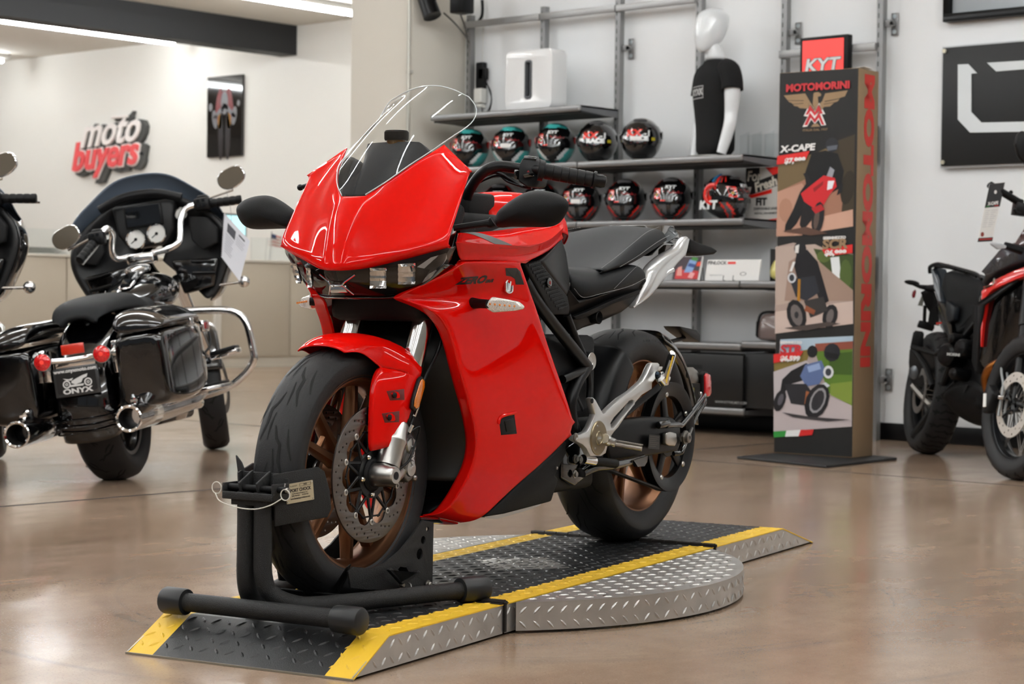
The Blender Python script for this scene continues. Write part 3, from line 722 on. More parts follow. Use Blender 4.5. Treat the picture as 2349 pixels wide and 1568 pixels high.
# ---------- fork ----------
ax=V((-.2,0,.684))-V((-.03,0,.303)); fd=ax.normalized()
for s in (1,-1):
    y=s*.1; b=V((-.030,y,.303))
    P=lambda t: b+fd*t
    f=None
    g=G(); g.lathe([(.245,.024),(.25,.0265),(.68,.0265),(.68,.0)],b,fd,32); g.build('fork_outer_tube',mat('fork_silver','d2d2d0',.14,metal=1),bk,label='bright silver fork tube')
    g=G(); g.lathe([(.1,.0),(.1,.0205),(.25,.0205),(.25,0)],b,fd,28); g.build('fork_stanchion',M_chrome,bk)
    g=G(); g.lathe([(.02,.0),(.02,.030),(.075,.031),(.082,.0335),(.087,.0335),(.092,.031),(.125,.027),(.13,.024),(.13,0)],b,fd,28)
    g.lathe([(-.03,0),(-.03,.024),(-.026,.027),(.012,.028),(.03,.022),(.042,.0215),(.046,.019),(.046,0)] if s>0 else [(-.046,0),(-.046,.019),(-.042,.0215),(-.03,.022),(-.012,.028),(.026,.027),(.03,.024),(.03,0)],(FA.x+.0,y-s*0.0,FA.z),(0,1,0),28)
    g.tube([(FA.x,y+s*.005,FA.z),(FA.x-.045,y+s*.006,FA.z-.014),(FA.x-.095,y,FA.z+.0)],[.022,.018,.013],12,flat=.8)
    o=g.build('fork_foot',M_alu,bk,ang=40); 
    g=G(); g.lathe([(0,0),(0,.0095),(.0008,.0095),(.0008,0)],(FA.x,y+s*.0462,FA.z),(0,s,0),16); g.build('axle_bore',M_darkhole,o)
    # caliper
    Q=[(-.085,.40),(-.118,.405),(-.142,.385),(-.150,.35),(-.150,.315),(-.140,.285),(-.118,.275),(-.10,.29),(-.095,.33)]
    g=G(); g.prism([(x,s*.078,z) for x,z in Q],(0,s*.032,0)); c1=g.build('brake_caliper',mat('caliper_grey','6f6f70',.35,metal=.8),bk,bev=.007,bseg=3)
    g=G(); 
    for z in (.365,.31): g.lathe([(.109,0),(.109,.02),(.115,.018),(.1165,0)],(-.122,0,z),(0,s,0),24)
    g.build('caliper_piston_cap',M_alu,c1)
    m_=frame((-.124,s*.1175,.34),(0,0,-1) if s>0 else (0,0,1),(1,0,0)); part('caliper_lettering',text('J.JUAN',.018,.0004,.0004),M_silver,c1,m_)
    g=G(); g.sph((-.155,s*.1,.285),.009,10); g.build('caliper_bolt',M_steel,c1); g=G(); g.cyl((-.08,s*.09,.41),(-.11,s*.09,.395),.008,10); g.build('caliper_bolt',M_steel,c1)
    # brake hose and sensor lead
    g=G(); g.tube([(-.105,s*.115,.40),(-.125,s*.125,.45),(-.14,s*.135,.52),(-.20,s*.14,.60),(-.23,s*.13,.68),(-.24,s*.1,.74)],.0042,8,smooth=5); g.tube([(-.10,s*.11,.39),(-.13,s*.13,.41),(-.13,s*.12,.37),(-.10,s*.12,.33),(-.06,s*.115,.31)],.003,8,smooth=5)
    g.build('brake_hose',M_satin,bk)
    g=G(); g.cyl((-.118,s*.122,.435),(-.128,s*.127,.462),.0055,8); g.cyl((-.104,s*.115,.398),(-.112,s*.12,.415),.0065,8); g.build('hose_ferrule',M_chrome,bk)
# ---------- front fender ----------
FROWS=((19.5,[(0,.320),(.02,.319),(.04,.316),(.056,.311),(.066,.305),(.067,.302)]),
(14.5,[(0,.327),(.028,.3265),(.052,.321),(.068,.313),(.077,.304),(.078,.298)]),
(8.5,[(0,.329),(.03,.3285),(.056,.323),(.073,.312),(.081,.294),(.082,.286)]),
(2,[(0,.33),(.03,.3295),(.058,.324),(.077,.311),(.084,.282),(.083,.266)]),
(-4,[(0,.33),(.031,.3295),(.061,.323),(.081,.308),(.088,.274),(.087,.250)]),
(-10,[(0,.33),(.033,.3295),(.066,.323),(.089,.308),(.102,.273),(.101,.25)]),
(-16,[(0,.33),(.036,.3295),(.073,.323),(.101,.307),(.117,.273),(.116,.25)]),
(-22,[(0,.33),(.04,.3295),(.081,.322),(.112,.304),(.129,.273),(.128,.25)]),
(-28.5,[(0,.33),(.043,.329),(.086,.319),(.12,.299),(.132,.274),(.131,.25)]))
rows=[[V((FA.x+math.sin(rad(t))*r,y,FA.z+math.cos(rad(t))*r)) for y,r in P] for t,P in FROWS]
g=G(); g.grid(rows,mirror=True)
fr=[(-.014,.089,.5501),(-.0037,.09,.5331),(.0079,.092,.5102),(.0142,.093,.48),(.0184,.094,.4346),(.0187,.094,.3596)]
re=[(-.1374,.131,.5431),(-.1269,.133,.5248),(-.1159,.133,.5024),(-.1065,.131,.4665),(-.0964,.127,.4255),(-.0529,.112,.3726)]
er=[]
for a,b in zip(fr,re):
    a,b=V(a),V(b); er.append([a+V((.001,-.010,0)),a,a.lerp(b,.07)+V((0,.002,0)),a.lerp(b,.35)+V((0,.006,0)),a.lerp(b,.7)+V((0,.006,0)),b,b+V((-.003,-.010,0))])
j=[rows[i][5] for i in (4,5,6,7,8)]
er[0]=[j[0]+V((0,-.01,0)),j[0],j[0].lerp(j[1],.4),j[1].lerp(j[2],.5),j[3],j[4],j[4]+V((0,-.01,0))]
g.grid(er,mirror=True); fs=g.build('front_fender',M_red,bk,sub=2,thick=.003,weld=.0015)
RC=[]
for s in (1,-1):
    for (x,y,z) in [(-.0414,.118,.488),(-.0261,.113,.4364)]:
        RC.append((x,s,z))
    P=[V((x,s*y,z)) for x,y,z in [(-.1128,.131,.5251),(-.1242,.131,.531),(-.1339,.131,.5245),(-.1343,.131,.5069),(-.1067,.131,.4531),(-.0935,.131,.4485),(-.082,.131,.4562),(-.0854,.131,.4745)]]
    g=G(); g.prism(P,(0,s*.010,0)); r0=g.build('reflector_housing',M_black,bk,bev=.003)
    c=sum(P,V((0,0,0)))/len(P)
    g=G(); g.prism([c+(p-c)*.86+V((-.001,s*.0095,0)) for p in P],(0,s*.0035,0)); g.build('side_reflector',mat('amber_reflector','c46a08',.2,coat=1,noise=.25,nscale=500),r0,bev=.002,label='amber reflector')

# ---------- bodywork ----------
from mathutils.bvhtree import BVHTree
def tree_of(o,both=False):
    dg=bpy.context.evaluated_depsgraph_get(); dg.update(); e=o.evaluated_get(dg); me=e.to_mesh()
    t=BVHTree.FromPolygons([v.co.copy() for v in me.vertices],[tuple(p.vertices) for p in me.polygons]); e.to_mesh_clear(); return t
def side_hit(t,p,s=1,off=.0006):
    """point of the surface straight outward of p (bike's left for s=1)"""
    h=t.ray_cast(V((p[0],s*.6,p[2])),V((0,-s,0)))
    if h[0] is None: return V(p)
    return h[0]+V((0,s*off,0))
def decal(nm,me,mtx,t,m,parent,s=1,off=.0006,dirn=None):
    """lays a thin flat mesh onto a curved surface"""
    b=bmesh.new(); b.from_mesh(me); bpy.data.meshes.remove(me)
    bmesh.ops.triangulate(b,faces=b.faces[:])
    for _ in range(2): bmesh.ops.subdivide_edges(b,edges=[e for e in b.edges if e.calc_length()>.012],cuts=1)
    bmesh.ops.triangulate(b,faces=b.faces[:])
    n=(mtx.to_3x3()@V((0,0,1))).normalized() if dirn is None else V(dirn)
    for v in b.verts:
        z=v.co.z; p=mtx@V((v.co.x,v.co.y,0)); h=t.ray_cast(p+n*.2,-n)
        v.co=(h[0] if h[0] is not None else p)+n*(off+max(z,0))
    g=G(); g.b.free(); g.b=b; return g.build(nm,m,parent,weld=0)
def Lr(a,b,f): return V(a).lerp(V(b),f)
def surf(name,rows,m,parent=bk,mirror=True,sub=2,thick=.003,label=None,crease=0,offset=-1,weld=.0015,corners=None,lines=None):
    g=G(); g.grid(rows,mirror=mirror); return g.build(name,m,parent,sub=sub,thick=thick,label=label,crease=crease,weld=weld,offset=offset,corners=corners,lines=lines)
# upper cowl
R0=[(.0541,-0,.782),(.0507,.026,.7787),(.0238,.065,.7823),(-.0115,.125,.8004),(-.039,.19,.8193),(-.0744,.245,.8384)]
R1=[(.0543,-0,.7917),(.0527,.026,.7897),(.0285,.068,.7964),(-.0051,.129,.8155),(-.0324,.194,.8343),(-.0712,.248,.8525)]
R2=[(.0204,0,.8647),(.028,.03,.8663),(.0087,.078,.8698),(-.0164,.14,.8835),(-.051,.198,.8995),(-.097,.248,.906)]
R3=[(-.0144,0,.9193),(-.0066,.035,.9236),(-.0228,.078,.93),(-.0505,.135,.9478),(-.0894,.192,.9663),(-.1302,.246,.9615)]
R4=[(-.0266,0,.9383),(-.0192,.036,.9416),(-.0461,.073,.9628),(-.0889,.118,.9941),(-.1456,.168,1.0274),(-.1541,.243,.9925)]
R5=[(-.0354,-0,.9511),(-.0328,.034,.9545),(-.065,.07,.9854),(-.1154,.104,1.0279),(-.2075,.142,1.0846),(-.1763,.24,1.0164)]
rows=[]
for r in (R0,R1,R2,R3,R4,R5):
    c=V(r[0]); c.x=(V(r[1]).x+.004); c.z=V(r[1]).z-.001; rows.append([c]+[V(p) for p in r[1:]]+[V(r[-1])+V((-.006,-.012,-.003))])
for k,f in ((2,.34),(3,.66),(4,.85)):
    for i in (2,3,4,5,6):
        a,b_=V(rows[1][i]),V(rows[5][i]) if i<6 else V(R5[-1])
        if i==6: rows[k][i]=rows[k][5]+V((-.006,-.012,-.003)); continue
        rows[k][i]=a.lerp(b_,f)+V((.5,.5,.3))*(.012 if i<5 else 0)*4*f*(1-f)
rows.insert(0,[p+V((-.014,0,-.001)) if i<6 else p+V((-.01,0,0)) for i,p in enumerate(rows[0])])
cowl=surf('upper_cowl',rows,M_red,thick=.003,lines=[([r[1] for r in rows[1:]],.85),([p for p in rows[2][1:6]],.5)],corners=[R5[4],R5[5],R0[5],R5[1],V(R5[5])+V((-.006,-.012,-.003)),V(R0[5])+V((-.006,-.012,-.003))])
ct=tree_of(cowl)
# dark seal strip and dashboard behind the screen
def glass_mat(nm,tint,ior=1.45,mixw=1.0,rough=.01):
    m=bpy.data.materials.new(nm); m.use_nodes=True; N=m.node_tree.nodes; L=m.node_tree.links; N.clear()
    o=N.new('ShaderNodeOutputMaterial'); t=N.new('ShaderNodeBsdfTransparent'); t.inputs[0].default_value=hx(tint)+(1,)
    gl=N.new('ShaderNodeBsdfGlossy'); gl.inputs['Roughness'].default_value=rough; fr=N.new('ShaderNodeFresnel'); fr.inputs[0].default_value=ior
    mx=N.new('ShaderNodeMixShader'); L.new(fr.outputs[0],mx.inputs[0]); L.new(t.outputs[0],mx.inputs[1]); L.new(gl.outputs[0],mx.inputs[2]); L.new(mx.outputs[0],o.inputs[0]); return m
M_screen=glass_mat('clear_screen','eef0f0',1.35); M_smoke=glass_mat('smoked_lens','a09a95',1.5)
Cc=[(-.030,.952),(-.075,1.014),(-.123,1.073),(-.178,1.128),(-.238,1.176),(-.298,1.214),(-.342,1.237),(-.362,1.247)]
Ee=[(-.0328,.034,.9576),(-.0649,.07,.9885),(-.1169,.103,1.0311),(-.1762,.12,1.0647),(-.2419,.134,1.1016),(-.3295,.142,1.1453),(-.359,.14,1.1811),(-.3623,.12,1.2101)]
rows=[]
for (cx,cz),e in zip(Cc,Ee):
    e=V(e); rows.append([V((cx+(e.x-cx)*f**2.0,e.y*f,cz+(e.z-cz)*f**2.0)) for f in (0,.3,.6,.85,1)])
g=G(); g.grid(rows,mirror=True); ws=g.build('windscreen',M_screen,bk,sub=2,weld=.001,corners=[Ee[0],Ee[6],Ee[5]])
edge=[r[-1] for r in rows]+[rows[-1][i] for i in (3,2,1,0)]
edge=edge+[V((p.x,-p.y,p.z)) for p in edge[-2::-1]]
g=G(); g.tube(edge,.0014,8,smooth=4); g.build('windscreen_edge_highlight',mat('screen_edge_highlight','dfe6e8',.12,coat=1,alpha=.75),ws)  # whitish tube paints the bright outline along the clear edge
dk=mat('dash_charcoal','2c2d2f',.6,bump=.2,bscale=600)
b=[V((-.045,0,.945)),V((-.05,.03,.944)),V((-.105,.058,.985)),V((-.17,.09,1.03)),V((-.225,.115,1.07))]
hood=[[V((-.05,0,.94)),V((-.052,.028,.938)),V((-.075,.04,.945))],
      [V((-.10,0,1.0)),V((-.105,.035,.995)),V((-.125,.06,.985))],
      [V((-.165,0,1.065)),V((-.17,.05,1.062)),V((-.19,.083,1.035))],
      [V((-.195,0,1.096)),V((-.200,.076,1.094)),V((-.225,.102,1.055))],
      [V((-.25,0,1.085)),V((-.255,.07,1.08)),V((-.26,.10,1.05))],
      [V((-.27,0,1.0)),V((-.27,.07,1.0)),V((-.27,.10,.99))]]
hd=surf('dash_hood',hood,dk,thick=.002,crease=24)
dl=[[V((-.04,.01,.945)),V((-.05,.035,.95)),V((-.085,.058,.975)),V((-.125,.078,1.005)),V((-.17,.1,1.04)),V((-.21,.118,1.065))],
    [V((-.07,.0,.935)),V((-.08,.03,.93)),V((-.11,.05,.95)),V((-.15,.06,.98)),V((-.2,.075,1.01)),V((-.25,.095,1.03))]]
surf('dash_side',dl,dk,thick=.003)
fl=[[V(p)+V((-.003,-.002,-.006)) for p in (R5[1],R5[2],R5[3],R5[4])]]
fl.append([V((-.09,.0,.955)),V((-.13,.02,.975)),V((-.19,.04,1.0)),V((-.25,.05,1.01))])
fl.insert(1,[a.lerp(b_,.5)+V((0,0,-.01)) for a,b_ in zip(fl[0],fl[1])])
surf('dash_floor',fl,dk,thick=.002)
sl=[[V(p)+V((.001,0,.0015)) for p in (R5[1],R5[2],R5[3],R5[4])],[V(p)+V((-.022,-.008,-.004)) for p in (R5[1],R5[2],R5[3],R5[4])]]
g=G(); c0=V((rows[0][0].x+.004,0,rows[0][0].z-.004))
surf('screen_seal',[[V((-.024,0,.946)),V((-.026,.03,.945)),V((-.05,.036,.95))],[V((-.033,0,.957)),V((-.036,.027,.957)),V((-.06,.036,.966))]],M_matte,thick=.002)
g=G(); g.lathe([(0,0),(0,.024),(.018,.025),(.018,0)],(-.215,0,1.085),(0,0,1),24); rs=g.build('brake_reservoir',mat('amber_fluid','6a4a18',.2,coat=1),hd)
g=G(); g.lathe([(.014,0),(.014,.0285),(.018,.030),(.034,.030),(.038,.027),(.039,0)],(-.215,0,1.085),(0,0,1),28); g.build('reservoir_cap',M_black,hd)
# ---------- headlamp ----------
L0=[(.0594,-0,.7835),(.0501,.028,.7807),(.0162,.072,.7856),(-.0148,.124,.8015),(-.0396,.18,.8173),(-.06,.222,.829),(-.0768,.24,.8355)]
L2=[(-.0002,0,.7181),(-.0028,.028,.7174),(-.031,.068,.717),(-.05,.108,.7185),(-.0658,.145,.7333),(-.0787,.18,.7572),(-.0854,.222,.8012)]
off=[.0,.004,.006,.006,.004,.002,0]
rows=[[V(a)+V((-.012,0,.002)) for a in L0]]
for f in (.35,.7): rows.append([Lr(a,b,f)+V((.004,0,0)) if i<6 else Lr(a,b,f) for i,(a,b) in enumerate(zip(L0,L2))])
rows.append([V(b)+V((-.004,0,.0)) for b in L2])
for r in rows:
    r[0].y=0; r[0].x=r[1].x+.003
lens=surf('headlamp_lens',rows,M_smoke,thick=0)
lt_=tree_of(lens)
rows=[[p+V((-.035,-.004,.004)) for p in r] for r in rows]
for r in rows: r[0].y=0
lb=surf('headlamp_body',rows,mat('lamp_grey_black','5c5650',.25,coat=.6,metal=.3),thick=.003)
M_refl=mat('lamp_reflector','c8c8c8',.12,metal=1)
for s in (1,-1):
    for P in ([(.0389,.085,.7841),(.0151,.115,.7847),(.0096,.112,.7373),(.0336,.082,.7368)], [(.0114,.145,.7939),(-.0084,.18,.7964),(-.0231,.17,.7483),(-.0002,.138,.7468)]):
        P=[V((x-.018,s*y,z)) for x,y,z in P]; c=sum(P,V((0,0,0)))/4; g=G()
        n=8; rows=[]
        for i in range(n+1):
            r=[]
            for j in range(n+1):
                u,v=i/n,j/n; p=P[0].lerp(P[1],u).lerp(P[3].lerp(P[2],u),v); d=.018*(1-(2*u-1)**2)*(1-(2*v-1)**4); step=.0015*((j)%2)
                r.append(p+V((-d-step,0,0)))
            rows.append(r)
        g.grid(rows); o=g.build('reflector_bowl',M_refl,lb,ang=10,weld=0)
    # running light blades and centre nose piece
    P=[(-.0278,.176,.7878),(-.0419,.205,.8103),(-.0728,.226,.8212),(-.0814,.222,.8093),(-.0799,.203,.7787),(-.0613,.185,.76),(-.0604,.17,.7518),(-.0624,.19,.7824)]
    g=G(); g.prism([V((x-.012,s*y,z)) for x,y,z in P],(-.004,0,0)); g.build('running_light',mat('drl_grey','8a8b8c',.3,coat=1),lb)
    g=G(); g.tube([V((x,s*y,z)) for x,y,z in [(.0677,-.03,.7822),(.0649,-.018,.7549),(.0652,-.014,.7509)]] if 0 else [V((.03,s*.05,.768)),V((.032,s*.024,.752)),V((.034,s*.016,.744))],.0022,6); g.build('nose_trim',M_chrome,lb)
    g=G(); g.tube([V((.034,s*.016,.744)),V((.012,s*.035,.722))],.0018,6); g.build('nose_trim',M_chrome,lb)
g=G(); g.box((.018,0,.735),(.02,.045,.018)); g.build('nose_sensor',M_refl,lb,bev=.003)
g=G(); g.tube([(.034,-.016,.744),(.034,.016,.744)],.0018,6); g.build('nose_trim',M_chrome,lb)
# chin strip under the lamp (black) and gap fillers
K=[V(b)+V((-.002,0,-.001)) for b in L2]; K[0].y=0; K[0].x=K[1].x
surf('lamp_chin',[K,[p+V((-.008,-.002,-.006)) for p in K],[p+V((-.10,-.004,-.004)) for p in K]],M_gloss,thick=.002)
# ---------- side fairing ----------
SF=[(-.1428,.243,.7995),(-.1,.205,.7668),(-.0606,.152,.7344),(-.0312,.118,.7155),(-.0777,.145,.7048),(-.1151,.17,.6878),(-.1421,.18,.6704),(-.1688,.187,.6404),(-.1856,.193,.6009),(-.1979,.197,.5591),(-.2203,.2,.5064),(-.2498,.2,.456),(-.2764,.197,.404),(-.2993,.19,.3632),(-.3047,.18,.3145),(-.2907,.163,.2686),(-.2792,.142,.2256),(-.2696,.122,.1974),(-.2537,.102,.1879),(-.2447,.08,.1862)]
SR=[(-.4094,.243,.8074),(-.4295,.243,.7852),(-.4477,.243,.7606),(-.466,.243,.7359),(-.4862,.242,.7121),(-.5042,.241,.6903),(-.5248,.24,.6628),(-.5497,.238,.6296),(-.5861,.235,.5848),(-.6271,.231,.5392),(-.6779,.226,.4835),(-.7176,.222,.4377),(-.7523,.217,.3948),(-.7413,.213,.3608),(-.6848,.204,.3259),(-.5914,.192,.2794),(-.5121,.18,.2433),(-.446,.168,.2059),(-.3897,.15,.1638),(-.3535,.115,.1594)]
rows=[]
for i,(a,b) in enumerate(zip(SF,SR)):
    a,b=V(a),V(b); t=i/19; bu=.004+.007*math.sin(PI*min(1,max(0,(i-1)/18)))
    dep=.035 if 3<i<18 else .02
    r=[a+V((-.006,-dep,0)),a+V((-.001,-.006,0)),a]+[a.lerp(b,f)+V((0,bu*4*f*(1-f),0)) for f in (.12,.35,.6,.85)]+[b,b+V((-.002,-.01,0))]
    rows.append(r)
rows.insert(0,[p+V((0,-.008,.004)) for p in rows[0]])
side=surf('side_fairing',rows,M_red,thick=.003,corners=[SF[0],SF[3],SR[0],SR[12],SR[13]])
st=tree_of(side)
# belly bottom lip joining both sides
a=[V(p) for p in (rows[-1][2],rows[-1][4],rows[-1][6],rows[-1][7])]
surf('belly_pan',[[V((p.x,0,p.z-.004)) for p in a],[V((p.x,p.y*.6,p.z-.006)) for p in a],[p+V((0,-.003,0)) for p in a]],M_red,thick=.003)
# ---------- shoulder panels and tank cover ----------
TA=[(-.2816,.14,.8787),(-.3807,.14,.8854),(-.5048,.13,.8943),(-.6798,.12,.9145),(-.8833,.1,.9332)]
TB=[(-.0931,.25,.8471),(-.1844,.252,.8468),(-.4441,.25,.846),(-.5952,.222,.8659),(-.7507,.175,.9054)]
TC=[(-.1391,.238,.8045),(-.2358,.24,.8046),(-.4387,.24,.8048),(-.6293,.21,.839),(-.7699,.165,.8785)]
a=V(TA[0])
rows=[]
for i in range(5):
    A,B,Cx=V(TA[i]),V(TB[i]),V(TC[i])
    rows.append([A+V((0,-.01,-.01)),A,A.lerp(B,.5)+V((0,0,.004)),B.lerp(A,.06),B,B.lerp(Cx,.08),Cx.lerp(B,.35)+V((0,-.004,0)),Cx,Cx+V((0,-.02,-.002))])
sh=surf('shoulder_panel',rows,M_red,thick=.003,lines=[([r[4] for r in rows],.9),([r[6] for r in rows],.8)],corners=[TA[4],TB[4],TC[4],TC[0],TB[0],TB[2],TC[2]])
sht=tree_of(sh)
tk=[]
for x,zc,w,ze in ((-.545,.978,.055,.955),(-.60,.992,.075,.955),(-.68,1.002,.10,.95),(-.77,1.004,.12,.945),(-.84,1.0,.125,.935),(-.875,.985,.105,.93),(-.885,.95,.085,.90)):
    tk.append([V((x,0,zc)),V((x,w*.55,zc-.004)),V((x,w,ze+.02)),V((x+.01,w+.022,ze-.015)),V((x+.02,w+.03,ze-.045))])
tank=surf('tank_cover',tk,M_red,thick=.003)
g=G()
sd=[[V((-.56,.02,.96)),V((-.50,.05,.94)),V((-.46,.10,.90)),V((-.44,.14,.865))],[V((-.62,.075,.955)),V((-.60,.095,.94)),V((-.58,.125,.91)),V((-.56,.16,.875))],[V((-.72,.12,.945)),V((-.72,.13,.93)),V((-.70,.145,.905)),V((-.69,.17,.885))]]
surf('tank_side_panel',sd,M_satin,thick=.003)
g=G(); g.box((-.50,0,.95),(.14,.15,.07)); g.box((-.47,0,.985),(.10,.09,.03)); g.build('dash_block',M_matte,bk,bev=.01)
# knee panels
KP=[(-.4784,.215,.8023),(-.5722,.205,.8153),(-.7916,.17,.7255),(-.8083,.168,.6966),(-.804,.168,.6769),(-.687,.182,.6761)]
g=G()
for s in (1,-1):
    P=[V((x,s*y,z)) for x,y,z in KP]; q=G(); q.prism(P,(0,-s*.03,0)); kp=q.build('knee_panel',M_matte,bk,bev=.005)
    # raised scales
    q=G(); a,b,c,d=P[0],P[1],P[3],P[5]
    for i in range(9):
        for j in range(14):
            u,v=(i+.5*(j%2))/8.6,j/14; p=P[1].lerp(P[0],.0)+(P[3]-P[1])*v+(P[0]-P[1])*u*.8+V((0,s*.0008,-.004))
            if u>.95: continue
            e=.0042; q.prism([p+V((e*math.cos(PI/3*k),0,e*math.sin(PI/3*k))) for k in range(6)],(0,s*.0012,0))
    q.build('panel_texture',M_black,kp,flat=True)
    c=V([(-.63,.198,.7594)][0]); c.y*=s; q=G(); q.lathe([(0,0),(0,.013),(.005,.0125),(.006,.009),(.006,0)],c,(0,s,0),24); e=q.build('round_badge',M_gloss,kp)
    q=G(); q.lathe([(.0062,0),(.0062,.005),(.0066,.005),(.0066,0)],c,(0,s,0),16); q.build('badge_mark',mat('badge_red','7a1512',.4),kp)
AK=[(-.5901,.195,.8146),(-.654,.19,.8386),(-.7675,.165,.8784),(-.8179,.15,.8464),(-.8436,.145,.7887),(-.843,.15,.742),(-.7953,.168,.7244)]
for s in (1,-1):
    q=G(); q.prism([V((x,s*y,z)) for x,y,z in AK],(0,-s*.05,0)); q.build('rear_tank_cover',M_satin,bk,bev=.012,bseg=4)
# ---------- seats ----------
SE=[(-.9116,.1,.8063),(-.9247,.12,.7995),(-1.006,.15,.7964),(-1.1034,.165,.8055),(-1.2335,.16,.8229)]
SM=[(-.8692,.13,.7809),(-.8854,.155,.7578),(-.9686,.178,.759),(-1.0923,.182,.7714),(-1.2633,.172,.7999)]
SB=[(-.8782,.135,.7458),(-.9017,.155,.7144),(-.9638,.173,.7256),(-1.097,.18,.7472),(-1.2764,.166,.7714)]
rows=[]
for a,b,c in zip(SE,SM,SB):
    a,b,c=V(a),V(b),V(c); rows.append([V((a.x-.0,0,a.z+.004)),V((a.x,a.y*.55,a.z+.004)),a,a.lerp(b,.5)+V((0,.004,0)),b,c,c+V((0,-.03,-.004))])
e=rows[-1]; rows.append([p+V((-.012,-.012 if p.y>.02 else 0,-.012)) for p in e]); rows.append([V((p.x-.012,p.y*.9,p.z-.06)) for p in e])
seat=surf('rider_seat',rows,M_seat,thick=.004)
PR=[[(-1.08,0,.80),(-1.05,.1,.80)],[(-1.16,0,.84),(-1.15,.1,.835)],[(-1.25,0,.90),(-1.26,.09,.892)],[(-1.335,0,.938),(-1.36,.08,.930)],[(-1.45,0,.942),(-1.46,.07,.936)],[(-1.55,0,.93),(-1.55,.06,.925)]]
PC=[(-.9925,.165,.7998),(-1.0818,.162,.8269),(-1.1937,.157,.8676),(-1.3094,.145,.9049),(-1.4443,.12,.9288),(-1.5341,.1,.9192)]
PD=[(-.9987,.17,.7927),(-1.0908,.174,.8089),(-1.198,.172,.8258),(-1.293,.165,.8517),(-1.42,.148,.8818),(-1.5181,.118,.9004)]
rows=[]
for p,c,d in zip(PR,PC,PD):
    c,d=V(c),V(d); rows.append([V(p[0]),V(p[1]),c.lerp(V(p[1]),.25)+V((0,0,.003)),c,c.lerp(d,.5)+V((0,.005,0)),d,d+V((0,-.03,-.01))])
rows.append([V((p.x-.015,p.y*.8,p.z-.05)) for p in rows[-1]])
pil=surf('pillion_seat',rows,M_seat,thick=.004)
def stitch(L,parent,off=.0016,s=1):
    """line of stitches as short raised dashes"""
    P=catmull([V((x,s*y,z)) for x,y,z in L],14); q=G()
    for i in range(len(P)-1):
        a,b=P[i],P[i+1]; n=max(1,int((b-a).length/.006))
        for k in range(n):
            u=a.lerp(b,(k+.15)/n); w_=a.lerp(b,(k+.8)/n); q.tube([u,w_],.0007,4)
    q.build('seam_stitching',M_stitch,parent,weld=0)
for s in (1,-1):
    o1=V((0,.003,.002))
    stitch([V(p)+o1 for p in [(-.8531,.152,.7448),(-.8818,.165,.7212),(-.9539,.178,.7308),(-1.0224,.181,.7399),(-1.0671,.184,.7461),(-1.1402,.186,.7585),(-1.2474,.176,.7806)]],seat,s=s)
    stitch([V(p)+o1 for p in [(-1.0323,.181,.7457),(-1.0918,.184,.7765),(-1.2208,.166,.8204)]],seat,s=s)
    stitch([V(p)+V((0,.001,.004)) for p in [(-.9931,.163,.8),(-1.0764,.165,.8317),(-1.1848,.162,.8731),(-1.295,.152,.9088),(-1.4227,.13,.9292)]],pil,s=s)
    stitch([V(p)+V((0,.004,.0)) for p in [(-1.0693,.178,.8085),(-1.18,.178,.8412),(-1.2655,.175,.8695),(-1.3513,.165,.8913),(-1.4963,.125,.9109)]],pil,s=s)
# under-seat side cover
UC=[(-.8352,.15,.7569),(-.882,.165,.7137),(-.9541,.178,.7233),(-1.2558,.172,.7741),(-1.2544,.165,.7573),(-1.2519,.16,.7311),(-1.2117,.15,.698),(-1.1722,.145,.6808),(-1.0437,.13,.6482),(-.9887,.12,.638),(-.9256,.115,.6208),(-.8793,.13,.6784),(-.8719,.135,.6942)]
for s in (1,-1):
    q=G(); q.prism([V((x,s*(y-.008),z)) for x,y,z in UC],(0,-s*.06,0)); uc=q.build('seat_side_cover',M_satin,bk,bev=.006)
    RB=[(-.8919,.14,.6706),(-.9597,.15,.6866),(-1.0798,.165,.7182),(-1.2419,.166,.7477),(-1.2384,.164,.7334),(-1.09,.16,.7066),(-.9835,.148,.6763),(-.9268,.142,.6627),(-.9017,.14,.6627)]
    q=G(); q.prism([V((x,s*(y-.004),z)) for x,y,z in RB],(0,-s*.02,0)); q.build('cover_step',M_matte,uc,bev=.002)
    c=V([(-1.0229,.14,.6681)][0]); c.y*=s; q=G(); q.lathe([(-.02,.016),(.004,.0185),(.006,.0165),(-.012,.014),(-.012,0)],c,(0,s,0),24); q.build('tie_down_hole',M_matte,uc)
# silver tail panels / grab handles
TL=[(-1.2171,.15,.697),(-1.2401,.158,.7238),(-1.2559,.163,.7526),(-1.2832,.165,.7888),(-1.292,.163,.8105),(-1.3738,.155,.8387),(-1.4497,.148,.8589),(-1.5138,.142,.8693),(-1.5688,.135,.8933),(-1.6157,.128,.9111)]
TR_=[(-1.2168,.152,.6961),(-1.2944,.158,.717),(-1.3402,.162,.7438),(-1.3839,.162,.7685),(-1.4213,.16,.7849),(-1.4746,.156,.8078),(-1.5386,.15,.8376),(-1.579,.146,.8523),(-1.6105,.14,.882),(-1.6356,.13,.9017)]
rows=[]
for i,(a,b) in enumerate(zip(TL,TR_)):
    a,b=V(a),V(b); k=.012 if 1<i<8 else .004
    rows.append([a+V((0,-.022,0)),a,a.lerp(b,.28)+V((0,k,0)),a.lerp(b,.5)+V((0,-k*.1,0)),a.lerp(b,.72)+V((0,k,0)),b,b+V((-.004,-.022,0))])
tp=surf('tail_panel',rows,M_silver,thick=.004,corners=[TL[0],TR_[0],TL[-1],TR_[-1],TL[8],TR_[7]])
for s in (1,-1):
    q=G(); q.tube([V((x,s*y,z)) for x,y,z in [(-1.3725,.166,.7769),(-1.4139,.166,.7982),(-1.4549,.164,.8075)]],[.004,.006,.007],8,flat=.5); q.build('tail_blade',M_silver,tp)
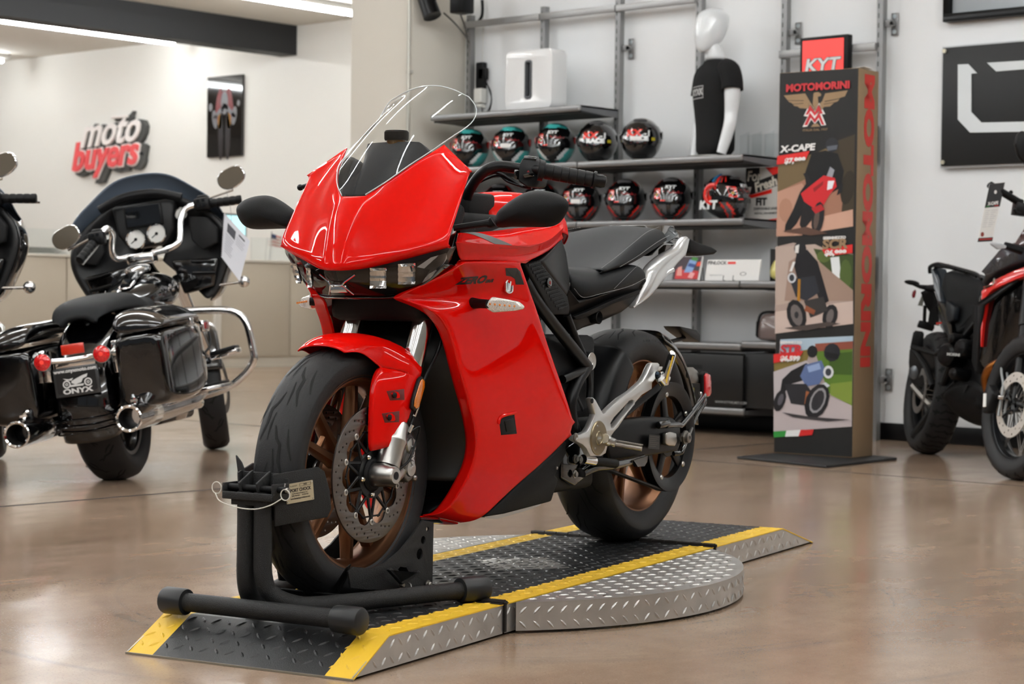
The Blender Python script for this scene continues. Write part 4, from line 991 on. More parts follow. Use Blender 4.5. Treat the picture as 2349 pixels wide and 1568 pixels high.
# tail deck behind the pillion seat
td=[(-1.4707,.06,.9401),(-1.5272,.085,.9421),(-1.6039,.09,.9437),(-1.6295,.095,.9206),(-1.6388,.095,.9108),(-1.5775,.12,.8861),(-1.4583,.13,.8801),(-1.3656,.14,.8482),(-1.338,.14,.8451),(-1.4507,.12,.8823)]
q=G(); R=[[V((x,y,z)) for x,y,z in td],[V((x,-y,z)) for x,y,z in td]]; q.rings(R); q.build('tail_deck',M_gloss,bk,bev=.005)
q=G(); P=[(-1.8456,-0,.9155),(-1.9211,-0,.9013),(-2.0183,-0,.8916),(-2.0699,-0,.8803),(-2.0395,0,.8682),(-1.9127,-0,.8594),(-1.8473,0,.8674)]; q.prism([V(p)+V((0,.035,0)) for p in P],(0,-.07,0)); q.build('plate_carrier',M_matte,bk,bev=.008)
for s in (1,-1):
    q=G(); P=[(-1.6073,.08,.9439),(-1.6309,.08,.9448),(-1.6278,.085,.9345),(-1.664,.09,.9218),(-1.6716,.09,.9081),(-1.6499,.09,.8972),(-1.6508,.085,.9214),(-1.6077,.08,.9325)]; q.prism([V((x,s*y,z)) for x,y,z in P],(0,-s*.02,0)); q.build('grab_bracket',M_steel,bk,bev=.002)
q=G(); q.bb((-1.66,-.05,.905),(-1.62,.05,.93)); q.build('tail_light',mat('tail_red','9a2a26',.2,coat=1),bk,bev=.006)
# ---------- lower body ----------
M_case=mat('battery_case','201f1d',.42)
IP=[(-.2176,.185,.5584),(-.2417,.187,.5053),(-.2713,.187,.4546),(-.2957,.183,.3971),(-.3111,.178,.3588),(-.3153,.165,.3098),(-.3039,.145,.2666)]
IP=[V(p)+V((-.03,0,0)) for p in IP]
rows=[[V((max(p.x+.05,-.31),0,p.z)),V((max(p.x+.04,-.315),p.y*.5,p.z)),V((p.x+.02,p.y*.85,p.z)),p] for p in IP]
rows.insert(0,[V((-.27,0,.66)),V((-.27,.09,.66)),V((-.25,.15,.66)),V((-.24,.17,.66))])
surf('battery_cover',rows,M_case,thick=.003)
q=G(); q.bb((-1.0,-.15,.2),(-.35,.15,.62)); q.build('battery_case',M_matte,bk,bev=.02)
q=G(); q.bb((-.75,-.12,.62),(-.33,.12,.93)); q.bb((-.32,-.13,.66),(-.12,.13,.80)); q.build('frame_core',M_matte,bk,bev=.02)
rows=[[V((-.33,0,.235)),V((-.325,.08,.235)),V((-.34,.13,.24))],[V((-.25,0,.175)),V((-.25,.05,.175)),V((-.26,.085,.178))],[V((-.31,0,.16)),V((-.31,.05,.16)),V((-.32,.1,.162))]]
surf('belly_scoop',rows,M_gloss,thick=.003)
for s in (1,-1):
    # black cover behind the fairing's rear edge, below
    P=[(-.7357,.175,.3191),(-.7857,.175,.3427),(-.7867,.175,.3079),(-.7334,.172,.2536),(-.7505,.172,.2432),(-.7175,.17,.1858),(-.5106,.15,.1706),(-.4191,.14,.1692),(-.4878,.15,.2036),(-.592,.165,.2577)]
    q=G(); q.prism([V((x,s*y,z)) for x,y,z in P],(0,-s*.1,0)); q.build('lower_cover',M_matte,bk,bev=.006)
    P=[(-.4571,.12,.1645),(-.5183,.12,.1546),(-.6878,.12,.1645),(-.7464,.12,.171),(-.7534,.12,.1774),(-.6298,.12,.1786),(-.4634,.12,.1706)]
    q=G(); q.prism([V((x,s*y,z)) for x,y,z in P],(0,-s*.05,0))
    q.build('heat_sink',M_alu,bk,flat=True)
    for (x,y,z) in [(-.5663,.152,.2073),(-.7261,.177,.2739)]:
        q=G(); q.lathe([(0,0),(0,.0045),(.003,.0045),(.004,.003),(.004,0)],(x,s*y,z),(0,s,0),10); q.build('cover_bolt',M_steel,bk)
    # air duct in the fairing
    P=[side_hit(st,p,s,-.0) for p in [(-.3726,.208,.4104),(-.382,.211,.4241),(-.4335,.216,.4317),(-.4584,.21,.3791),(-.3887,.204,.3793)]]
    q=G(); q.prism([p+V((0,s*.001,0)) for p in P],(0,-s*.01,0)); dv=q.build('duct_opening',M_darkhole,bk,bev=.002)
    P2=[side_hit(st,p,s,-.0) for p in [(-.3908,.211,.4151),(-.4255,.2145,.4212),(-.4455,.211,.3907),(-.407,.207,.3871)]]
    q=G(); q.prism([p+V((0,s*.0015,0)) for p in P2],(0,s*.002,0)); q.build('duct_vane',M_black,dv,bev=.001)
    q=G(); L=[side_hit(st,p,s,.001) for p in [(-.3684,.208,.4085),(-.3777,.211,.4264),(-.4378,.216,.4337)]]; q.tube(L,.004,8,smooth=5); q.build('duct_rim',M_red,dv)
# turn signals
for s in (1,-1):
    b=side_hit(st,[(-.2631,.197,.7052)][0],s,-.004); e=V([(-.2257,.262,.7037)][0]); e.y*=s
    q=G(); q.tube([b,b.lerp(e,.4),e],[.014,.0115,.0105],14); ts=q.build('turn_signal',M_matte,bk)
    P=[V((x,s*y,z)) for x,y,z in [(-.2147,.255,.7009),(-.2295,.265,.7215),(-.2573,.315,.711),(-.2679,.325,.7001),(-.2644,.325,.6926),(-.256,.313,.6885),(-.2357,.265,.6833),(-.2228,.258,.6903)]]
    q=G(); q.prism(P,(-.022,0,0)); q.build('signal_shell',mat('signal_lens','d6d2cb',.2,metal=.2,coat=1,noise=.4,nscale=500),ts,bev=.005,bseg=3,label='clear ribbed signal lens')
    for k in range(6):
        p=V([(-.2196,.268,.7038)][0]).lerp(V([(-.2493,.318,.6993)][0]),k/5); p.y*=s; q=G(); q.sph(p+V((.0,0,0)),.003,8,(.5,1,1)); q.build('signal_led',mat('amber_led','e08a3c',.3,coat=1),ts)
# ---------- mirrors ----------
MP=[(-.205,.2876,.9128),(-.205,.2965,.9261),(-.205,.3191,.9419),(-.205,.346,.9576),(-.205,.3729,.9693),(-.205,.3952,.9725),(-.205,.4264,.97),(-.205,.4531,.9626),(-.205,.472,.9519),(-.205,.4807,.9399),(-.205,.479,.9264),(-.205,.4698,.9091),(-.205,.4564,.8937),(-.205,.4388,.8853),(-.205,.4099,.8844),(-.205,.3561,.8859),(-.205,.3153,.8866),(-.205,.2972,.8824),(-.205,.2856,.8903)]
for s in (1,-1):
    P=[V((x,s*y,z)) for x,y,z in MP]; c=sum(P,V((0,0,0)))/len(P)
    R=[]
    for f,dx in ((.94,-.022),(1,-.012),(.99,.0),(.9,.016),(.7,.03),(.42,.038),(.15,.041)): R.append([c+(p-c)*f+V((dx,0,0)) for p in P])
    q=G(); q.rings(R); mr=q.build('mirror',M_matte,bk,sub=2)
    q=G(); q.poly([c+(p-c)*.88+V((-.0225,0,0)) for p in (P if s>0 else P[::-1])]); q.build('mirror_glass',M_chrome,mr)
    a=V([(-.1599,.2,.8823)][0]); b=V([(-.1957,.265,.8945)][0]); d=V([(-.2037,.283,.8988)][0])
    for p in (a,b,d): p.y*=s
    q=G(); q.tube([a,b,b.lerp(d,.6)+V((0,0,-.003)),d],[.0075,.008,.011,.013],10,smooth=4); q.build('mirror_stem',M_matte,mr)
# ---------- handlebar ----------
hb=[(-.4517,.045,.958),(-.4335,.075,.9842),(-.4254,.105,1.0182),(-.432,.135,1.042),(-.4496,.16,1.048),(-.4677,.2,1.0428),(-.4722,.26,1.0353)]
q=G(); P=[V(p) for p in hb]; full=[V((p.x,-p.y,p.z)) for p in P[::-1]]+P; q.tube(full,.0135,14,smooth=4); q.build('handlebar',M_satin,bk)
for s in (1,-1):
    M_=lambda L: [V((x,s*y,z)) for x,y,z in L]
    a,b=M_([(-.4418,.272,1.0353),(-.5232,.395,1.0119)]); d=(b-a).normalized(); Ln=(b-a).length
    pr=[(0,.0),(0,.026),(.012,.026),(.014,.019)]
    for k in range(6):
        t=.016+k*(Ln-.03)/6; w_=(Ln-.03)/6; pr+=[(t,.0185),(t+.002,.0193),(t+w_-.002,.0193),(t+w_,.0178)]
    pr+=[(Ln-.012,.022),(Ln-.006,.022),(Ln-.006,0)]
    q=G(); q.lathe(pr,a,d,24); gp=q.build('grip',M_black,bk,ang=30)
    q=G(); q.lathe([(-.006,0),(-.006,.0165),(.008,.017),(.018,.014),(.021,.008),(.022,0)],b,d,20); q.build('bar_end',M_satin,gp)
    SH=M_([(-.4509,.222,1.0499),(-.4658,.222,1.0683),(-.4982,.245,1.0677),(-.4957,.258,1.0444),(-.4897,.258,1.0147),(-.4823,.255,.9926),(-.4602,.24,.9938),(-.4433,.222,1.0062)])
    q=G(); q.prism([p+V((.022,0,0)) for p in SH],(-.05,0,0)); sw=q.build('switch_housing',M_black,bk,bev=.007,bseg=3)
    for P in ([(-.4781,.225,1.0734),(-.5058,.247,1.0714),(-.5016,.247,1.0592),(-.4739,.225,1.0611)],[(-.4497,.238,1.0236),(-.4689,.252,1.0288),(-.478,.252,1.0206),(-.4587,.238,1.0154)],[(-.4482,.215,1.0369),(-.4601,.222,1.0353),(-.4607,.222,1.0115),(-.4466,.215,1.013)]):
        q=G(); q.prism([p+V((.03,0,0)) for p in M_(P)],(-.014,0,0)); q.build('switch_button',M_gloss,sw,bev=.002)
    P=M_([(-.4561,.243,1.0303),(-.4622,.247,1.0306),(-.4601,.245,1.0354)]); q=G(); q.prism([p+V((.0235,0,0)) for p in P],(-.001,0,0)); q.build('hazard_mark',mat('hazard_red','8a2020',.5),sw)
    q=G(); q.tube(M_([(-.4251,.09,1.0075),(-.4348,.112,1.0273),(-.4455,.15,1.0327),(-.4594,.18,1.0166),(-.4623,.21,.9999),(-.4646,.24,.9941)]),.005,8,smooth=5); q.tube(M_([(-.4507,.09,1.0068),(-.4536,.12,1.0196),(-.4565,.15,1.0257),(-.4573,.175,1.01),(-.4558,.22,.9961)]),.0035,8,smooth=5); q.build('control_cable',M_satin,bk)
    q=G(); c1,c2=M_([(-.4448,.145,1.0545),(-.4455,.15,1.0316)]); q.tube([c1+V((.0,0,.006)),c1.lerp(c2,.5)+V((.016,0,0)),c2],.0022,6,smooth=4); q.build('cable_tie',M_satin,bk)
    # fork top: black clamp on the fork tube
    b_=V((-.030,s*.1,.303)); q=G(); q.lathe([(.64,.028),(.64,.034),(.69,.034),(.70,.03),(.70,0)],b_,fd,24); q.build('fork_clamp',M_matte,bk)
# levers
for s in (1,-1):
    L=[V((x,s*y,z)) for x,y,z in [(-.4511,.21,1.0101),(-.4513,.26,.9865),(-.4767,.32,.9826)]]
q=G(); q.tube([(-.40,-.20,1.03),(-.37,-.28,1.025),(-.37,-.40,1.0)],[.009,.007,.006],10); q.sph((-.37,-.40,1.0),.009,8); q.build('brake_lever',M_satin,bk)
# ---------- badges and lettering on the fairing ----------
M_dec=mat('decal_black','141210',.4)
for s in (1,-1):
    o,xr,yu=[(-.233,.2095,.7596),(-.27,.2166,.7622),(-.2154,.2199,.7729)]
    o=V(o);xr=V(xr);yu=V(yu)
    for q_ in (o,xr,yu): q_.y*=s
    x_=(xr-o) if s>0 else (o-xr); F=frame(o,x_,(yu-o)); 
    if s<0: F=frame(o,V((1,0,0)),yu-o)
    # lettering grows towards the rear on the left side, towards the front on the right side
    me=text('ZERO',.031,0,.0018,.08,sx=1.25); decal('fairing_lettering',me,F,st,M_dec,side,s)
    me=text('SR/S',.012,0,.0008,.05,sx=1.3); decal('fairing_lettering',me,F@Matrix.Translation((.066,-.006,0)),st,M_dec,side,s)
    P=[side_hit(st,p,s,.0006) for p in [(-.3379,.24,.7915),(-.3904,.2417,.7925),(-.4091,.241,.7843),(-.4341,.2384,.7524),(-.4016,.2328,.752),(-.3934,.2354,.7655),(-.3757,.235,.7714),(-.3534,.2331,.7731)]]
    q=G(); q.prism(P,(0,s*.0003,0)); q.build('side_decal',M_dec,side,flat=True)
    c=side_hit(st,[(-.3779,.2267,.7472)][0],s,.0)
    m_=frame(c+V((0,s*.001,0)),(-s,0,0),(0,0,1))@Matrix.Scale(1.75,4,(1,0,0)); 
    me=shape([rrect(.021,.036,.0095,6),rrect(.0145,.029,.007,6)],.006,.0012); bd=part('brand_badge',me,M_chrome,side,m_)
    part('badge_field',shape([rrect(.018,.033,.009,6)],.003),M_gloss,bd,m_); 
    part('badge_bar',shape([[(-.0035,-.013),(.0,-.013),(.0035,.013),(0,.013)]],.008),M_chrome,bd,m_)
    # dark stripe on the shoulder
    P=[(-.2071,.19,.8719),(-.2686,.18,.8759),(-.3567,.247,.8519),(-.3851,.252,.841),(-.2939,.252,.8384),(-.2611,.248,.8512)]
P1=[(-.2666,.16,.8723),(-.3241,.155,.8769),(-.3551,.25,.8522),(-.272,.25,.8508)]
def zhit(t,p,s): 
    h=t.ray_cast(V((p[0],s*p[1],1.3)),V((0,0,-1))); return (h[0]+V((0,0,.0008))) if h[0] else V((p[0],s*p[1],p[2]))
for s in (1,-1):
    A,B,C_,D=[V(p) for p in P1]; rows=[]
    for i in range(9):
        f=i/8; a=A.lerp(D,f); b=B.lerp(C_,f); rows.append([zhit(sht,a.lerp(b,k/3),s) for k in range(4)])
    q=G(); q.grid(rows); q.build('shoulder_stripe',M_dec,sh,weld=0)
    E=[(-.272,.25,.8504),(-.3551,.25,.8518),(-.3886,.25,.8411),(-.2952,.25,.8384)]
    q=G(); q.poly([side_hit(sht,p,s,.0008) for p in E]); q.build('shoulder_stripe',M_dec,sh)

ft=tree_of(fs)
for x,s,z in RC:
    g=G(); g.prism([side_hit(ft,(x+a,0,z+b),s,.0004) for a,b in ((.020,.010),(-.030,.014),(-.030,-.012),(.012,-.012))],(0,s*.0006,0)); g.build('bolt_recess_shade',mat('red_recess_shade','5d0603',.35,coat=.6),fs,bev=.0004)  # darker red decal on the surface paints the shade of a bolt recess
    p=side_hit(ft,(x,0,z),s,.001); q=G(); q.lathe([(0,0),(0,.0075),(.003,.007),(.005,.004),(.005,0)],p,(0,s,0),14); q.build('fender_bolt',M_black,fs)

# ---------- rear end ----------
def pri(nm,P,s,th,m,parent=bk,bev=.003,lab=None,bseg=2,flat=False):
    q=G(); q.prism([V((x,s*y,z)) for x,y,z in P],(0,-s*th,0)); return q.build(nm,m,parent,bev=bev,label=lab,bseg=bseg)
# swingarm
for s in (1,-1):
    P=[(-1.0187,.165,.3593),(-1.1281,.17,.3821),(-1.2824,.19,.3845),(-1.3926,.2,.3761),(-1.4333,.205,.3565),(-1.4353,.205,.2976),(-1.418,.205,.2782),(-1.3812,.2,.2763),(-1.2153,.19,.2723),(-1.0609,.165,.2687)]
    sa=pri('swingarm',P,s,.045,M_satin,bev=.009,bseg=3)
    P=[(-1.3218,.212,.3359),(-1.3538,.212,.338),(-1.3894,.212,.3323),(-1.3962,.212,.3078),(-1.3818,.212,.2947),(-1.3405,.212,.2983),(-1.3228,.212,.3056)]
    ab=pri('axle_block',P,s,.014,M_alu,sa)
    c=V([(-1.399,.205,.3124)][0]); c.x=-1.452; c.z=.316
    q=G(); q.lathe([(.208,0),(.208,.021),(.214,.021),(.214,.015),(.224,.015),(.226,.011),(.226,.006),(.222,.006),(.222,0)],(c.x,0,c.z),(0,s,0),24); q.build('axle_nut',M_steel,ab,ang=25)
    me=shape([rrect(.072,.04,.002)],.0006); o_=[(-1.2625,.198,.3134)][0]; m_=frame((o_[0],s*(o_[1]+.0035),o_[2]),(-s,0,-.1*s),(0,0,1)); lb=part('warning_label',me,mat('label_dark','1b1a18',.5),sa,m_)
    for k in range(6): part('label_line',shape([[(-.03,0),(.03-.008*(k%3),0),(.03-.008*(k%3),.0014),(-.03,.0014)]],.0002),mat('label_ink','55504a',.6),sa,m_@Matrix.Translation((0,.014-.0055*k,.0005)))
q=G(); q.bb((-1.0,-.16,.28),(-.86,.16,.40)); q.build('swingarm_pivot',M_matte,bk,bev=.015)
q=G(); q.cyl((-1.452,-.2,.316),(-1.452,.2,.316),.013,16); q.build('rear_axle',M_steel,bk)
# belt drive
PY=.152; PR_=.155
q=G(); q.lathe([(-.014,PR_-.035),(-.016,PR_-.005),(-.016,PR_+.006),(-.013,PR_+.006),(-.013,PR_),(.013,PR_),(.013,PR_+.006),(.016,PR_+.006),(.016,PR_-.004),(.010,PR_-.022),(.006,PR_-.034)],(-1.452,PY,.316),(0,1,0),80,closed=True)
q.lathe([(-.012,.03),(-.012,.062),(.006,.058),(.008,.03)],(-1.452,PY,.316),(0,1,0),40,closed=True)
for k in range(5): spoke(q,V((-1.452,0,.316)),2*PI*k/5+.2,.055,2*PI*k/5+.2,.125,.034,.03,.016,.012,PY-.004)
pu=q.build('belt_pulley',M_satin,rw,ang=30)
for k in range(5):
    p=ringpts((-1.452,0,.316),PY+.006,.128,2*PI*k/5+.2); q=G(); q.lathe([(0,.0085),(.003,.0085),(.006,.006),(.006,.0)],p,(0,1,0),12); q.build('pulley_bolt',M_alu,pu)
fr_=V((-.98,0,.30)); r1,r2=PR_+.003,.032
def belt_pts(dr):
    a=V((-1.452,0,.316)); b=fr_; d=b-a; L=d.length; th=math.atan2(d.z,d.x); be=math.acos((r1-r2)/L); out=[]
    for i in range(41):
        t=th+be+(2*PI-2*be)*i/40; out.append(V((a.x+math.cos(t)*(r1+dr),0,a.z+math.sin(t)*(r1+dr))))
    for i in range(13):
        t=th-be+2*be*i/12; out.append(V((b.x+math.cos(t)*(r2+dr),0,b.z+math.sin(t)*(r2+dr))))
    return out
A,B=belt_pts(0),belt_pts(.0035); q=G(); rv=[]
for y in (PY-.012,PY+.012): rv.append((q.vs([p+V((0,y,0)) for p in A]),q.vs([p+V((0,y,0)) for p in B])))
n=len(A)
for i in range(n):
    j=(i+1)%n; q.face([rv[0][0][i],rv[0][0][j],rv[1][0][j],rv[1][0][i]]); q.face([rv[0][1][i],rv[0][1][j],rv[1][1][j],rv[1][1][i]])
    for k in (0,1): q.face([rv[k][0][i],rv[k][1][i],rv[k][1][j],rv[k][0][j]])
for (i,j) in ((40,41),(53,0)):
    a,b=A[i],A[j]; L=(b-a).length; u=(b-a)/L; c0=V((-1.2,0,.31)); nn=V((-u.z,0,u.x)); 
    if nn.dot(c0-a)<0: nn=-nn
    for k in range(int(L/.008)):
        p=a+u*(.008*k+.004); q.box(p+nn*.0012+V((0,PY,0)),(.004,.022,.0026),Matrix((u,V((0,1,0)),nn)).transposed())
q.build('drive_belt',M_rubber,bk,ang=50)
# rear brake disc on the right
disc(-1,RA,-.105,R=.12,r=.092,nb=8,holes=36,parent=rw)
# hugger over the rear tyre
def arcshell(nm,c,a0,a1,n,prof,m,parent=bk,thick=.003,sub=1):
    rows=[]
    for i in range(n):
        a=rad(a0+(a1-a0)*i/(n-1)); rows.append([V((c[0]+math.sin(a)*r,y,c[2]+math.cos(a)*r)) for y,r in prof(i/(n-1))])
    return surf(nm,rows,m,parent,thick=thick,sub=sub)
arcshell('rear_hugger',RA,98,37,10,lambda t:[(0,.352-.01*t),(.06,.350-.01*t),(.098,.335-.006*t),(.112,.31),(.116,.27-.0*t),(.118,.225+.03*t)],M_satin,sub=2)
# rear mudguard
arcshell('rear_mudguard',RA,-20,-88,10,lambda t:[(0,.332+.068*t),(.05,.331+.067*t),(.078,.326+.064*t),(.086,.300+.062*t)],M_gloss,sub=2)
P=[(-1.7911,.03,.6372),(-1.9152,.03,.6254),(-1.9457,.03,.6084),(-1.9432,.03,.5848),(-1.8897,.03,.5993),(-1.8108,.03,.6248)]
q=G(); q.prism([V(p) for p in P],(0,-.06,0)); q.tube([V((-1.70,0,.58)),V(P[4])+V((0,-.03,0))],.007,8); q.build('number_plate_light',M_black,bk,bev=.004)
for s in (1,-1):
    P=[V((x,s*y,z)) for x,y,z in [(-1.851,.09,.497),(-1.8776,.09,.4922),(-1.888,.09,.4809),(-1.8935,.09,.4215),(-1.8772,.09,.4111),(-1.8507,.09,.4121),(-1.8404,.09,.4234),(-1.8349,.09,.4879)]]
    q=G(); q.prism(P,(0,-s*.012,0)); rr_=q.build('rear_reflector_mount',M_matte,bk,bev=.003)
    c=sum(P,V((0,0,0)))/len(P); q=G(); q.prism([c+(p-c)*.86+V((-.004,s*.006,0)) for p in P],(0,-s*.010,0)); q.build('rear_reflector',mat('reflector_red','c01018',.15,coat=1,noise=.3,nscale=400),rr_,bev=.003,label='red rear reflector')
    P=[(-1.7609,.07,.5109),(-1.806,.07,.5098),(-1.839,.07,.4981),(-1.8597,.07,.4701),(-1.8643,.08,.4648),(-1.8645,.08,.4566),(-1.8077,.07,.4607),(-1.7684,.07,.4782)]
    q=G(); q.prism([V((x,s*y,z)) for x,y,z in P],(0,-s*.006,0)); q.build('plate_bracket',M_steel,bk,bev=.001)
for s in (1,-1):
    M_=lambda L: [V((x,s*y,z)) for x,y,z in L]
    q=G(); q.tube(M_([(-1.3433,.2,.3569),(-1.4231,.2,.3542),(-1.4698,.195,.3569),(-1.7715,.12,.4162),(-1.837,.09,.4277)]),.0085,12,smooth=3); q.build('guard_stay',M_gloss,bk)
    q=G(); q.tube(M_([(-1.4386,.18,.268),(-1.4623,.19,.2696),(-1.486,.19,.2849),(-1.6782,.14,.3645),(-1.8291,.1,.401),(-1.8677,.07,.4286)]),.0075,12,smooth=3); q.build('guard_stay',M_gloss,bk)
    q=G(); q.tube(M_([(-1.2911,.2,.3595),(-1.3443,.205,.3634)]),.011,10); q.build('stay_clamp',M_gloss,bk,bev=.002)
    # footpeg hanger
    O=[(612,965),(640,955),(668,985),(700,1045),(765,1160),(790,1155),(880,1065),(1000,960),(1160,870),(1320,745),(1385,655),(1450,530),(1475,514),(1535,515),(1554,538),(1549,562),(1528,620),(1540,680),(1450,770),(1440,850),(1300,930),(1170,1060),(1060,1190),(960,1340),(905,1400),(868,1454),(835,1560),(815,1640),(790,1770),(740,1790),(600,1790),(575,1740),(550,1690),(500,1645),(410,1590),(390,1555),(430,1510),(470,1490),(560,1410),(600,1350),(640,1240),(662,1170),(630,1070)]
    conv=[(-.8577,.2,.4538),(-.8702,.2,.4554),(-.883,.2,.4487),(-.8979,.2,.4355),(-.9282,.2,.41),(-.9397,.2,.4105),(-.9808,.2,.4279),(-1.0366,.2,.4482),(-1.1029,.205,.4655),(-1.1704,.21,.4907),(-1.1961,.213,.5099),(-1.2237,.215,.5368),(-1.2363,.215,.5401),(-1.2668,.215,.5392),(-1.2768,.215,.5338),(-1.2744,.215,.5285),(-1.264,.215,.5159),(-1.2706,.215,.5024),(-1.2296,.213,.4835),(-1.2272,.212,.4659),(-1.1618,.21,.4505),(-1.109,.205,.4239),(-1.0668,.2,.3974),(-1.0202,.2,.3673),(-.9947,.2,.3558),(-.9777,.2,.3451),(-.9629,.2,.3298),(-.9541,.2,.3133),(-.9476,.2,.3009),(-.9202,.2,.2942),(-.8568,.2,.2982),(-.8453,.2,.3093),(-.8338,.2,.3204),(-.8114,.2,.3321),(-.7716,.2,.3437),(-.7628,.2,.3493),(-.7799,.2,.3587),(-.7974,.2,.3598),(-.837,.2,.3661),(-.8545,.2,.3777),(-.8719,.2,.3967),(-.8814,.2,.4099),(-.8664,.2,.4315)]
    slot=[(-.9739,.2,.3813),(-.9935,.2,.3953),(-1.0848,.2,.4367),(-1.1016,.2,.4397),(-1.1148,.2,.4366),(-1.114,.2,.4301),(-1.0949,.2,.42),(-.992,.2,.3677),(-.978,.2,.3684)]
    win=[(-1.2563,.2,.5174),(-1.2743,.2,.5281),(-1.2984,.2,.528),(-1.2936,.2,.5192),(-1.2757,.2,.5151)]
    me=shape([[(x,z) for x,y,z in conv],[(x,z) for x,y,z in slot],[(x,z) for x,y,z in win]],.020,.004)
    for v in me.vertices: v.co.z+= -( .012 if v.co.x<-1.2 else 0)*0
    m_=Matrix(((1,0,0,0),(0,0,-1,s*.2),(0,1,0,0),(0,0,0,1))); fh=part('footpeg_hanger',me,mat('forged_aluminium','c9c9c7',.34,metal=.85),bk,m_,ang=30)
    c=V([(-.8987,.21,.3451)][0]); c.y=s*.208
    q=G(); q.lathe([(0,.047),(.004,.0465),(.006,.044),(.006,.020),(.0055,.0195),(.0075,.018),(.0075,.0165),(.006,.015),(.006,0)],c,(0,s,0),48); hc=q.build('hanger_cap',mat('cap_bronze','8d8068',.28,metal=1),fh,ang=25)
    for k in range(3):
        p=c+V((.035*math.cos(2.1*k+1.2),s*.006,.035*math.sin(2.1*k+1.2))); q=G(); q.sph(p,.0032,8,(1,.6,1)); q.build('cap_screw',M_steel,hc)
    part('cap_lettering',text('ZERO',.0085,.0004,.0003,sx=1.1),M_alu,hc,frame(c+V((0,s*.0062,0)),(-s,0,0),(0,0,1)))
    for (x,y,z) in [(-.7678,.208,.3545)]: 
        q=G(); q.lathe([(0,0),(0,.0115),(.003,.011),(.004,.008),(.001,.006),(.001,0)],(x,s*.210,z),(0,s,0),18); q.build('hanger_bolt',M_steel,fh)
    q=G(); x,y,z=[(-.8591,.208,.4465)][0]; q.lathe([(0,0),(0,.007),(.002,.007),(.002,0)],(x,s*.210,z),(0,s,0),14); q.build('hanger_bolt',M_darkhole,fh)
    # rider peg
    a,b,c_=M_([(-.9405,.215,.3366),(-.9625,.23,.3254),(-.9833,.3,.3149)])
    q=G(); q.tube([M_([(-.9265,.215,.3426)])[0],a,M_([(-.9628,.225,.3305)])[0],b],[.014,.013,.011,.011],12,smooth=3); q.sph(a,.016,12); pg=q.build('footpeg_pivot',M_alu,fh)
    d=(c_-b).normalized(); q=G(); q.tube([b,c_],.007,10,flat=.8)
    for k in range(15):
        p=b.lerp(c_,(k+.5)/15)+V((0,0,.0085)); q.prism([p+V((-.009,0,0)),p+V((0,s*.006,.001)),p+V((.009,0,0))],(0,0,.0035))
    q.build('footpeg',M_alu,fh,ang=30,label='ribbed aluminium foot peg')
    # pillion peg, folded up
    a,b=M_([(-1.2758,.225,.4892),(-1.2325,.27,.5689)]); q=G(); q.tube([M_([(-1.2603,.22,.5006)])[0],a],[.018,.021],12); 
    q.tube([a,a.lerp(b,.25),b],[.022,.016,.013],12,flat=.6)
    for k in range(14):
        p=a.lerp(b,.3+.68*k/14)+V((.008,s*.003,0)); q.box(p,(.006,.022,.0045))
    q.build('pillion_footpeg',M_chrome,fh,ang=30,label='polished folded pillion foot peg')
    q=G(); x,y,z=[(-1.2232,.225,.5059)][0]; q.lathe([(0,0),(0,.011),(.004,.011),(.010,.007),(.010,0)],(x,s*y,z),(0,s,0),14); q.build('peg_bolt',mat('blued_steel','2c3640',.25,metal=1),fh)
    # frame tubes
    for L,r in (([(-.5145,.19,.7667),(-.6158,.185,.6953),(-.9105,.165,.5386)],.0165),([(-.8412,.14,.6753),(-.879,.15,.6072),(-.9181,.165,.5385)],.011),([(-.7662,.17,.5052),(-.8676,.168,.5233),(-.9108,.165,.5292)],.012),([(-.9181,.165,.5385),(-.8542,.165,.4908),(-.8213,.165,.4335),(-.848,.165,.3622)],.017),([(-.9183,.165,.5302),(-.9392,.16,.488),(-.9353,.16,.4465)],.008),([(-.7165,.13,.6202),(-.8461,.14,.5019),(-.9233,.14,.4166)],.012),([(-.8295,.15,.4326),(-.9018,.15,.5124)],.01)):
        q=G(); q.tube(M_(L),r,12,smooth=3); q.build('frame_tube',M_satin,bk)
    x,y,z=[(-.9235,.17,.5503)][0]; q=G(); q.lathe([(-.02,0),(-.02,.026),(.0,.026),(.0,.0245),(.003,.0245),(.004,.022),(.0015,.019),(.0015,.0)],(x,s*y,z),(0,s,0),28); rd=q.build('shock_knob',M_black,bk)
    q=G(); q.lathe([(.002,.019),(.005,.024),(.006,.023),(.0035,.015),(.004,.012),(.0025,.01),(.0025,0)],(x,s*y,z),(0,s,0),28); q.build('knob_face',M_alu,rd)
    q=G(); P=[(-.8595,.15,.4197),(-.9547,.15,.4335),(-.9868,.15,.3903),(-.9445,.15,.3446),(-.8817,.15,.3362)]; q.prism(M_(P),(0,-s*.08,0)); q.build('motor_cover',M_matte,bk,bev=.01)
    q=G(); P=[(-.7899,.16,.3128),(-.8878,.16,.3422),(-.9174,.165,.2994),(-.9319,.165,.2391),(-.8571,.165,.2151),(-.792,.16,.2395)]; q.prism(M_(P),(0,-s*.08,0)); q.build('lower_bracket',M_gloss,bk,bev=.006)
    for (x,y,z) in [(-.8431,.17,.2902),(-.8393,.17,.2495)]:
        q=G(); q.lathe([(0,0),(0,.0115),(.004,.0115),(.004,.0075),(.009,.007),(.009,0)],(x,s*y,z),(0,s,0),12); q.build('bracket_bolt',M_steel,bk)
q=G(); q.cyl((-.98,.11,.30),(-.98,.17,.30),.04,24); q.bb((-1.05,-.12,.2),(-.85,.12,.45)); q.build('motor',M_matte,bk,bev=.012)
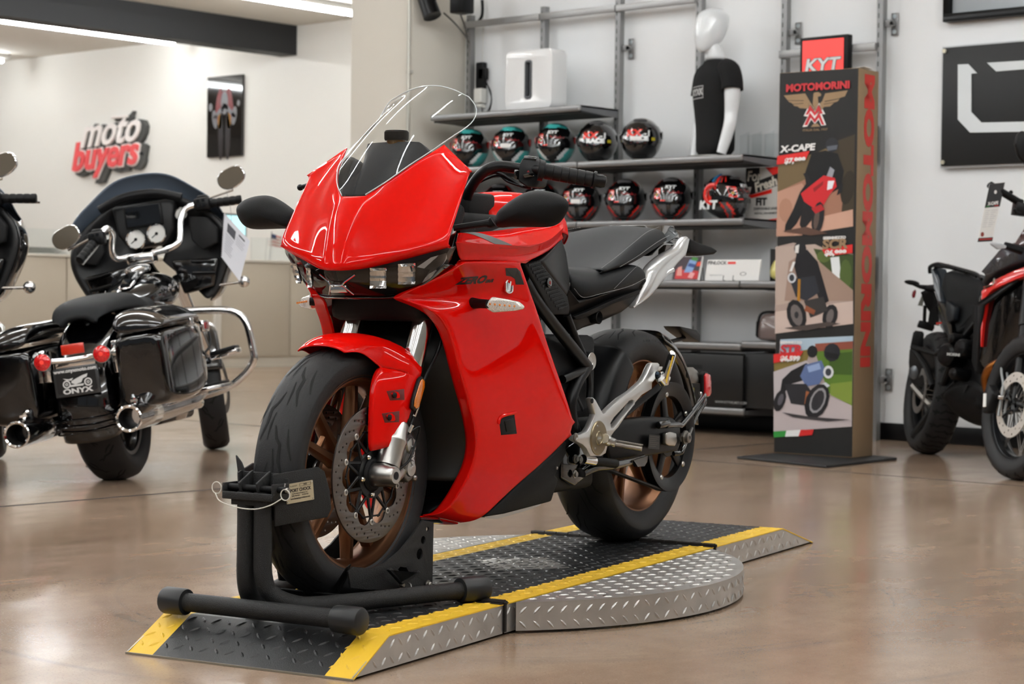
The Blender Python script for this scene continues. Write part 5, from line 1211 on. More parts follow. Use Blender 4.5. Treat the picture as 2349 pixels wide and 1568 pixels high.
# side stand, folded back
q=G(); q.tube([(-.8842,.17,.2487),(-.9408,.18,.263),(-1.0123,.19,.2612),(-1.1091,.195,.2647),(-1.1977,.2,.274)],[.013,.015,.013,.010,.008],12,smooth=3); q.prism([V(p) for p in [(-1.1125,.2,.2708),(-1.2031,.2,.2786),(-1.1981,.2,.2616),(-1.1818,.2,.2503),(-1.1404,.2,.2507)]],(0,.012,0)); ss=q.build('side_stand',M_gloss,bk)
q=G(); q.cyl([(-.8528,.19,.2894)][0],[(-1.0143,.205,.2678)][0],.0125,14); q.build('stand_grip',M_matte,ss)
q=G(); q.cyl([(-.8503,.19,.2896)][0],[(-.902,.196,.2818)][0],.0135,14); q.build('stand_sleeve',M_chrome,ss)
# lettering on the rear tyre wall
ring_text('ROSSO III',RA,.275,.0895,rad(6),.030,mat('tyre_letter','232325',.5),rw,'tyre_lettering',dirn=-1)

# ================= wall shelving =================
PYF=9.955
posts=[(-9.25,2.72,.12),(-8.583,2.72,.12),(-7.951,4.0,.12),(-7.312,4.0,.12),(-6.683,4.0,.0),(-6.024,4.0,.0)]
PL=['leftmost slotted wall upright, beside the column','slotted wall upright behind the white boxy speaker','slotted wall upright at the right end of the topmost shelf','slotted wall upright behind the mannequin','slotted wall upright just behind the banner stand','slotted wall upright right of the banner stand']
for k,(x,zt,z0) in enumerate(posts):
    t=thing('shelf_upright',PL[k],'wall upright',(x,PYF,0),group='slotted uprights on the back wall')
    g=G(); g.use(M_greymetal); g.bb((-.018,0,z0),(.022,.045,zt)); g.use(M_darkhole); z=z0+.1
    while z<min(zt,2.9)-.05: g.bb((-.009,-.0008,z),(-.003,.002,z+.028)); z+=.0555
    g.build('upright_channel',M_greymetal,t,flat=True)
    for z in ((2.40,.35) if k in (2,4,5) else ()):
        g=G(); g.bb((.022,.02,z-.02),(.06,.05,z+.02)); g.bb((.03,.078,z-.065),(.075,.085,z+.065)); g.bb((.05,.02,z-.012),(.06,.085,z+.012)); b=g.build('wall_bracket',M_greymetal,t,bev=.002)
        for dz in (-.045,.045):
            g=G(); g.cyl((.052,.074,z+dz),(.052,.079,z+dz),.013,14); g.build('screw',mat('zinc','c4cdd0',.35,metal=.7),b)
M_rail=mat('rail_grey','a5a5a4',.4,metal=.5)
for a,b,z,lb in ((-9.28,-8.60,2.63,'left length of the grey rail along the top of the uprights'),(-8.59,-7.96,2.63,'middle length of the grey top rail, above the white speaker'),(-7.95,-7.33,2.63,'right length of the grey top rail, ending at the mannequin head'),(-6.70,-6.04,2.245,'short grey rail behind the small red light box'),(-6.70,-6.04,1.46,'short grey rail behind the middle of the banner stand'),(-6.70,-6.04,.97,'short grey rail behind the lower half of the banner stand')):
    g=G(); g.bb((a,PYF-.022,z-.0),(b,PYF-.001,z+.045)); tag(g.build('shelf_rail',M_rail,bev=.003),lb,'rail','grey cross rails')
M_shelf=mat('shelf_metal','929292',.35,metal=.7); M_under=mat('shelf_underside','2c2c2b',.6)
def shelf(x0,x1,z,lb,y0=9.565,th=.04):
    t=thing('wall_shelf',lb,'shelf',((x0+x1)/2,PYF,z),group='grey metal wall shelves'); h=(x1-x0)/2; d=PYF-y0
    g=G(); g.bb((-h,-d+.012,-.012),(h,-.001,0)); g.build('shelf_board',M_shelf,t)
    g=G(); g.bb((-h,-d,-th),(h,-d+.024,0)); g.build('front_rail',M_shelf,t,bev=.011,bseg=3)
    for s in (-1,1):
        g=G(); g.prism([(s*h,-d+.02,0),(s*h,-.001,0),(s*h,-.001,-.055),(s*h,-.06,-.055),(s*h,-d+.02,-th+.004)],(-s*.004,0,0)); g.build('end_bracket',mat('bracket_grey','6f7072',.45,metal=.5),t)
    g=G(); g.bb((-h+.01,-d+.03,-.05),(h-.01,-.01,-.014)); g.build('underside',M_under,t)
    return t
shelf(-9.23,-7.935,2.008,'topmost grey metal shelf, carrying the white speaker')
shelf(-9.23,-7.955,1.653,'second shelf from the top, left half under the turquoise helmets'); shelf(-7.95,-6.70,1.653,'second shelf from the top, right half carrying the mannequin')
shelf(-9.23,-7.955,1.28,'third shelf from the top, left half behind the handlebar'); shelf(-7.95,-6.69,1.28,'third shelf from the top, right half under the black and red helmets')
shelf(-7.95,-6.705,.912,'fourth shelf, carrying the white information card'); shelf(-6.70,-6.05,.912,'short shelf disappearing behind the banner stand')
shelf(-7.95,-6.69,.545,'fifth shelf above the black carton'); shelf(-6.685,-6.05,.56,'low shelf under the clear visor bag')
shelf(-7.95,-6.66,.165,'lowest shelf, carrying the black carton'); shelf(-9.23,-7.955,.912,'fourth shelf, left half behind the motorcycle seat'); shelf(-9.23,-7.955,.545,'fifth shelf, left half behind the rear tyre')
# ---------- helmets ----------
def hel_r(az,el):
    ca=math.cos(az); a,b,c=.150,.118,.128
    x,y,z=math.cos(el)*ca/a,math.cos(el)*math.sin(az)/b,math.sin(el)/c
    r=1/math.sqrt(x*x+y*y+z*z)
    if el<0: r*=1+.10*max(0,ca)**3*math.sin(min(1,-el/.9)*PI/1.3)-.10*max(0,-ca)*(-el)
    r*=1+.035*math.exp(-((el-1.0)/.25)**2)*(max(0,-ca+.3))
    return r
def hel_p(az,el,o=0):
    r=hel_r(az,el)+o; return V((math.cos(el)*math.cos(az)*r,math.cos(el)*math.sin(az)*r,.122+math.sin(el)*r))
HM={'teal':mat('helmet_teal','45bdb8',.25,coat=1),'black':M_gloss,'white':mat('helmet_white','e6e9e9',.25,coat=1),'red':mat('helmet_red','e02a20',.25,coat=1),'green':mat('helmet_green','15633a',.25,coat=1),'grey':mat('helmet_grey','4c4d50',.3,coat=1),'blue':mat('helmet_blue','1f7fb5',.3,coat=1)}
def paint(kind,az,z):
    a=abs(math.degrees(az)); d=math.degrees(az)
    if kind=='teal':
        if z>.215: return 'black' if a<26 and z>.235 else 'teal'
        if z<.092:
            c=10+z/.092*34
            if z<.02: return 'teal' if a>12 else 'black'
            return 'black' if a<c-8 else ('white' if a<c+7 else 'teal')
        if a>75: return 'teal' if z<.13 else ('red' if d<0 else 'green')
        return 'black'
    if kind=='red':
        if z>.205: return 'red' if 44<a<52 or (60<a<66) else ('grey' if a>66 and a<100 and z<.235 else 'black')
        if z<.092:
            c=14+z/.092*30
            return 'grey' if a<c-16 and a>6 else ('black' if a<c-4 else ('red' if a<c+4 else ('grey' if a<c+16 else ('red' if a<c+21 else 'black'))))
        if a>75: return 'red' if (90<a<112) else 'black'
        return 'black'
    return 'black'
def helmet(kind):
    t=thing('motorcycle_helmet','x','helmet',(0,0,0))
    g=G(); n,m=72,36; els=[-1.25+(PI/2+1.25)*j/m for j in range(m)]
    rows=[[V(hel_p(2*PI*i/n,e)) for i in range(n)] for e in els]
    for r in rows:
        for p in r: p.z=max(p.z,.0)
    rv=[g.vs(r) for r in rows]; top=g.b.verts.new(hel_p(0,PI/2))
    for j in range(m-1):
        for i in range(n):
            q=[rv[j][i],rv[j][(i+1)%n],rv[j+1][(i+1)%n],rv[j+1][i]]; c=sum((x.co for x in q),V((0,0,0)))/4; az=math.atan2(c.y,c.x)
            g.use(HM[paint(kind,az,c.z)]); g.face(q)
    g.use(HM['black']); 
    for i in range(n): g.face([rv[-1][i],rv[-1][(i+1)%n],top])
    g.face(rv[0][::-1]); g.build('shell',None,t,ang=60)
    # visor
    g=G(); rows=[]
    for j in range(11):
        e=-.22+.86*j/10; A=rad(86 if kind!='dark' else 92)*(1-.10*abs(j-5)/5); rows.append([hel_p(-A+2*A*i/36,e,.0045) for i in range(37)])
    g.grid(rows); vis=g.build('visor',mat('visor_dark','0a0a0c',.05,coat=1) if kind!='dark' else mat('visor_film','0b090a',.08,coat=1),t,ang=60); vt=tree_of(vis)
    for s in (1,-1):
        p=hel_p(s*rad(84),.18,.004); g=G(); nn=V((.0,s,0)); g.lathe([(0,0),(0,.026),(.006,.022),(.008,0)],p,nn,20); g.build('visor_hinge',HM['black'] if kind!='teal' else mat('hinge_red','a31d18',.3,coat=1),t)
    # brow vent and rear spoiler
    g=G(); L=[hel_p(rad(a),.93,.002) for a in range(-30,31,6)]; g.tube(L,[.004]+[.008]*9+[.004],8); g.build('brow_vent',HM['teal'] if kind=='teal' else HM['grey'],t)
    g=G(); L=[hel_p(PI+rad(a),.55,.004) for a in range(-50,51,10)]; g.tube(L,[.006]+[.014]*9+[.006],8,flat=.5); g.build('rear_spoiler',HM['teal'] if kind=='teal' else HM['black'],t)
    g=G(); g.tube([hel_p(rad(a),-.78,.001) for a in range(-22,23,4)],.006,8); g.build('chin_vent',M_matte,t)
    # printed film on the visor
    def vtext(s_,size,y,z,m,bold=.001,shear=.0,sx=1,rot=0):
        F=frame((.0,y,z),(0,-1,0) if 0 else (0,1,0),(0,0,1)); me=text(s_,size,0,bold,shear,sx=sx)
        return decal('visor_print',me,F@Matrix.Rotation(rot,4,'Z'),vt,m,vis,off=.0008,dirn=(1,0,0))
    def vband(y0,y1,z0,z1,m,sl=0):
        me=shape([[(y0,z0+sl),(y1,z0),(y1,z1),(y0,z1+sl)]],.0002); F=frame((0,0,0),(0,1,0),(0,0,1)); b=bmesh.new(); b.from_mesh(me)
        return decal('visor_print',me,F,vt,m,vis,off=.0006,dirn=(1,0,0))
    Wt=HM['white']; Rd=mat('film_red','8c1a1f',.3,coat=1); Gy=mat('film_grey','6a6a6e',.3,coat=1)
    if kind=='dark':
        vtext('KX',.05,-.028,.150,HM['red'],.003,.1,1.25); vtext('-1',.045,.052,.148,Wt,.002); vtext('RACE',.034,.004,.118,Wt,.003,0,1.25)
        for z in (.176,.092): vband(-.085,.085,z,z+.004,Rd)
        vband(-.095,-.072,.118,.134,Wt,.004); vband(.075,.093,.108,.126,mat('sticker_yellow','b3a51c',.4),0)
        if 1: vband(-.02,.03,.098,.103,Gy)
    else:
        vtext('KYT',.024,.006,.186,Wt,.0015,.15,1.3)
        vband(-.088,-.052,.118,.178,HM['red'],.002); vband(-.05,-.02,.104,.112,HM['red'],.0)
        vband(-.06,.055,.158,.164,Rd,0); vband(.0,.075,.150,.156,Rd,0); vband(-.06,.07,.146,.149,Gy,-.004)
        for k in range(4): vband(-.022,.034-.005*k,.136-.006*k,.139-.006*k,Gy)
        vband(-.078,-.066,.136,.148,mat('sticker_yellow2','b59a3a',.4)); vband(-.078,-.05,.162,.170,mat('sticker_pink','d98f8a',.4),0)
    return t
def place_h(t,x,y,z,rz,lb,gr): t.location=(x,y,z); t.scale=(1.06,1.06,1.06); t.rotation_euler=(0,0,rz); t['label']=lb; t['group']=gr
ht,hd_,hr=helmet('teal'),helmet('dark'),helmet('red')
g1='helmets on the upper helmet shelf'; g2='black and red helmets on the lower helmet shelf'
place_h(ht,-9.02,9.74,1.655,rad(-62),'turquoise helmet with dark visor, leftmost, seen beside the windscreen edge',g1)
place_h(copy_tree(ht),-8.652,9.74,1.655,rad(-62),'turquoise helmet with a blank white sticker on its visor, second from the left',g1)
place_h(copy_tree(ht),-8.27,9.74,1.655,rad(-62),'turquoise helmet standing next to the first black helmet',g1)
place_h(hd_,-7.927,9.74,1.655,rad(-58),'black helmet with red and white race film, left of the two on this shelf',g1)
place_h(copy_tree(hd_),-7.575,9.74,1.655,rad(-60),'black helmet with race film and white sticker, right of the two on this shelf',g1)
reds=[(-9.09,'black and red helmet hidden behind the red nose cowl, leftmost of the lower row'),(-8.753,'black and red helmet just above the red tank cover'),(-8.393,'black and red helmet behind the handlebar grip'),(-8.063,'black and red helmet with white visor sticker, peeking past the mirror'),(-7.70,'black and red helmet directly right of the one with the white sticker'),(-7.343,'front-facing black and red helmet nearest the side-facing one'),(-6.94,'black and red helmet turned sideways with white side lettering and blue stripe')]
for i,(x,lb) in enumerate(reds):
    c=hr if i==0 else copy_tree(hr); place_h(c,x,9.75,1.282,rad(-60) if i<6 else rad(-8),lb,g2)
    if i==6:
        me=text('KYT',.062,.0006,.004,.1,sx=1.15); part('side_lettering',me,HM['white'],c,Matrix.Translation((-.015,-.128,.075))@Matrix.Rotation(PI/2,4,'X'))
        g=G(); L=[hel_p(rad(-80),e,.003) for e in (.15,.4,.65,.9,1.15)]; g.tube(L,.010,6,flat=.3); g.build('side_flash',HM['red'],c)
        g=G(); g.tube([hel_p(rad(-100),e,.002) for e in (.75,.95,1.15,1.35)],.009,6,flat=.3); g.build('crown_stripe',HM['blue'],c)
        g=G(); cc=hel_p(rad(-86),.12,.008); g.tube([cc+V((.052*math.cos(t_),0,.052*math.sin(t_))) for t_ in [rad(a) for a in range(60,271,15)]],.011,8,flat=.5); g.build('side_flash',HM['red'],c)
for x,y,z,m in ((-8.652,9.74,1.655,0),(-7.575,9.74,1.655,0),(-8.063,9.75,1.282,0)):
    a=rad(-62); d=V((math.cos(a),math.sin(a),0)); g=G(); F=frame(V((x,y,z))+d*.176+V((0,0,.125)),d.cross(V((0,0,1)))*-1,(0,0,1)); me=shape([rrect(.062,.026,.006)],.001)
    o=part('visor_sticker',me,M_white,None,F)
    for h_ in [q for q in bpy.data.objects if q.name.startswith('motorcycle_helmet') and abs(q.location.x-x)<.01 and abs(q.location.z-z)<.01]:
        o.parent=h_; o.matrix_parent_inverse=Matrix.Identity(4); M_i=(Matrix.Translation(h_.location)@Matrix.Rotation(h_.rotation_euler.z,4,'Z')@Matrix.Scale(1.06,4)).inverted()
        for v in o.data.vertices: v.co=M_i@v.co
# ---------- white boxy speaker ----------
t=thing('subwoofer','white glossy boxy speaker with a dark slot, on the topmost shelf','speaker',(-8.43,9.72,2.01))
me=shape([rrect(.40,.385,.045,6),rrect(.052,.245,.018,5)],.155,.012); part('cabinet',me,M_glosswhite,t,Matrix.Translation((0,0,.1925))@Matrix.Rotation(PI/2,4,'X'))
me=shape([rrect(.056,.249,.018,5),rrect(.036,.22,.010,5)],.10,.004); part('slot_trim',me,mat('slot_grey','56585b',.4),t,Matrix.Translation((0,-.034,.1925))@Matrix.Rotation(PI/2,4,'X'))
g=G(); g.bb((-.022,.03,.075),(.022,.05,.31)); g.build('slot_interior',M_darkhole,t)
# ---------- mannequin ----------
M_man=mat('mannequin_white','e4e8ea',.12,coat=.8)
t=thing('mannequin','glossy white half mannequin wearing a black T-shirt with white chest print','mannequin',(-7.03,9.76,1.655),(0,0,rad(-120)))
def ringe(cx,cy,z,a,b,n=28,p=2.3,tilt=0): 
    out=[]
    for i in range(n):
        w_=2*PI*i/n; c,s=math.cos(w_),math.sin(w_); out.append(V((cx+a*math.copysign(abs(c)**(2/p),c),cy+b*math.copysign(abs(s)**(2/p),s),z+tilt*c)))
    return out
g=G(); R=[ringe(.0,0,.575,.075,.085),ringe(.012,0,.615,.056,.058),ringe(.022,0,.655,.050,.052),ringe(.03,0,.69,.052,.054)]
g.rings(R); body=g.build('neck',M_man,t,sub=1)
g=G(); HR=[(.075,.632,.015,.02),(.074,.642,.042,.040),(.064,.668,.070,.055),(.052,.70,.088,.066),(.042,.745,.100,.073),(.032,.79,.104,.074),(.028,.83,.105,.075),(.024,.86,.095,.069),(.02,.882,.066,.05),(.018,.893,.03,.024)]
g.rings([ringe(x,0,z,a,b,p=2.1,tilt=-.012 if i<3 else 0) for i,(x,z,a,b) in enumerate(HR)]); g.build('head',M_man,t,sub=2)
g=G(); TR=[(0,.0,.105,.165),(0,.08,.102,.155),(0,.18,.104,.152),(.004,.28,.112,.162),(.008,.37,.120,.176),(.006,.44,.118,.182),(.0,.50,.104,.178),(-.004,.54,.086,.15),(-.002,.57,.072,.10),(.004,.59,.064,.075)]
g.rings([ringe(x,0,z,a,b) for x,z,a,b in TR]); M_cot=mat('black_cotton','0c0c0d',.9,bump=.4,bscale=400); ts=g.build('t_shirt',M_cot,t,sub=1)
for s in (1,-1):
    g=G(); g.tube([(0,s*.13,.53),(-.004,s*.185,.50),(-.006,s*.215,.44),(-.004,s*.225,.385)],[.055,.064,.064,.066],20,smooth=3,cap=False); g.build('sleeve',M_cot,ts,thick=.003)
    g=G(); g.tube([(-.004,s*.19,.50),(-.006,s*.218,.44),(-.004,s*.225,.36),(0,s*.222,.26),(.008,s*.226,.19),(.028,s*.215,.10),(.05,s*.2,.012)],[.045,.05,.048,.040,.038,.035,.029],18,smooth=3); g.build('arm',M_man,t)
tt=tree_of(ts)
F=frame((.0,-.0,.385),(0,1,0),(0,0,1)); 
me=shape([rrect(.15,.075,.002),rrect(.142,.067,.002)],.0002); decal('chest_print',me,F,tt,mat('print_white','c9c9c9',.7),ts,off=.0022,dirn=(1,0,0))
me=text('XYXK',.055,0,.002,0,sx=1.0); decal('chest_print',me,F,tt,mat('print_white','c9c9c9',.7),ts,off=.0022,dirn=(1,0,0))
g=G(); g.lathe([(0,0),(0,.17),(.006,.17),(.008,0)],(0,0,0.001),(0,0,1),32); g.build('base_plate',M_alu,t)
# ---------- other goods ----------
g=G()
for x in (0,.09,.18): g.poly([(x,0,0),(x,.10,0),(x,.10,.16),(x,0,.13)]); 
g.poly([(0,.08,0),(.26,.08,0),(.26,.08,.14),(0,.08,.14)])
o=g.build('acrylic_holder',glass_mat('acrylic','f0f2f2',1.15),flat=True); o.location=(-6.90,9.83,1.656); o['label']='clear acrylic leaflet holder on the shelf behind the mannequin'; o['category']='leaflet holder'
t=thing('sign_card','upright card reading For Fresh FIT with red and black graphics','sign',(-6.90,9.90,1.281))
W_,H_=.26,.315
g=G(); g.bb((0,0,0),(W_,.006,H_)); g.build('card',mat('card_grey','c9c6c0',.6),t)
def flat(nm,pts,m,y,par): g=G(); g.prism([(x,y,z) for x,z in pts],(0,-.0004,0)); return g.build(nm,m,par,flat=True)
flat('printed_area',[(.0,.315),(.10,.315),(.10,.20),(0,.20)],mat('card_black','1d1c1c',.5),-.0005,t)
flat('printed_area',[(.14,.315),(.26,.315),(.26,.23),(.22,.24)],HM['red'],-.0005,t); flat('printed_area',[(.03,.13),(.19,.16),(.19,.185),(.03,.15)],HM['red'],-.0005,t); flat('printed_area',[(.15,.0),(.26,.0),(.26,.03),(.235,.01)],HM['red'],-.0005,t)
flat('printed_area',[(.03,.15),(.235,.205),(.245,.28),(.05,.225)],mat('card_black','1d1c1c',.5),-.001,t)
Fc=lambda x,z: Matrix.Translation((x,-.0016,z))@Matrix.Rotation(PI/2,4,'X')
Mc=mat('card_cream','d8d2c4',.5)
part('lettering',text('For',.085,.0002,.002,.1,sx=.85),Mc,t,Fc(.06,.262)); part('lettering',text('Fresh',.078,.0002,.003,.1,sx=.95),Mc,t,Fc(.145,.212)@Matrix.Rotation(.26,4,'Z'))
part('lettering',text('FIT',.06,.0002,.003),mat('card_black','1d1c1c',.5),t,Fc(.115,.108)); part('lettering',text('DISPOSABLE LINER',.021,.0002,.0004),mat('card_black','1d1c1c',.5),t,Fc(.15,.068)); part('lettering',text('INSTALL ON HELMETS',.0165,.0002,.0003),mat('card_black','1d1c1c',.5),t,Fc(.15,.04))
# information card
t=thing('info_card','white PINLOCK information card on the fourth shelf','card',(-6.99,9.62,.913),(rad(-12),0,0))
g=G(); g.bb((0,0,0.002),(.385,.004,.128)); g.build('card',M_white,t)
part('lettering',text('PINLOCK',.028,.0001,.0008,.0,sx=1.15),M_dec,t,Matrix.Translation((.072,-.0006,.108))@Matrix.Rotation(PI/2,4,'X'))
part('lettering',text('FogResistant Insert',.012,.0001,.0),mat('ink_grey','8a8a8a',.6),t,Matrix.Translation((.075,-.0006,.034))@Matrix.Rotation(PI/2,4,'X'))
g=G(); g.box((.178,-.0006,.108),(.058,.0006,.015)); g.build('red_label',HM['red'],t)
me=shape([circ(.022,20),circ(.018,20)],.0004); part('round_mark',me,M_dec,t,Matrix.Translation((.27,-.0008,.042))@Matrix.Scale(.5,4,(0,0,1))@Matrix.Rotation(PI/2,4,'X'))
for x in (.14,.21):
    g=G(); g.tube([(x,-.012,.03),(x,-.012,.0015),(x,.05,.002),(x,.09,.14)],.0022,6); g.build('wire_easel',M_black,t)
t=thing('picture_card','small framed picture with blue and red racing motif, leaning on the fourth shelf','picture',(-7.25,9.64,.913),(rad(-14),0,0))
g=G(); g.bb((0,0,.002),(.205,.006,.152)); g.build('card',M_white,t)
for P,c in (([(0,.004),(.19,.004),(.198,.15),(.0,.15)],'3a2b33'),([(.02,.01),(.19,.01),(.19,.06),(.02,.07)],'c3262a'),([(.08,.05),(.14,.05),(.17,.135),(.11,.13)],'7f9fcf'),([(.10,.09),(.15,.08),(.16,.10),(.11,.11)],'2f4a8a'),([(.12,.128),(.165,.12),(.17,.14),(.13,.148)],'3f8a34'),([(.165,.09),(.196,.09),(.196,.118),(.17,.115)],'e2431f'),([(.115,.02),(.15,.012),(.165,.045),(.13,.055)],'e6a0a0'),([(.03,.03),(.07,.03),(.06,.09),(.03,.08)],'d88f86')):
    flat('picture_shape',P,mat('pic_'+c,c,.4),-.0006-.0002*len(t.children),t)
g=G(); g.tube([(.17,-.004,.0),(.185,.08,.002),(.16,.07,.1)],.0025,6); g.build('wire_easel',M_black,t)
# visor bag and yellow visor
t=thing('visor_bag','clear grey zip bag on the low shelf beside the banner','bag',(-6.52,9.70,.561))
g=G(); g.rings([ringe(0,0,z,a,b,p=3) for z,a,b in ((0,.12,.06),(.03,.125,.065),(.12,.12,.05),(.17,.10,.03))]); g.build('bag_body',mat('bag_taupe','6f5f5a',.3,coat=.5),t,sub=1)
g=G(); g.tube([(-.118,-.03,.02),(-.115,-.03,.12),(-.09,-.02,.165),(0,-.02,.172),(.09,-.02,.165)],.008,8,smooth=4); g.tube([(-.11,-.055,.03),(-.11,-.05,.115)],.006,6); g.build('zip_edge',M_black,t)
g=G(); g.tube([(-.02,0,.17),(-.015,0,.195),(.0,0,.2),(.01,0,.17)],.006,8); g.build('zip_pull',M_greymetal,t)
t=thing('visor_pouch','pale pouch with yellow tinted visor and dark card, right of the white card','visor',(-6.46,9.70,.913))
g=G(); g.rings([ringe(0,0,z,a,b,p=2.5) for z,a,b in ((0,.10,.05),(.05,.12,.06),(.12,.09,.04),(.15,.05,.02))]); g.build('pouch',mat('visor_yellow','d9cf7a',.3,coat=.6),t,sub=1)
g=G(); g.bb((-.14,.03,0),(.1,.036,.19)); g.build('backing_card',mat('backing_dark','242424',.5),t)
# black carton with red chevrons
t=thing('carton','large black carton with red chevron stripes on the lowest shelf','box',(-7.30,9.60,.167))
g=G(); g.bb((-.6,-.02,0),(.62,.33,.31)); g.build('box_body',mat('carton_black','131313',.4,coat=.3),t,bev=.004)
g=G(); g.bb((.621,.0,0),(.95,.33,.325)); g.build('box_side',mat('carton_black','131313',.4,coat=.3),t,bev=.004)
for k in range(3):
    x=.83+.045*k; g=G(); 
    L=[(x+.12,-.0005,.31),(x,-.0005,.19),(x+.06,-.0005,.02)]
    for a,b in ((0,1),(1,2)): 
        A,B=V(L[a]),V(L[b]); g.prism([A,B,B+V((.012,0,0)),A+V((.012,0,0))],(0,-.0005,0))
    g.build('chevron_stripe',mat('chevron_red','7d1c18',.5),t)
g=G(); g.bb((.20,-.021,.22),(.33,-.0195,.245)); g.build('hand_slot',M_darkhole,t)
g=G(); g.bb((.09,-.0212,.05),(.20,-.0202,.13)); g.build('shipping_label',M_white,t); g=G(); g.bb((.225,-.0212,.06),(.27,-.0202,.105)); g.build('yellow_sticker',mat('sticker_yellow3','b8a91f',.5),t)
part('box_lettering',text('WWW.KYTHELMET.COM',.020,.0002,.0002),mat('ink_light','9a9a9a',.5),t,Matrix.Translation((.54,-.0215,.03))@Matrix.Rotation(PI/2,4,'X'))
# light boxes on the right uprights
t=thing('light_box','small lit red box sign with white KYT letters above the banner stand','sign',(-6.35,9.88,2.12))
g=G(); g.bb((-.165,0,-.03),(.165,.05,.225)); g.build('frame',M_black,t,bev=.006)
g=G(); g.bb((-.145,-.002,-.02),(.135,.0,.205)); g.build('lit_panel',mat('lit_red','e8403c',.4,emit=.55),t)
part('lettering',text('KYT',.105,.0006,.007,.15,sx=1.2),M_dec,t,Matrix.Translation((-.012,-.003,.055))@Matrix.Rotation(PI/2,4,'X')); part('lettering',text('KYT',.105,.0006,.003,.15,sx=1.2),HM['white'],t,Matrix.Translation((-.012,-.0045,.055))@Matrix.Rotation(PI/2,4,'X'))
P=[(-6.1464,9.9,1.8178),(-6.0188,9.9,1.8116),(-6.0147,9.9,1.6018),(-6.1423,9.9,1.6064)]
g=G(); t=thing('light_box','red box sign edge peeking out right of the banner stand','sign',(P[0][0],9.9,P[2][2]))
W_,H_=P[1][0]-P[0][0],P[0][2]-P[2][2]
g.bb((-.2,0,0),(W_,.04,H_)); g.build('frame',M_greymetal,t,bev=.003); g=G(); g.bb((-.19,-.002,.01),(W_-.012,0,H_-.01)); g.build('lit_panel',mat('lit_red2','e8503c',.4,emit=.5),t)
g=G(); P=[(-6.1321,9.9,1.0676),(-6.0218,9.9,1.067),(-6.0185,9.9,.8993),(-6.1288,9.9,.8988)]; g.prism([V(p) for p in P],(0,.04,0)); g.use(HM['red']); q=[(-6.1286,9.898,.9491),(-6.0183,9.898,.9494),(-6.0174,9.898,.9043),(-6.1277,9.898,.9038)]; g.mats=[M_black,HM['red']]; g.cur=1; g.prism([V(p) for p in q],(0,-.001,0)); tag(g.build('glove_pack',M_black),'black and red pack hanging behind the banner stand','package')
# ceiling speakers and cables, socket
t=thing('track_speaker','tilted black cylindrical spotlight at the top, left of the pair','spotlight',(-9.3,9.6,2.78)); g=G(); P=[(-9.3111,9.55,2.8965),(-9.2021,9.55,2.6605)]; a,b=V(P[0])-t.location,V(P[1])-t.location
g.lathe([(0,0),(0,.055),((b-a).length,.062),((b-a).length-.004,.05),((b-a).length-.01,0)],a,b-a,28); g.build('lamp_body',M_satin,t)
g=G(); g.tube([a+(b-a)*.5+V((.06,0,0)),a+(b-a)*.3+V((.16,0,.02))],.02,10); g.build('bracket_arm',M_black,t)
t=thing('track_speaker','upright black box spotlight at the top, right of the pair','spotlight',(-9.0,9.62,2.68)); g=G(); g.box((0,0,.14),(.12,.12,.30)); g.build('lamp_body',M_satin,t,bev=.012)
g=G(); g.tube([(-.05,0,.16),(-.14,0,.16)],.02,10); g.build('bracket_arm',M_black,t)
g=G(); g.tube([(-9.2413,9.7,2.7043),(-9.1517,9.7,2.6385),(-9.0626,9.7,2.5587),(-9.2082,9.9,2.5475),(-9.2195,9.93,2.5279)],.006,6,smooth=4); g.tube([(-9.0885,9.7,2.6855),(-9.1407,9.8,2.6195),(-9.2168,9.9,2.5777),(-9.2277,9.93,2.5344)],.006,6,smooth=4); tag(g.build('speaker_cable',mat('cable_grey','55524e',.6)),'thin grey cables drooping from the spotlights to the first upright','cable')
g=G(); g.tube([(-9.1678,10,2.8215),(-9.1626,10,2.7559),(-9.1738,10,2.7036),(-9.2216,10,2.6631)],.010,8,smooth=4); tag(g.build('power_cable',M_black),'short black cable curving behind the top rail','cable')
g=G(); g.tube([(-9.1791,10.03,2.8261),(-9.1822,10.03,2.5295),(-9.1904,10.03,2.2924)],.004,6); tag(g.build('white_cable',mat('cable_white','cfcfcb',.5)),'white cable running down the wall to the plug','cable')
t=thing('power_strip','black power strip with white adapter on the wall by the first upright','power strip',(-9.2,10.0,2.3))
g=G(); g.bb((-.02,0,-.08),(.05,.04,.10)); g.bb((0,0,-.02),(.075,.03,.06)); g.build('socket_body',M_black,t,bev=.006)
g=G(); g.bb((-.01,-.03,-.18),(.06,.03,-.08)); g.bb((0,-.02,-.21),(.05,.03,-.185)); g.build('adapter',mat('adapter_white','dcdbd5',.4),t,bev=.006)
g=G(); g.tube([(.05,-.01,.0),(.10,-.01,-.06),(.13,0,-.16),(.10,0,-.26),(.05,0,-.25),(.04,0,-.2)],.005,6,smooth=4); g.tube([(.05,0,-.02),(.12,0,-.1),(.12,0,-.2),(.06,0,-.27)],.004,6,smooth=4); g.build('adapter_cable',M_black,t)

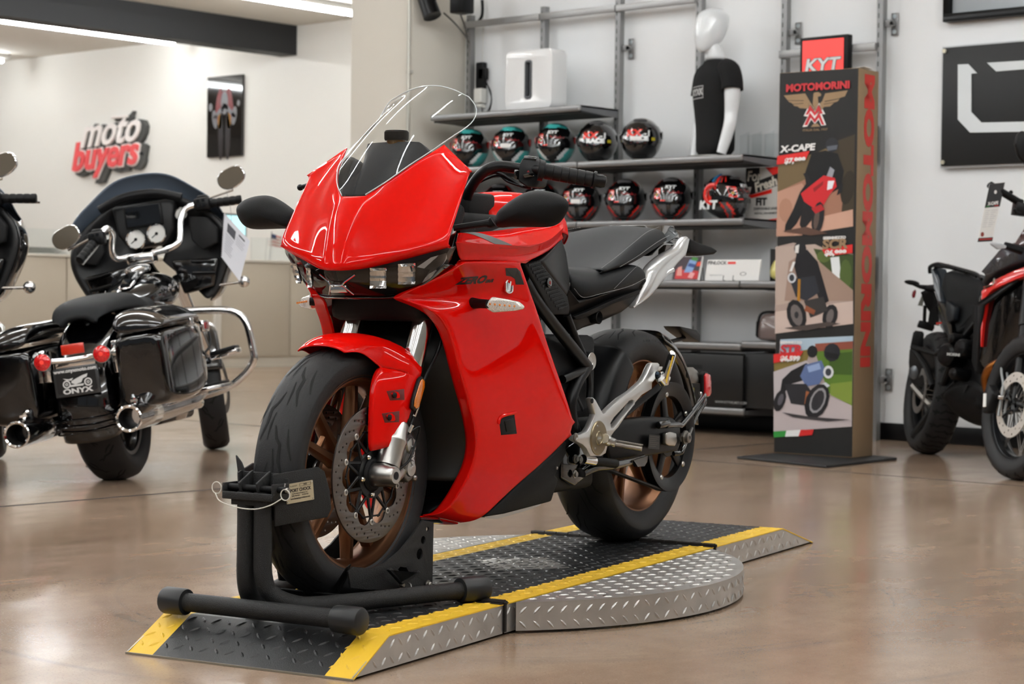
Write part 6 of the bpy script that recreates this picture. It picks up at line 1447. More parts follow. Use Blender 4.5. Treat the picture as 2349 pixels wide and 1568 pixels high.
# ================= printed display stand =================
bn=thing('banner_stand','tall narrow printed cardboard display stand with three motorcycle photos','display stand',(-5.749,8.535,0),(0,0,rad(4)))
g=G(); P=[(-.0326,-.3123,-0),(.5703,-.4901,0),(.5872,.2217,0),(.0215,.3991,0)]
g.prism([(x,y,.0) for x,y,z in P],(0,0,.014)); g.build('base_plate',mat('base_steel','1e1e1f',.5),bn,bev=.004)
BW,BH,BD=.452,1.965,.215
g=G(); g.bb((0,0,.016),(BW,BD,BH)); g.build('board',mat('board_brown','8a7358',.7),bn,bev=.002)
g=G(); g.prism([(BW-.012,.0,BH+.0005),(BW+.002,.06,BH+.012),(BW-.002,.16,BH+.006),(BW-.03,.1,BH+.002)],(0,0,.002)); g.build('torn_flap',M_white,bn)
LY=[0]
def pr_(pts,col,nm='print',step=1,rough=.45):
    LY[0]+=step; y=-.0008-.00018*LY[0]; g=G(); g.poly([(x,y,z) for x,z in pts][::-1]); g.poly([(x,y,z) for x,z in pts]) if 0 else None
    return g
PH=[]
def group_print(nm,items,y0=-.0012):
    """one printed picture = one part made of flat coloured shapes"""
    g=G(); y=y0
    for k,(pts,col) in enumerate(items):
        m=mat('ink_'+col,col,.45); g.use(m); Q=[V((x,y-.00022*k,z)) for x,z in pts]
        n=(Q[1]-Q[0]).cross(Q[2]-Q[1]); f=g.poly(Q)
    g.recalc=False; return g.build(nm,None,bn,flat=True,weld=0)
g=G(); g.bb((.002,-.001,.02),(BW-.002,.0,BH-.002)); g.build('front_print',mat('print_black','1c1b1a',.5),bn,flat=True)
group_print('photo_red_motorcycle',[
 ([(-0.000,1.508),(0.224,1.550),(0.436,1.634),(0.435,1.175),(-0.004,1.128)],'9c6f5a'),
 ([(-0.000,1.508),(0.224,1.550),(0.436,1.634),(0.437,1.434),(0.292,1.372),(0.166,1.419),(0.000,1.357)],'6d5b3e'),
 ([(0.288,1.592),(0.436,1.634),(0.439,1.216),(0.368,1.239),(0.378,1.348),(0.327,1.437)],'3d3324'),
 ([(0.000,1.357),(0.142,1.398),(0.219,1.285),(0.146,1.132),(-0.004,1.128)],'b58a76'),
 ([(0.096,1.132),(0.220,1.219),(0.433,1.260),(0.435,1.175)],'c49a86'),
 ([(0.091,1.261),(0.086,1.230),(0.072,1.207),(0.051,1.199),(0.031,1.208),(0.015,1.231),(0.009,1.262),(0.014,1.294),(0.029,1.316),(0.049,1.324),(0.070,1.315),(0.085,1.292)],'a87c66'),
 ([(0.441,1.362),(0.428,1.321),(0.408,1.292),(0.387,1.284),(0.369,1.299),(0.361,1.332),(0.363,1.376),(0.376,1.418),(0.396,1.447),(0.417,1.455),(0.435,1.440),(0.443,1.406)],'2b2418'),
 ([(0.194,1.547),(0.271,1.559),(0.343,1.541),(0.379,1.453),(0.365,1.370),(0.317,1.349),(0.217,1.385),(0.172,1.353),(0.156,1.442)],'0f0e0f'),
 ([(0.167,1.397),(0.212,1.369),(0.159,1.269),(0.115,1.194),(0.075,1.154),(0.045,1.150),(0.049,1.188),(0.093,1.265),(0.132,1.354)],'121113'),
 ([(0.347,1.585),(0.342,1.567),(0.329,1.553),(0.311,1.549),(0.292,1.555),(0.278,1.569),(0.273,1.588),(0.277,1.606),(0.291,1.619),(0.309,1.624),(0.328,1.618),(0.342,1.604)],'27272c'),([(0.280,1.579),(0.342,1.585),(0.337,1.563),(0.286,1.557)],'5b5f68'),
 ([(0.148,1.446),(0.168,1.450),(0.207,1.385),(0.187,1.374)],'17171a'),([(0.355,1.381),(0.375,1.392),(0.371,1.348),(0.342,1.331)],'17171a'),
 ([(0.302,1.477),(0.327,1.459),(0.311,1.411),(0.281,1.427)],'8e9098'),
 ([(0.197,1.387),(0.266,1.434),(0.330,1.419),(0.341,1.375),(0.305,1.341),(0.268,1.284),(0.214,1.268),(0.156,1.304),(0.137,1.345)],'c8242a'),
 ([(0.156,1.304),(0.214,1.268),(0.200,1.208),(0.151,1.154),(0.133,1.187),(0.144,1.265)],'1a1718'),
 ([(0.291,1.405),(0.328,1.406),(0.316,1.367),(0.287,1.359)],'e8e6ea'),([(0.207,1.370),(0.266,1.406),(0.262,1.386),(0.213,1.350)],'8f1a1e'),
 ([(0.272,1.214),(0.261,1.173),(0.245,1.145),(0.226,1.136),(0.210,1.149),(0.201,1.182),(0.203,1.224),(0.213,1.265),(0.230,1.293),(0.249,1.302),(0.265,1.288),(0.273,1.256)],'1d1b1d'),([(0.245,1.213),(0.239,1.187),(0.231,1.168),(0.223,1.162),(0.216,1.170),(0.213,1.190),(0.215,1.217),(0.221,1.243),(0.229,1.261),(0.237,1.267),(0.244,1.259),(0.246,1.239)],'5a4a42'),([(0.199,1.268),(0.256,1.289),(0.274,1.262),(0.224,1.241)],'b32227'),
 ([(0.034,1.155),(0.171,1.176),(0.296,1.141),(0.197,1.131)],'5b4136')])
group_print('photo_scrambler',[
 ([(-0.008,1.075),(0.096,1.096),(0.437,1.037),(0.444,0.688),(-0.002,0.629)],'a8948a'),
 ([(-0.008,1.075),(0.222,1.087),(0.438,0.998),(0.441,0.841),(-0.002,0.775)],'b3a095'),
 ([(0.213,1.065),(0.438,1.033),(0.441,0.845),(0.349,0.910),(0.249,0.998)],'3b4a22'),([(0.310,1.020),(0.360,1.024),(0.374,0.911),(0.324,0.932)],'dfe3e4'),([(0.432,0.933),(0.428,0.893),(0.416,0.864),(0.399,0.854),(0.382,0.864),(0.369,0.893),(0.364,0.932),(0.368,0.972),(0.380,1.001),(0.396,1.011),(0.414,1.001),(0.427,0.972)],'4d5f2c'),([(0.313,1.025),(0.308,1.009),(0.293,0.998),(0.274,0.994),(0.254,0.998),(0.239,1.009),(0.233,1.025),(0.238,1.040),(0.253,1.051),(0.273,1.056),(0.292,1.051),(0.307,1.040)],'55652f'),
 ([(0.073,0.998),(0.173,1.054),(0.441,0.856),(0.442,0.802),(0.051,0.798)],'9b8274'),
 ([(-0.004,0.741),(0.442,0.802),(0.444,0.688),(-0.002,0.629)],'c4b0a6'),
 ([(0.118,1.043),(0.178,1.060),(0.239,0.998),(0.270,0.910),(0.307,0.800),(0.263,0.778),(0.216,0.888),(0.125,0.910),(0.104,0.976)],'17161a'),
 ([(0.173,1.065),(0.168,1.047),(0.156,1.034),(0.138,1.029),(0.120,1.034),(0.107,1.047),(0.102,1.065),(0.106,1.083),(0.119,1.096),(0.137,1.101),(0.154,1.096),(0.168,1.083)],'1b1b1d'),([(0.109,1.079),(0.132,1.087),(0.128,1.043),(0.108,1.043)],'d8d6d2'),
 ([(0.079,0.909),(0.225,0.928),(0.252,0.844),(0.177,0.799),(0.117,0.820)],'2a2c33'),([(0.117,0.916),(0.114,0.903),(0.105,0.893),(0.093,0.889),(0.080,0.893),(0.070,0.903),(0.067,0.916),(0.070,0.929),(0.079,0.939),(0.092,0.943),(0.104,0.939),(0.114,0.929)],'c9ccd0'),([(0.107,0.916),(0.105,0.907),(0.100,0.901),(0.092,0.898),(0.085,0.901),(0.079,0.907),(0.077,0.916),(0.079,0.925),(0.084,0.931),(0.092,0.934),(0.099,0.932),(0.105,0.925)],'33363c'),
 ([(0.128,0.910),(0.143,0.910),(0.142,0.799),(0.125,0.798)],'a8741f'),
 ([(0.177,0.740),(0.181,0.699),(0.170,0.667),(0.147,0.650),(0.117,0.654),(0.088,0.677),(0.069,0.714),(0.065,0.755),(0.076,0.788),(0.100,0.805),(0.130,0.800),(0.158,0.777)],'1a191b'),([(0.155,0.735),(0.159,0.707),(0.153,0.684),(0.140,0.673),(0.122,0.677),(0.104,0.694),(0.091,0.720),(0.088,0.748),(0.093,0.770),(0.107,0.781),(0.125,0.777),(0.143,0.760)],'6a6260'),([(0.136,0.727),(0.134,0.718),(0.130,0.712),(0.124,0.709),(0.117,0.712),(0.113,0.718),(0.111,0.727),(0.112,0.736),(0.117,0.742),(0.123,0.745),(0.129,0.743),(0.134,0.736)],'2a2a2c'),
 ([(0.357,0.715),(0.343,0.686),(0.323,0.667),(0.300,0.663),(0.282,0.676),(0.272,0.701),(0.275,0.732),(0.288,0.761),(0.309,0.780),(0.331,0.783),(0.350,0.771),(0.359,0.746)],'1a191b'),([(0.335,0.719),(0.328,0.702),(0.317,0.690),(0.306,0.687),(0.298,0.694),(0.294,0.709),(0.296,0.727),(0.304,0.745),(0.314,0.757),(0.325,0.760),(0.334,0.753),(0.337,0.738)],'6a6260'),
 ([(0.165,0.799),(0.277,0.822),(0.303,0.752),(0.204,0.715)],'33302f'),([(0.178,0.777),(0.233,0.751),(0.224,0.729),(0.168,0.750)],'8a4d30'),
 ([(0.053,0.659),(0.304,0.695),(0.378,0.687),(0.180,0.648)],'4a403c'),([(0.098,0.998),(0.113,0.998),(0.094,0.949),(0.079,0.949)],'e0e0de')])
group_print('photo_blue_roadster',[
 ([(0.029,0.600),(0.445,0.627),(0.446,0.173),(-0.001,0.124)],'a99c9a'),
 ([(0.029,0.600),(0.445,0.627),(0.444,0.562),(0.030,0.524)],'a8bccb'),([(0.231,0.583),(0.445,0.601),(0.444,0.549),(0.237,0.530)],'8a4a3a'),([(-0.008,0.501),(0.056,0.525),(0.207,0.556),(0.183,0.484),(-0.004,0.434)],'7b6a35'),
 ([(0.232,0.543),(0.444,0.562),(0.446,0.278),(0.310,0.338)],'5a7a2a'),([(0.307,0.532),(0.444,0.549),(0.444,0.431),(0.321,0.431)],'3f5a1e'),([(0.322,0.383),(0.444,0.400),(0.446,0.278),(0.323,0.327)],'7c8f3a'),
 ([(-0.007,0.433),(0.183,0.497),(0.234,0.446),(0.186,0.333),(-0.001,0.258)],'b8b0b2'),
 ([(-0.003,0.258),(0.210,0.356),(0.444,0.278),(0.446,0.173),(-0.001,0.124)],'b9adad'),
 ([(0.096,0.441),(0.183,0.484),(0.214,0.467),(0.185,0.400),(0.097,0.374),(0.059,0.328),(0.034,0.332),(0.045,0.395)],'18171a'),
 ([(0.375,0.535),(0.365,0.513),(0.345,0.499),(0.321,0.495),(0.299,0.505),(0.285,0.523),(0.283,0.547),(0.293,0.569),(0.313,0.584),(0.337,0.587),(0.359,0.578),(0.373,0.559)],'24252a'),([(0.289,0.545),(0.368,0.533),(0.362,0.507),(0.297,0.514)],'0f1012'),([(0.247,0.543),(0.243,0.528),(0.233,0.516),(0.218,0.512),(0.203,0.515),(0.191,0.526),(0.187,0.542),(0.191,0.557),(0.202,0.569),(0.217,0.574),(0.232,0.570),(0.243,0.559)],'1a1a1c'),
 ([(0.178,0.475),(0.270,0.500),(0.299,0.443),(0.260,0.380),(0.185,0.364),(0.149,0.416)],'5b6d97'),([(0.188,0.466),(0.258,0.486),(0.269,0.456),(0.199,0.436)],'8ea2c8'),
 ([(0.341,0.443),(0.337,0.426),(0.326,0.414),(0.312,0.409),(0.297,0.412),(0.286,0.424),(0.281,0.441),(0.285,0.457),(0.296,0.470),(0.310,0.475),(0.325,0.471),(0.336,0.459)],'d8dade'),([(0.328,0.442),(0.326,0.432),(0.320,0.425),(0.311,0.422),(0.303,0.424),(0.296,0.431),(0.294,0.441),(0.296,0.451),(0.302,0.458),(0.311,0.461),(0.319,0.459),(0.326,0.452)],'3a3d44'),
 ([(0.059,0.373),(0.185,0.378),(0.231,0.324),(0.187,0.267),(0.099,0.274)],'26262a'),([(0.186,0.342),(0.216,0.334),(0.202,0.267),(0.177,0.275)],'9a5a34'),
 ([(0.223,0.357),(0.297,0.390),(0.322,0.374),(0.261,0.336)],'c8ccd2'),
 ([(0.309,0.272),(0.283,0.231),(0.247,0.206),(0.211,0.203),(0.186,0.225),(0.178,0.264),(0.188,0.310),(0.216,0.352),(0.252,0.377),(0.287,0.379),(0.312,0.358),(0.320,0.319)],'1c1b1e'),([(0.293,0.284),(0.274,0.253),(0.250,0.234),(0.226,0.231),(0.210,0.246),(0.206,0.274),(0.214,0.308),(0.234,0.339),(0.258,0.358),(0.282,0.361),(0.298,0.346),(0.302,0.318)],'8f8d90'),([(0.284,0.286),(0.269,0.262),(0.250,0.246),(0.232,0.244),(0.219,0.255),(0.217,0.278),(0.224,0.306),(0.239,0.330),(0.258,0.346),(0.276,0.348),(0.288,0.336),(0.291,0.314)],'2b2a2e'),
 ([(0.066,0.279),(0.052,0.252),(0.034,0.234),(0.015,0.231),(0.002,0.242),(-0.003,0.265),(0.003,0.295),(0.017,0.322),(0.036,0.339),(0.054,0.343),(0.067,0.332),(0.072,0.308)],'1c1b1e'),([(0.054,0.288),(0.047,0.273),(0.038,0.264),(0.029,0.261),(0.023,0.267),(0.022,0.280),(0.025,0.295),(0.032,0.310),(0.041,0.320),(0.050,0.322),(0.056,0.316),(0.058,0.304)],'55535a'),
 ([(0.048,0.227),(0.213,0.212),(0.436,0.207),(0.313,0.193),(0.112,0.205)],'3a3638')])
group_print('price_flash',[([(-0.003,1.540),(0.186,1.560),(0.164,1.517),(-0.005,1.495)],'d42a28')],-.0072)
group_print('price_flash',[([(0.265,1.060),(0.437,1.085),(0.437,1.042),(0.288,1.025)],'d42a28')],-.0072)
group_print('price_flash',[([(-0.006,0.523),(0.167,0.546),(0.142,0.505),(-0.005,0.478)],'d42a28')],-.0072)
group_print('flag_stripe',[([(0.002,0.126),(0.076,0.134),(0.069,0.103),(0.002,0.095)],'2f8a3a')],-.0072)
group_print('flag_stripe',[([(0.076,0.134),(0.159,0.143),(0.147,0.109),(0.069,0.103)],'e6e6e4')],-.0072)
group_print('flag_stripe',[([(0.159,0.143),(0.234,0.147),(0.225,0.120),(0.147,0.109)],'d42a28')],-.0072)
Br=mat('ink_bronze','94795a',.5); Rk=mat('ink_logo_red','c03036',.5); Wk=mat('ink_white','e4e2e0',.5)
def wing(s):
    out=[]
    base=[(1872,288),(1855,262),(1846,240),(1838,222),(1798,219),(1806,229),(1812,229),(1817,238),(1823,238),(1827,244),(1834,244),(1836,249)]
    return base
group_print('eagle_emblem',[
 ([(0.027,1.849),(0.151,1.853),(0.184,1.803),(0.205,1.771),(0.195,1.794),(0.199,1.849),(0.203,1.855),(0.226,1.856),(0.243,1.846),(0.241,1.835),(0.224,1.832),(0.229,1.792),(0.249,1.809),(0.266,1.847),(0.393,1.856),(0.377,1.826),(0.352,1.821),(0.338,1.804),(0.318,1.798),(0.294,1.780),(0.259,1.779),(0.235,1.743),(0.210,1.744),(0.167,1.775),(0.120,1.780),(0.109,1.789),(0.089,1.792),(0.074,1.808),(0.058,1.814)],'94795a'),
 ([(0.142,1.805),(0.066,1.802),(0.066,1.800),(0.142,1.802)],'1c1b1a'),([(0.144,1.818),(0.048,1.823),(0.048,1.821),(0.144,1.815)],'1c1b1a'),([(0.264,1.808),(0.352,1.819),(0.352,1.816),(0.264,1.804)],'1c1b1a'),([(0.259,1.795),(0.328,1.800),(0.328,1.798),(0.259,1.792)],'1c1b1a'),
 ([(0.201,1.696),(0.224,1.698),(0.241,1.681),(0.187,1.681)],'94795a')])
M1=[(0.179,1.801),(0.210,1.769),(0.232,1.801),(0.268,1.742),(0.248,1.743),(0.274,1.687),(0.246,1.686),(0.231,1.717),(0.209,1.696),(0.188,1.719),(0.166,1.685),(0.139,1.683),(0.168,1.735),(0.145,1.739)]
M2=[(0.180,1.790),(0.210,1.755),(0.229,1.790),(0.255,1.747),(0.240,1.745),(0.230,1.761),(0.208,1.736),(0.185,1.763),(0.168,1.744),(0.155,1.745)]
M3=[(0.180,1.755),(0.208,1.722),(0.233,1.754),(0.264,1.689),(0.249,1.690),(0.231,1.726),(0.209,1.700),(0.186,1.728),(0.166,1.691),(0.149,1.692)]
group_print('monogram',[(M1,'e4e2e0'),(M2,'c03036'),(M3,'c03036')])
def btext(s,x,z,size,m,bold=.0006,shear=0,sx=1,rot=0,y=-.0082): part('lettering',text(s,size,.0002,bold,shear,sx=sx),m,bn,Matrix.Translation((x,y,z))@Matrix.Rotation(PI/2,4,'X')@Matrix.Rotation(rot,4,'Z'))
btext('MOTOMORINI',.225,1.882,.050,Rk,.0024,0,1.12,.0); btext('ITALIA DAL 1937',.215,1.665,.016,Br,.0002,0,1.2)
btext('X-CAPE',.115,1.575,.046,Wk,.002,.15,1.25,.035); btext('$7,999',.10,1.513,.036,Wk,.002,.15,1.2,.03)
btext('SCR',.335,1.085,.065,Br,.003,.1,1.2,.03); btext('SEIEMMEZZO',.335,1.118,.018,Wk,.001,0,1.2,.03); btext('$6,999',.34,1.042,.036,Wk,.002,.15,1.2,.03)
btext('STR',.095,.548,.062,Rk,.003,.1,1.2,.02); btext('SEIEMMEZZO',.095,.585,.018,Wk,.001,0,1.2,.02); btext('$6,599',.09,.503,.034,Wk,.002,.15,1.2,.02)
me=text('MOTOMORINI',.135,.0002,.008,0,sx=1.68); part('side_lettering',me,mat('ink_side_red','c23a33',.5),bn,Matrix.Translation((BW+.001,.112,1.205))@Matrix.Rotation(PI/2,4,'Y')@Matrix.Rotation(PI/2,4,'Z')@Matrix.Rotation(-PI/2,4,'Z'))

# ================= black touring motorcycles =================
tb=thing('touring_motorcycle','gloss black touring motorcycle seen from behind, with chrome exhausts, saddlebags and hanging paper sheet','motorcycle',(-6.861,5.237,0),(rad(-9),0,rad(126.8)))
TC0=V((0,0,.33)); M_wheelb=mat('wheel_black','0c0c0d',.25,coat=.5); M_cut=mat('machined_rim','8c8782',.3,metal=1)
def tpart(nm,rows,m,parent=tb,**k):
    k.setdefault('mirror',False); k.setdefault('thick',0); return surf(nm,rows,m,parent,**k)
def rect_ring(x,y0,y1,z0,z1,r,n=3,dx=0):
    P=rrect(abs(y1-y0),abs(z1-z0),min(r,abs(y1-y0)*.49,abs(z1-z0)*.49),n,((y0+y1)/2,(z0+z1)/2)); return [V((x+dx*(p[1]-z0),p[0],p[1])) for p in P]
def twheel(nm,c,R,w,rf,nsp,parent):
    g=G(); hw=w*.72
    g.use(M_wheelb); g.lathe([(-hw,rf+.002),(-hw+.006,rf-.008),(-hw*.5,rf-.028),(hw*.5,rf-.028),(hw-.006,rf-.008),(hw,rf+.002),(hw*.5,rf-.012),(-hw*.5,rf-.012)],c,(0,1,0),56,closed=True)
    g.use(M_cut)
    for s in (1,-1): g.lathe([(s*(hw-.001),rf+.001),(s*(hw-.004),rf-.018),(s*(hw-.001),rf-.018),(s*(hw+.002),rf-.001)],c,(0,1,0),56,closed=True)
    g.use(M_wheelb)
    for k in range(nsp):
        a=2*PI*k/nsp; spoke(g,c,a-.06,.05,a-.12,rf-.02,.05,.035,.05,.04,c.y); spoke(g,c,a+.06,.05,a+.12,rf-.02,.03,.03,.04,.03,c.y)
    g.lathe([(-.06,.01),(-.06,.05),(.06,.05),(.06,.01)],c,(0,1,0),28)
    W=g.build(nm,M_wheelb,parent,ang=30); make_tyre(W,c,w,R,rf,TG,12); return W
TG=[[(0,.05,.002),(.09,.25,.005),(.12,.5,.005),(.22,.75,.003)],[(.13,.3,.002),(.2,.42,.004),(.25,.62,.003)],[(.02,-.1,.003),(.05,.1,.003)]]
twheel('rear_wheel',TC0,.332,.092,.235,5,tb)
# rear fender
def fring(a,r,w,inn=.0):
    pts=[(-w,r-.13),(-w*1.02,r-.07),(-w*.97,r-.03),(-w*.72,r-.006),(-w*.3,r+.004),(0,r+.006),(w*.3,r+.004),(w*.72,r-.006),(w*.97,r-.03),(w*1.02,r-.07),(w,r-.13)]
    return [V((math.sin(a)*q,y,.33+math.cos(a)*q)) for y,q in pts]
rows=[fring(rad(a),r,w) for a,r,w in ((-112,.385,.122),(-100,.392,.126),(-85,.395,.128),(-65,.395,.128),(-45,.392,.126),(-25,.39,.122),(-5,.39,.118),(20,.388,.112),(40,.385,.105))]
rf_=tpart('rear_fender',rows,M_gloss,thick=.004,sub=2)
g=G(); 
for k in range(3): 
    a=rad(-97-4.0*k); g.tube([V((math.sin(a)*r-.002,y,.33+math.cos(a)*r)) for y,r in ((-.125,.35),(-.12,.385),(-.07,.401),(0,.403),(.07,.401),(.12,.385),(.125,.35))],.004,6,smooth=3)
g.build('fender_tip_trim',M_gloss,rf_)
g=G(); g.sph((-.17,0,.695),.011,10); g.build('fender_screw',M_chrome,rf_)
# saddlebags
for s in (1,-1):
    ch=s<0
    secs=((-.425,.185,.365,.315,.585,.05),(-.41,.172,.385,.30,.60,.05),(-.30,.165,.400,.292,.61,.04),(-.05,.165,.408,.30,.62,.035),(.18,.17,.40,.34,.63,.04),(.235,.18,.385,.37,.62,.05),(.25,.2,.36,.40,.60,.05))
    g=G(); R=[rect_ring(x,s*a,s*b,z0,z1,r,3,dx=-.08) for x,a,b,z0,z1,r in secs]; g.rings(R); bg=g.build('saddlebag',M_gloss,tb,sub=2)
    R=[]
    for f,(x,a,b,z0,z1,r) in zip((0,.7,1,1,1,.8,.3),secs):
        zt=z1+.012; zz=zt+.035+.05*f; x-=.024
        P=[(a,zt),(a+.006,zz-.01),(a+.05,zz),(b-.10,zz-.004),(b-.015,zt+.03),(b+.004,zt+.008),(b,zt)]
        R.append([V((x-.0*(z-zt),s*y,z)) for y,z in P]+[V((x,s*(a+b)/2,zt-.002))])
    g=G(); g.rings(R); g.build('saddlebag_lid',M_gloss,tb,sub=2)
    g=G(); g.box((-.02,s*.405,.625),(.05,.012,.03)); g.build('lid_latch',M_chrome,bg,bev=.003)
    g=G(); g.box((-.30,s*.165,.56),(.10,.05,.05)); g.box((-.30,s*.15,.50),(.05,.04,.10)); g.cyl((-.36,s*.145,.535),(-.36,s*.185,.535),.02,14); g.build('bag_mount',M_chrome,tb,bev=.006)
    g=G(); g.box((.16,s*.415,.60),(.10,.02,.05)); o=g.build('side_marker_bezel',M_chrome,tb,bev=.006); g=G(); g.box((.16,s*.427,.60),(.075,.006,.03)); g.build('side_marker',mat('marker_red','8c1418',.2,coat=1),o,bev=.002,label='red side marker light')
    # exhaust
    y=s*.232; mm=M_chrome
    g=G(); g.lathe([(-.08,.0),(-.08,.038),(0,.044),(.003,.05),(.0,.053),(-.005,.05)] if 0 else [(.10,0),(.10,.043),(.0,.047),(-.004,.050),(.0,.0535),(.02,.0545),(.34,.0545),(.36,.048),(.36,0)],(-.56,y,.262),(1,-.0,.02),32); ex=g.build('muffler',M_chrome if ch else M_gloss,tb,ang=30)
    g=G(); g.lathe([(-.002,.043),(-.006,.050),(-.002,.0548),(.018,.0552),(.018,.05)],(-.56,y,.262),(1,0,.02),32); g.build('muffler_tip',M_chrome,ex,label='chrome exhaust tip')
    g=G(); g.lathe([(.0,.043),(.11,.042),(.11,0)],(-.558,y,.262),(1,0,.02),28); g.build('muffler_bore',mat('bore_black','0d0b0a',.9),ex)  # inside of the bore in one even near-black
    g=G(); g.tube([(-.2,y,.27),(.15,y,.28),(.38,y+s*.02,.29),(.58,y+s*.03,.33)],[.05,.052,.046,.035],16,smooth=4); g.tube([(.38,y,.29),(.5,y+s*.02,.27),(.72,s*.18,.30)],.03,12,smooth=3); g.build('exhaust_pipe',M_chrome if ch else M_satin,tb)
    g=G(); g.tube([(-.44,y,.31),(-.44,y,.335),(-.40,y-s*.02,.36)],.01,8); g.box((-.44,y,.33),(.02,.03,.01)); g.build('muffler_hanger',M_chrome,tb)
# rear lights, plate
g=G(); g.tube([(-.412,-.118,.535),(-.405,-.06,.53),(-.402,0,.527),(-.405,.06,.53),(-.412,.118,.535)],.013,10,smooth=3); g.box((-.398,0,.518),(.02,.17,.045)); lbr=g.build('light_bar',M_chrome,tb,bev=.004)
for s in (1,-1):
    g=G(); g.lathe([(0,0),(0,.02),(.02,.036),(.034,.037),(.034,.034)],(-.405,s*.124,.535),(-1,0,0),24); th_=g.build('tail_lamp',M_chrome,tb)
    g=G(); g.lathe([(.030,.034),(.036,.034),(.043,.024),(.045,.012),(.0452,.0)],(-.405,s*.124,.535),(-1,0,0),28); g.build('lamp_lens',mat('lens_red','d01c1e',.1,coat=1,noise=.35,nscale=160),th_,label='round red lamp lens')
    g=G(); g.lathe([(.0455,0),(.0455,.009),(.047,.007),(.047,0)],(-.405,s*.124,.535),(-1,0,0),14); g.build('lens_core',mat('lens_core','f0483c',.2,emit=.15),th_)
g=G(); g.box((-.412,-.0,.572),(.012,.095,.042)); g.build('rear_reflector',mat('reflector_orange','c9280e',.3,coat=1),tb,bev=.003,label='orange red rectangular reflector')
g=G(); g.box((-.415,-.0,.44),(.012,.19,.118)); pb=g.build('licence_plate',mat('plate_frame','2c2d2e',.4,coat=.4),tb,bev=.004)
F=Matrix.Translation((-.4225,0,.44))@frame((0,0,0),(0,-1,0),(0,0,1)); Wp=mat('plate_white','d6d6d4',.5)
part('plate_field',shape([rrect(.166,.086,.006)],.001),mat('plate_black','141415',.35,coat=.5),pb,F)
part('plate_lettering',text('www.onyxmoto.com',.0205,.0003,.0006,0,sx=1.02),Wp,pb,F@Matrix.Translation((0,.0465,.001))); part('plate_lettering',text('ONYX',.028,.0003,.0012,0,sx=1.5),Wp,pb,F@Matrix.Translation((0,-.038,.001)))
bm=[[(-.02,.004),(.0,.012),(.028,.022),(.05,.026),(.045,.014),(.028,.008),(.02,-.006),(-.006,-.012),(-.022,-.004)],[(-.055,.018),(-.03,.012),(-.012,.016),(-.02,.006),(-.04,.008)],[(-.03,-.012),(.03,-.012),(.026,-.02),(-.028,-.02)]]
for P in bm: part('plate_emblem',shape([P],.0006),Wp,pb,F@Matrix.Translation((0,0,.001)))
for cx in (-.042,.048): part('plate_emblem',shape([circ(.0165,20,(cx,-.008)),circ(.011,20,(cx,-.008))],.0006),Wp,pb,F@Matrix.Translation((0,0,.001))); part('plate_emblem',shape([circ(.006,12,(cx,-.008)),circ(.003,10,(cx,-.008))],.0006),Wp,pb,F@Matrix.Translation((0,0,.001)))
# seat
SR_=[]
for x,zc,w,zs in ((-.30,.70,.07,.68),(-.27,.755,.115,.70),(-.16,.785,.15,.715),(.0,.80,.165,.72),(.14,.805,.165,.72),(.24,.785,.16,.715),(.34,.765,.15,.71),(.46,.78,.14,.71),(.56,.80,.11,.72),(.62,.80,.07,.75)):
    SR_.append([V((x,-w,zs)),V((x,-w*.96,zc-.03)),V((x,-w*.6,zc-.004)),V((x,0,zc)),V((x,w*.6,zc-.004)),V((x,w*.96,zc-.03)),V((x,w,zs))])
tpart('seat',SR_,M_seat,thick=.02,sub=2)
# tank, console
R=[]
for x,w,zt,zb in ((.44,.05,.80,.72),(.5,.10,.83,.70),(.6,.145,.865,.70),(.72,.165,.895,.71),(.85,.165,.905,.73),(.96,.14,.89,.76),(1.02,.09,.86,.78)):
    R.append([V((x,0,zt)),V((x,w*.5,zt-.006)),V((x,w*.85,zt-.04)),V((x,w,(zt+zb)/2+.01)),V((x,w*.92,zb+.02)),V((x,w*.6,zb)),V((x,0,zb)),V((x,-w*.6,zb)),V((x,-w*.92,zb+.02)),V((x,-w,(zt+zb)/2+.01)),V((x,-w*.85,zt-.04)),V((x,-w*.5,zt-.006))])
g=G(); g.rings(R); tk_=g.build('fuel_tank',M_gloss,tb,sub=2)
g=G(); g.rings([[V((x,-w,z-.012)),V((x,-w*.8,z)),V((x,w*.8,z)),V((x,w,z-.012))] for x,w,z in ((.46,.045,.822),(.56,.05,.867),(.66,.055,.897),(.76,.06,.918),(.80,.03,.92))]); g.build('tank_console',M_chrome,tk_,sub=1)
g=G(); g.rings([[V((x,-w,z-.01)),V((x,-w*.8,z)),V((x,w*.8,z)),V((x,w,z-.01))] for x,w,z in ((.49,.022,.846),(.60,.026,.889),(.68,.028,.911))]); g.build('console_insert',M_gloss,tk_)
g=G(); g.lathe([(0,0),(0,.056),(.012,.062),(.022,.060),(.03,.045),(.034,.02),(.035,0)],(.75,0,.905),(-.25,0,1),32); g.build('fuel_cap',M_chrome,tk_)
for s in (1,-1):
    g=G(); 
    for k in range(9): g.sph((.62+.022*k,s*.166,.80+.012*math.sin(k*1.3)+.003*k),.009,8,(1,.4,1.2))
    g.tube([(.60,s*.166,.795),(.82,s*.168,.825)],.004,6); g.build('tank_emblem',M_chrome,tk_)
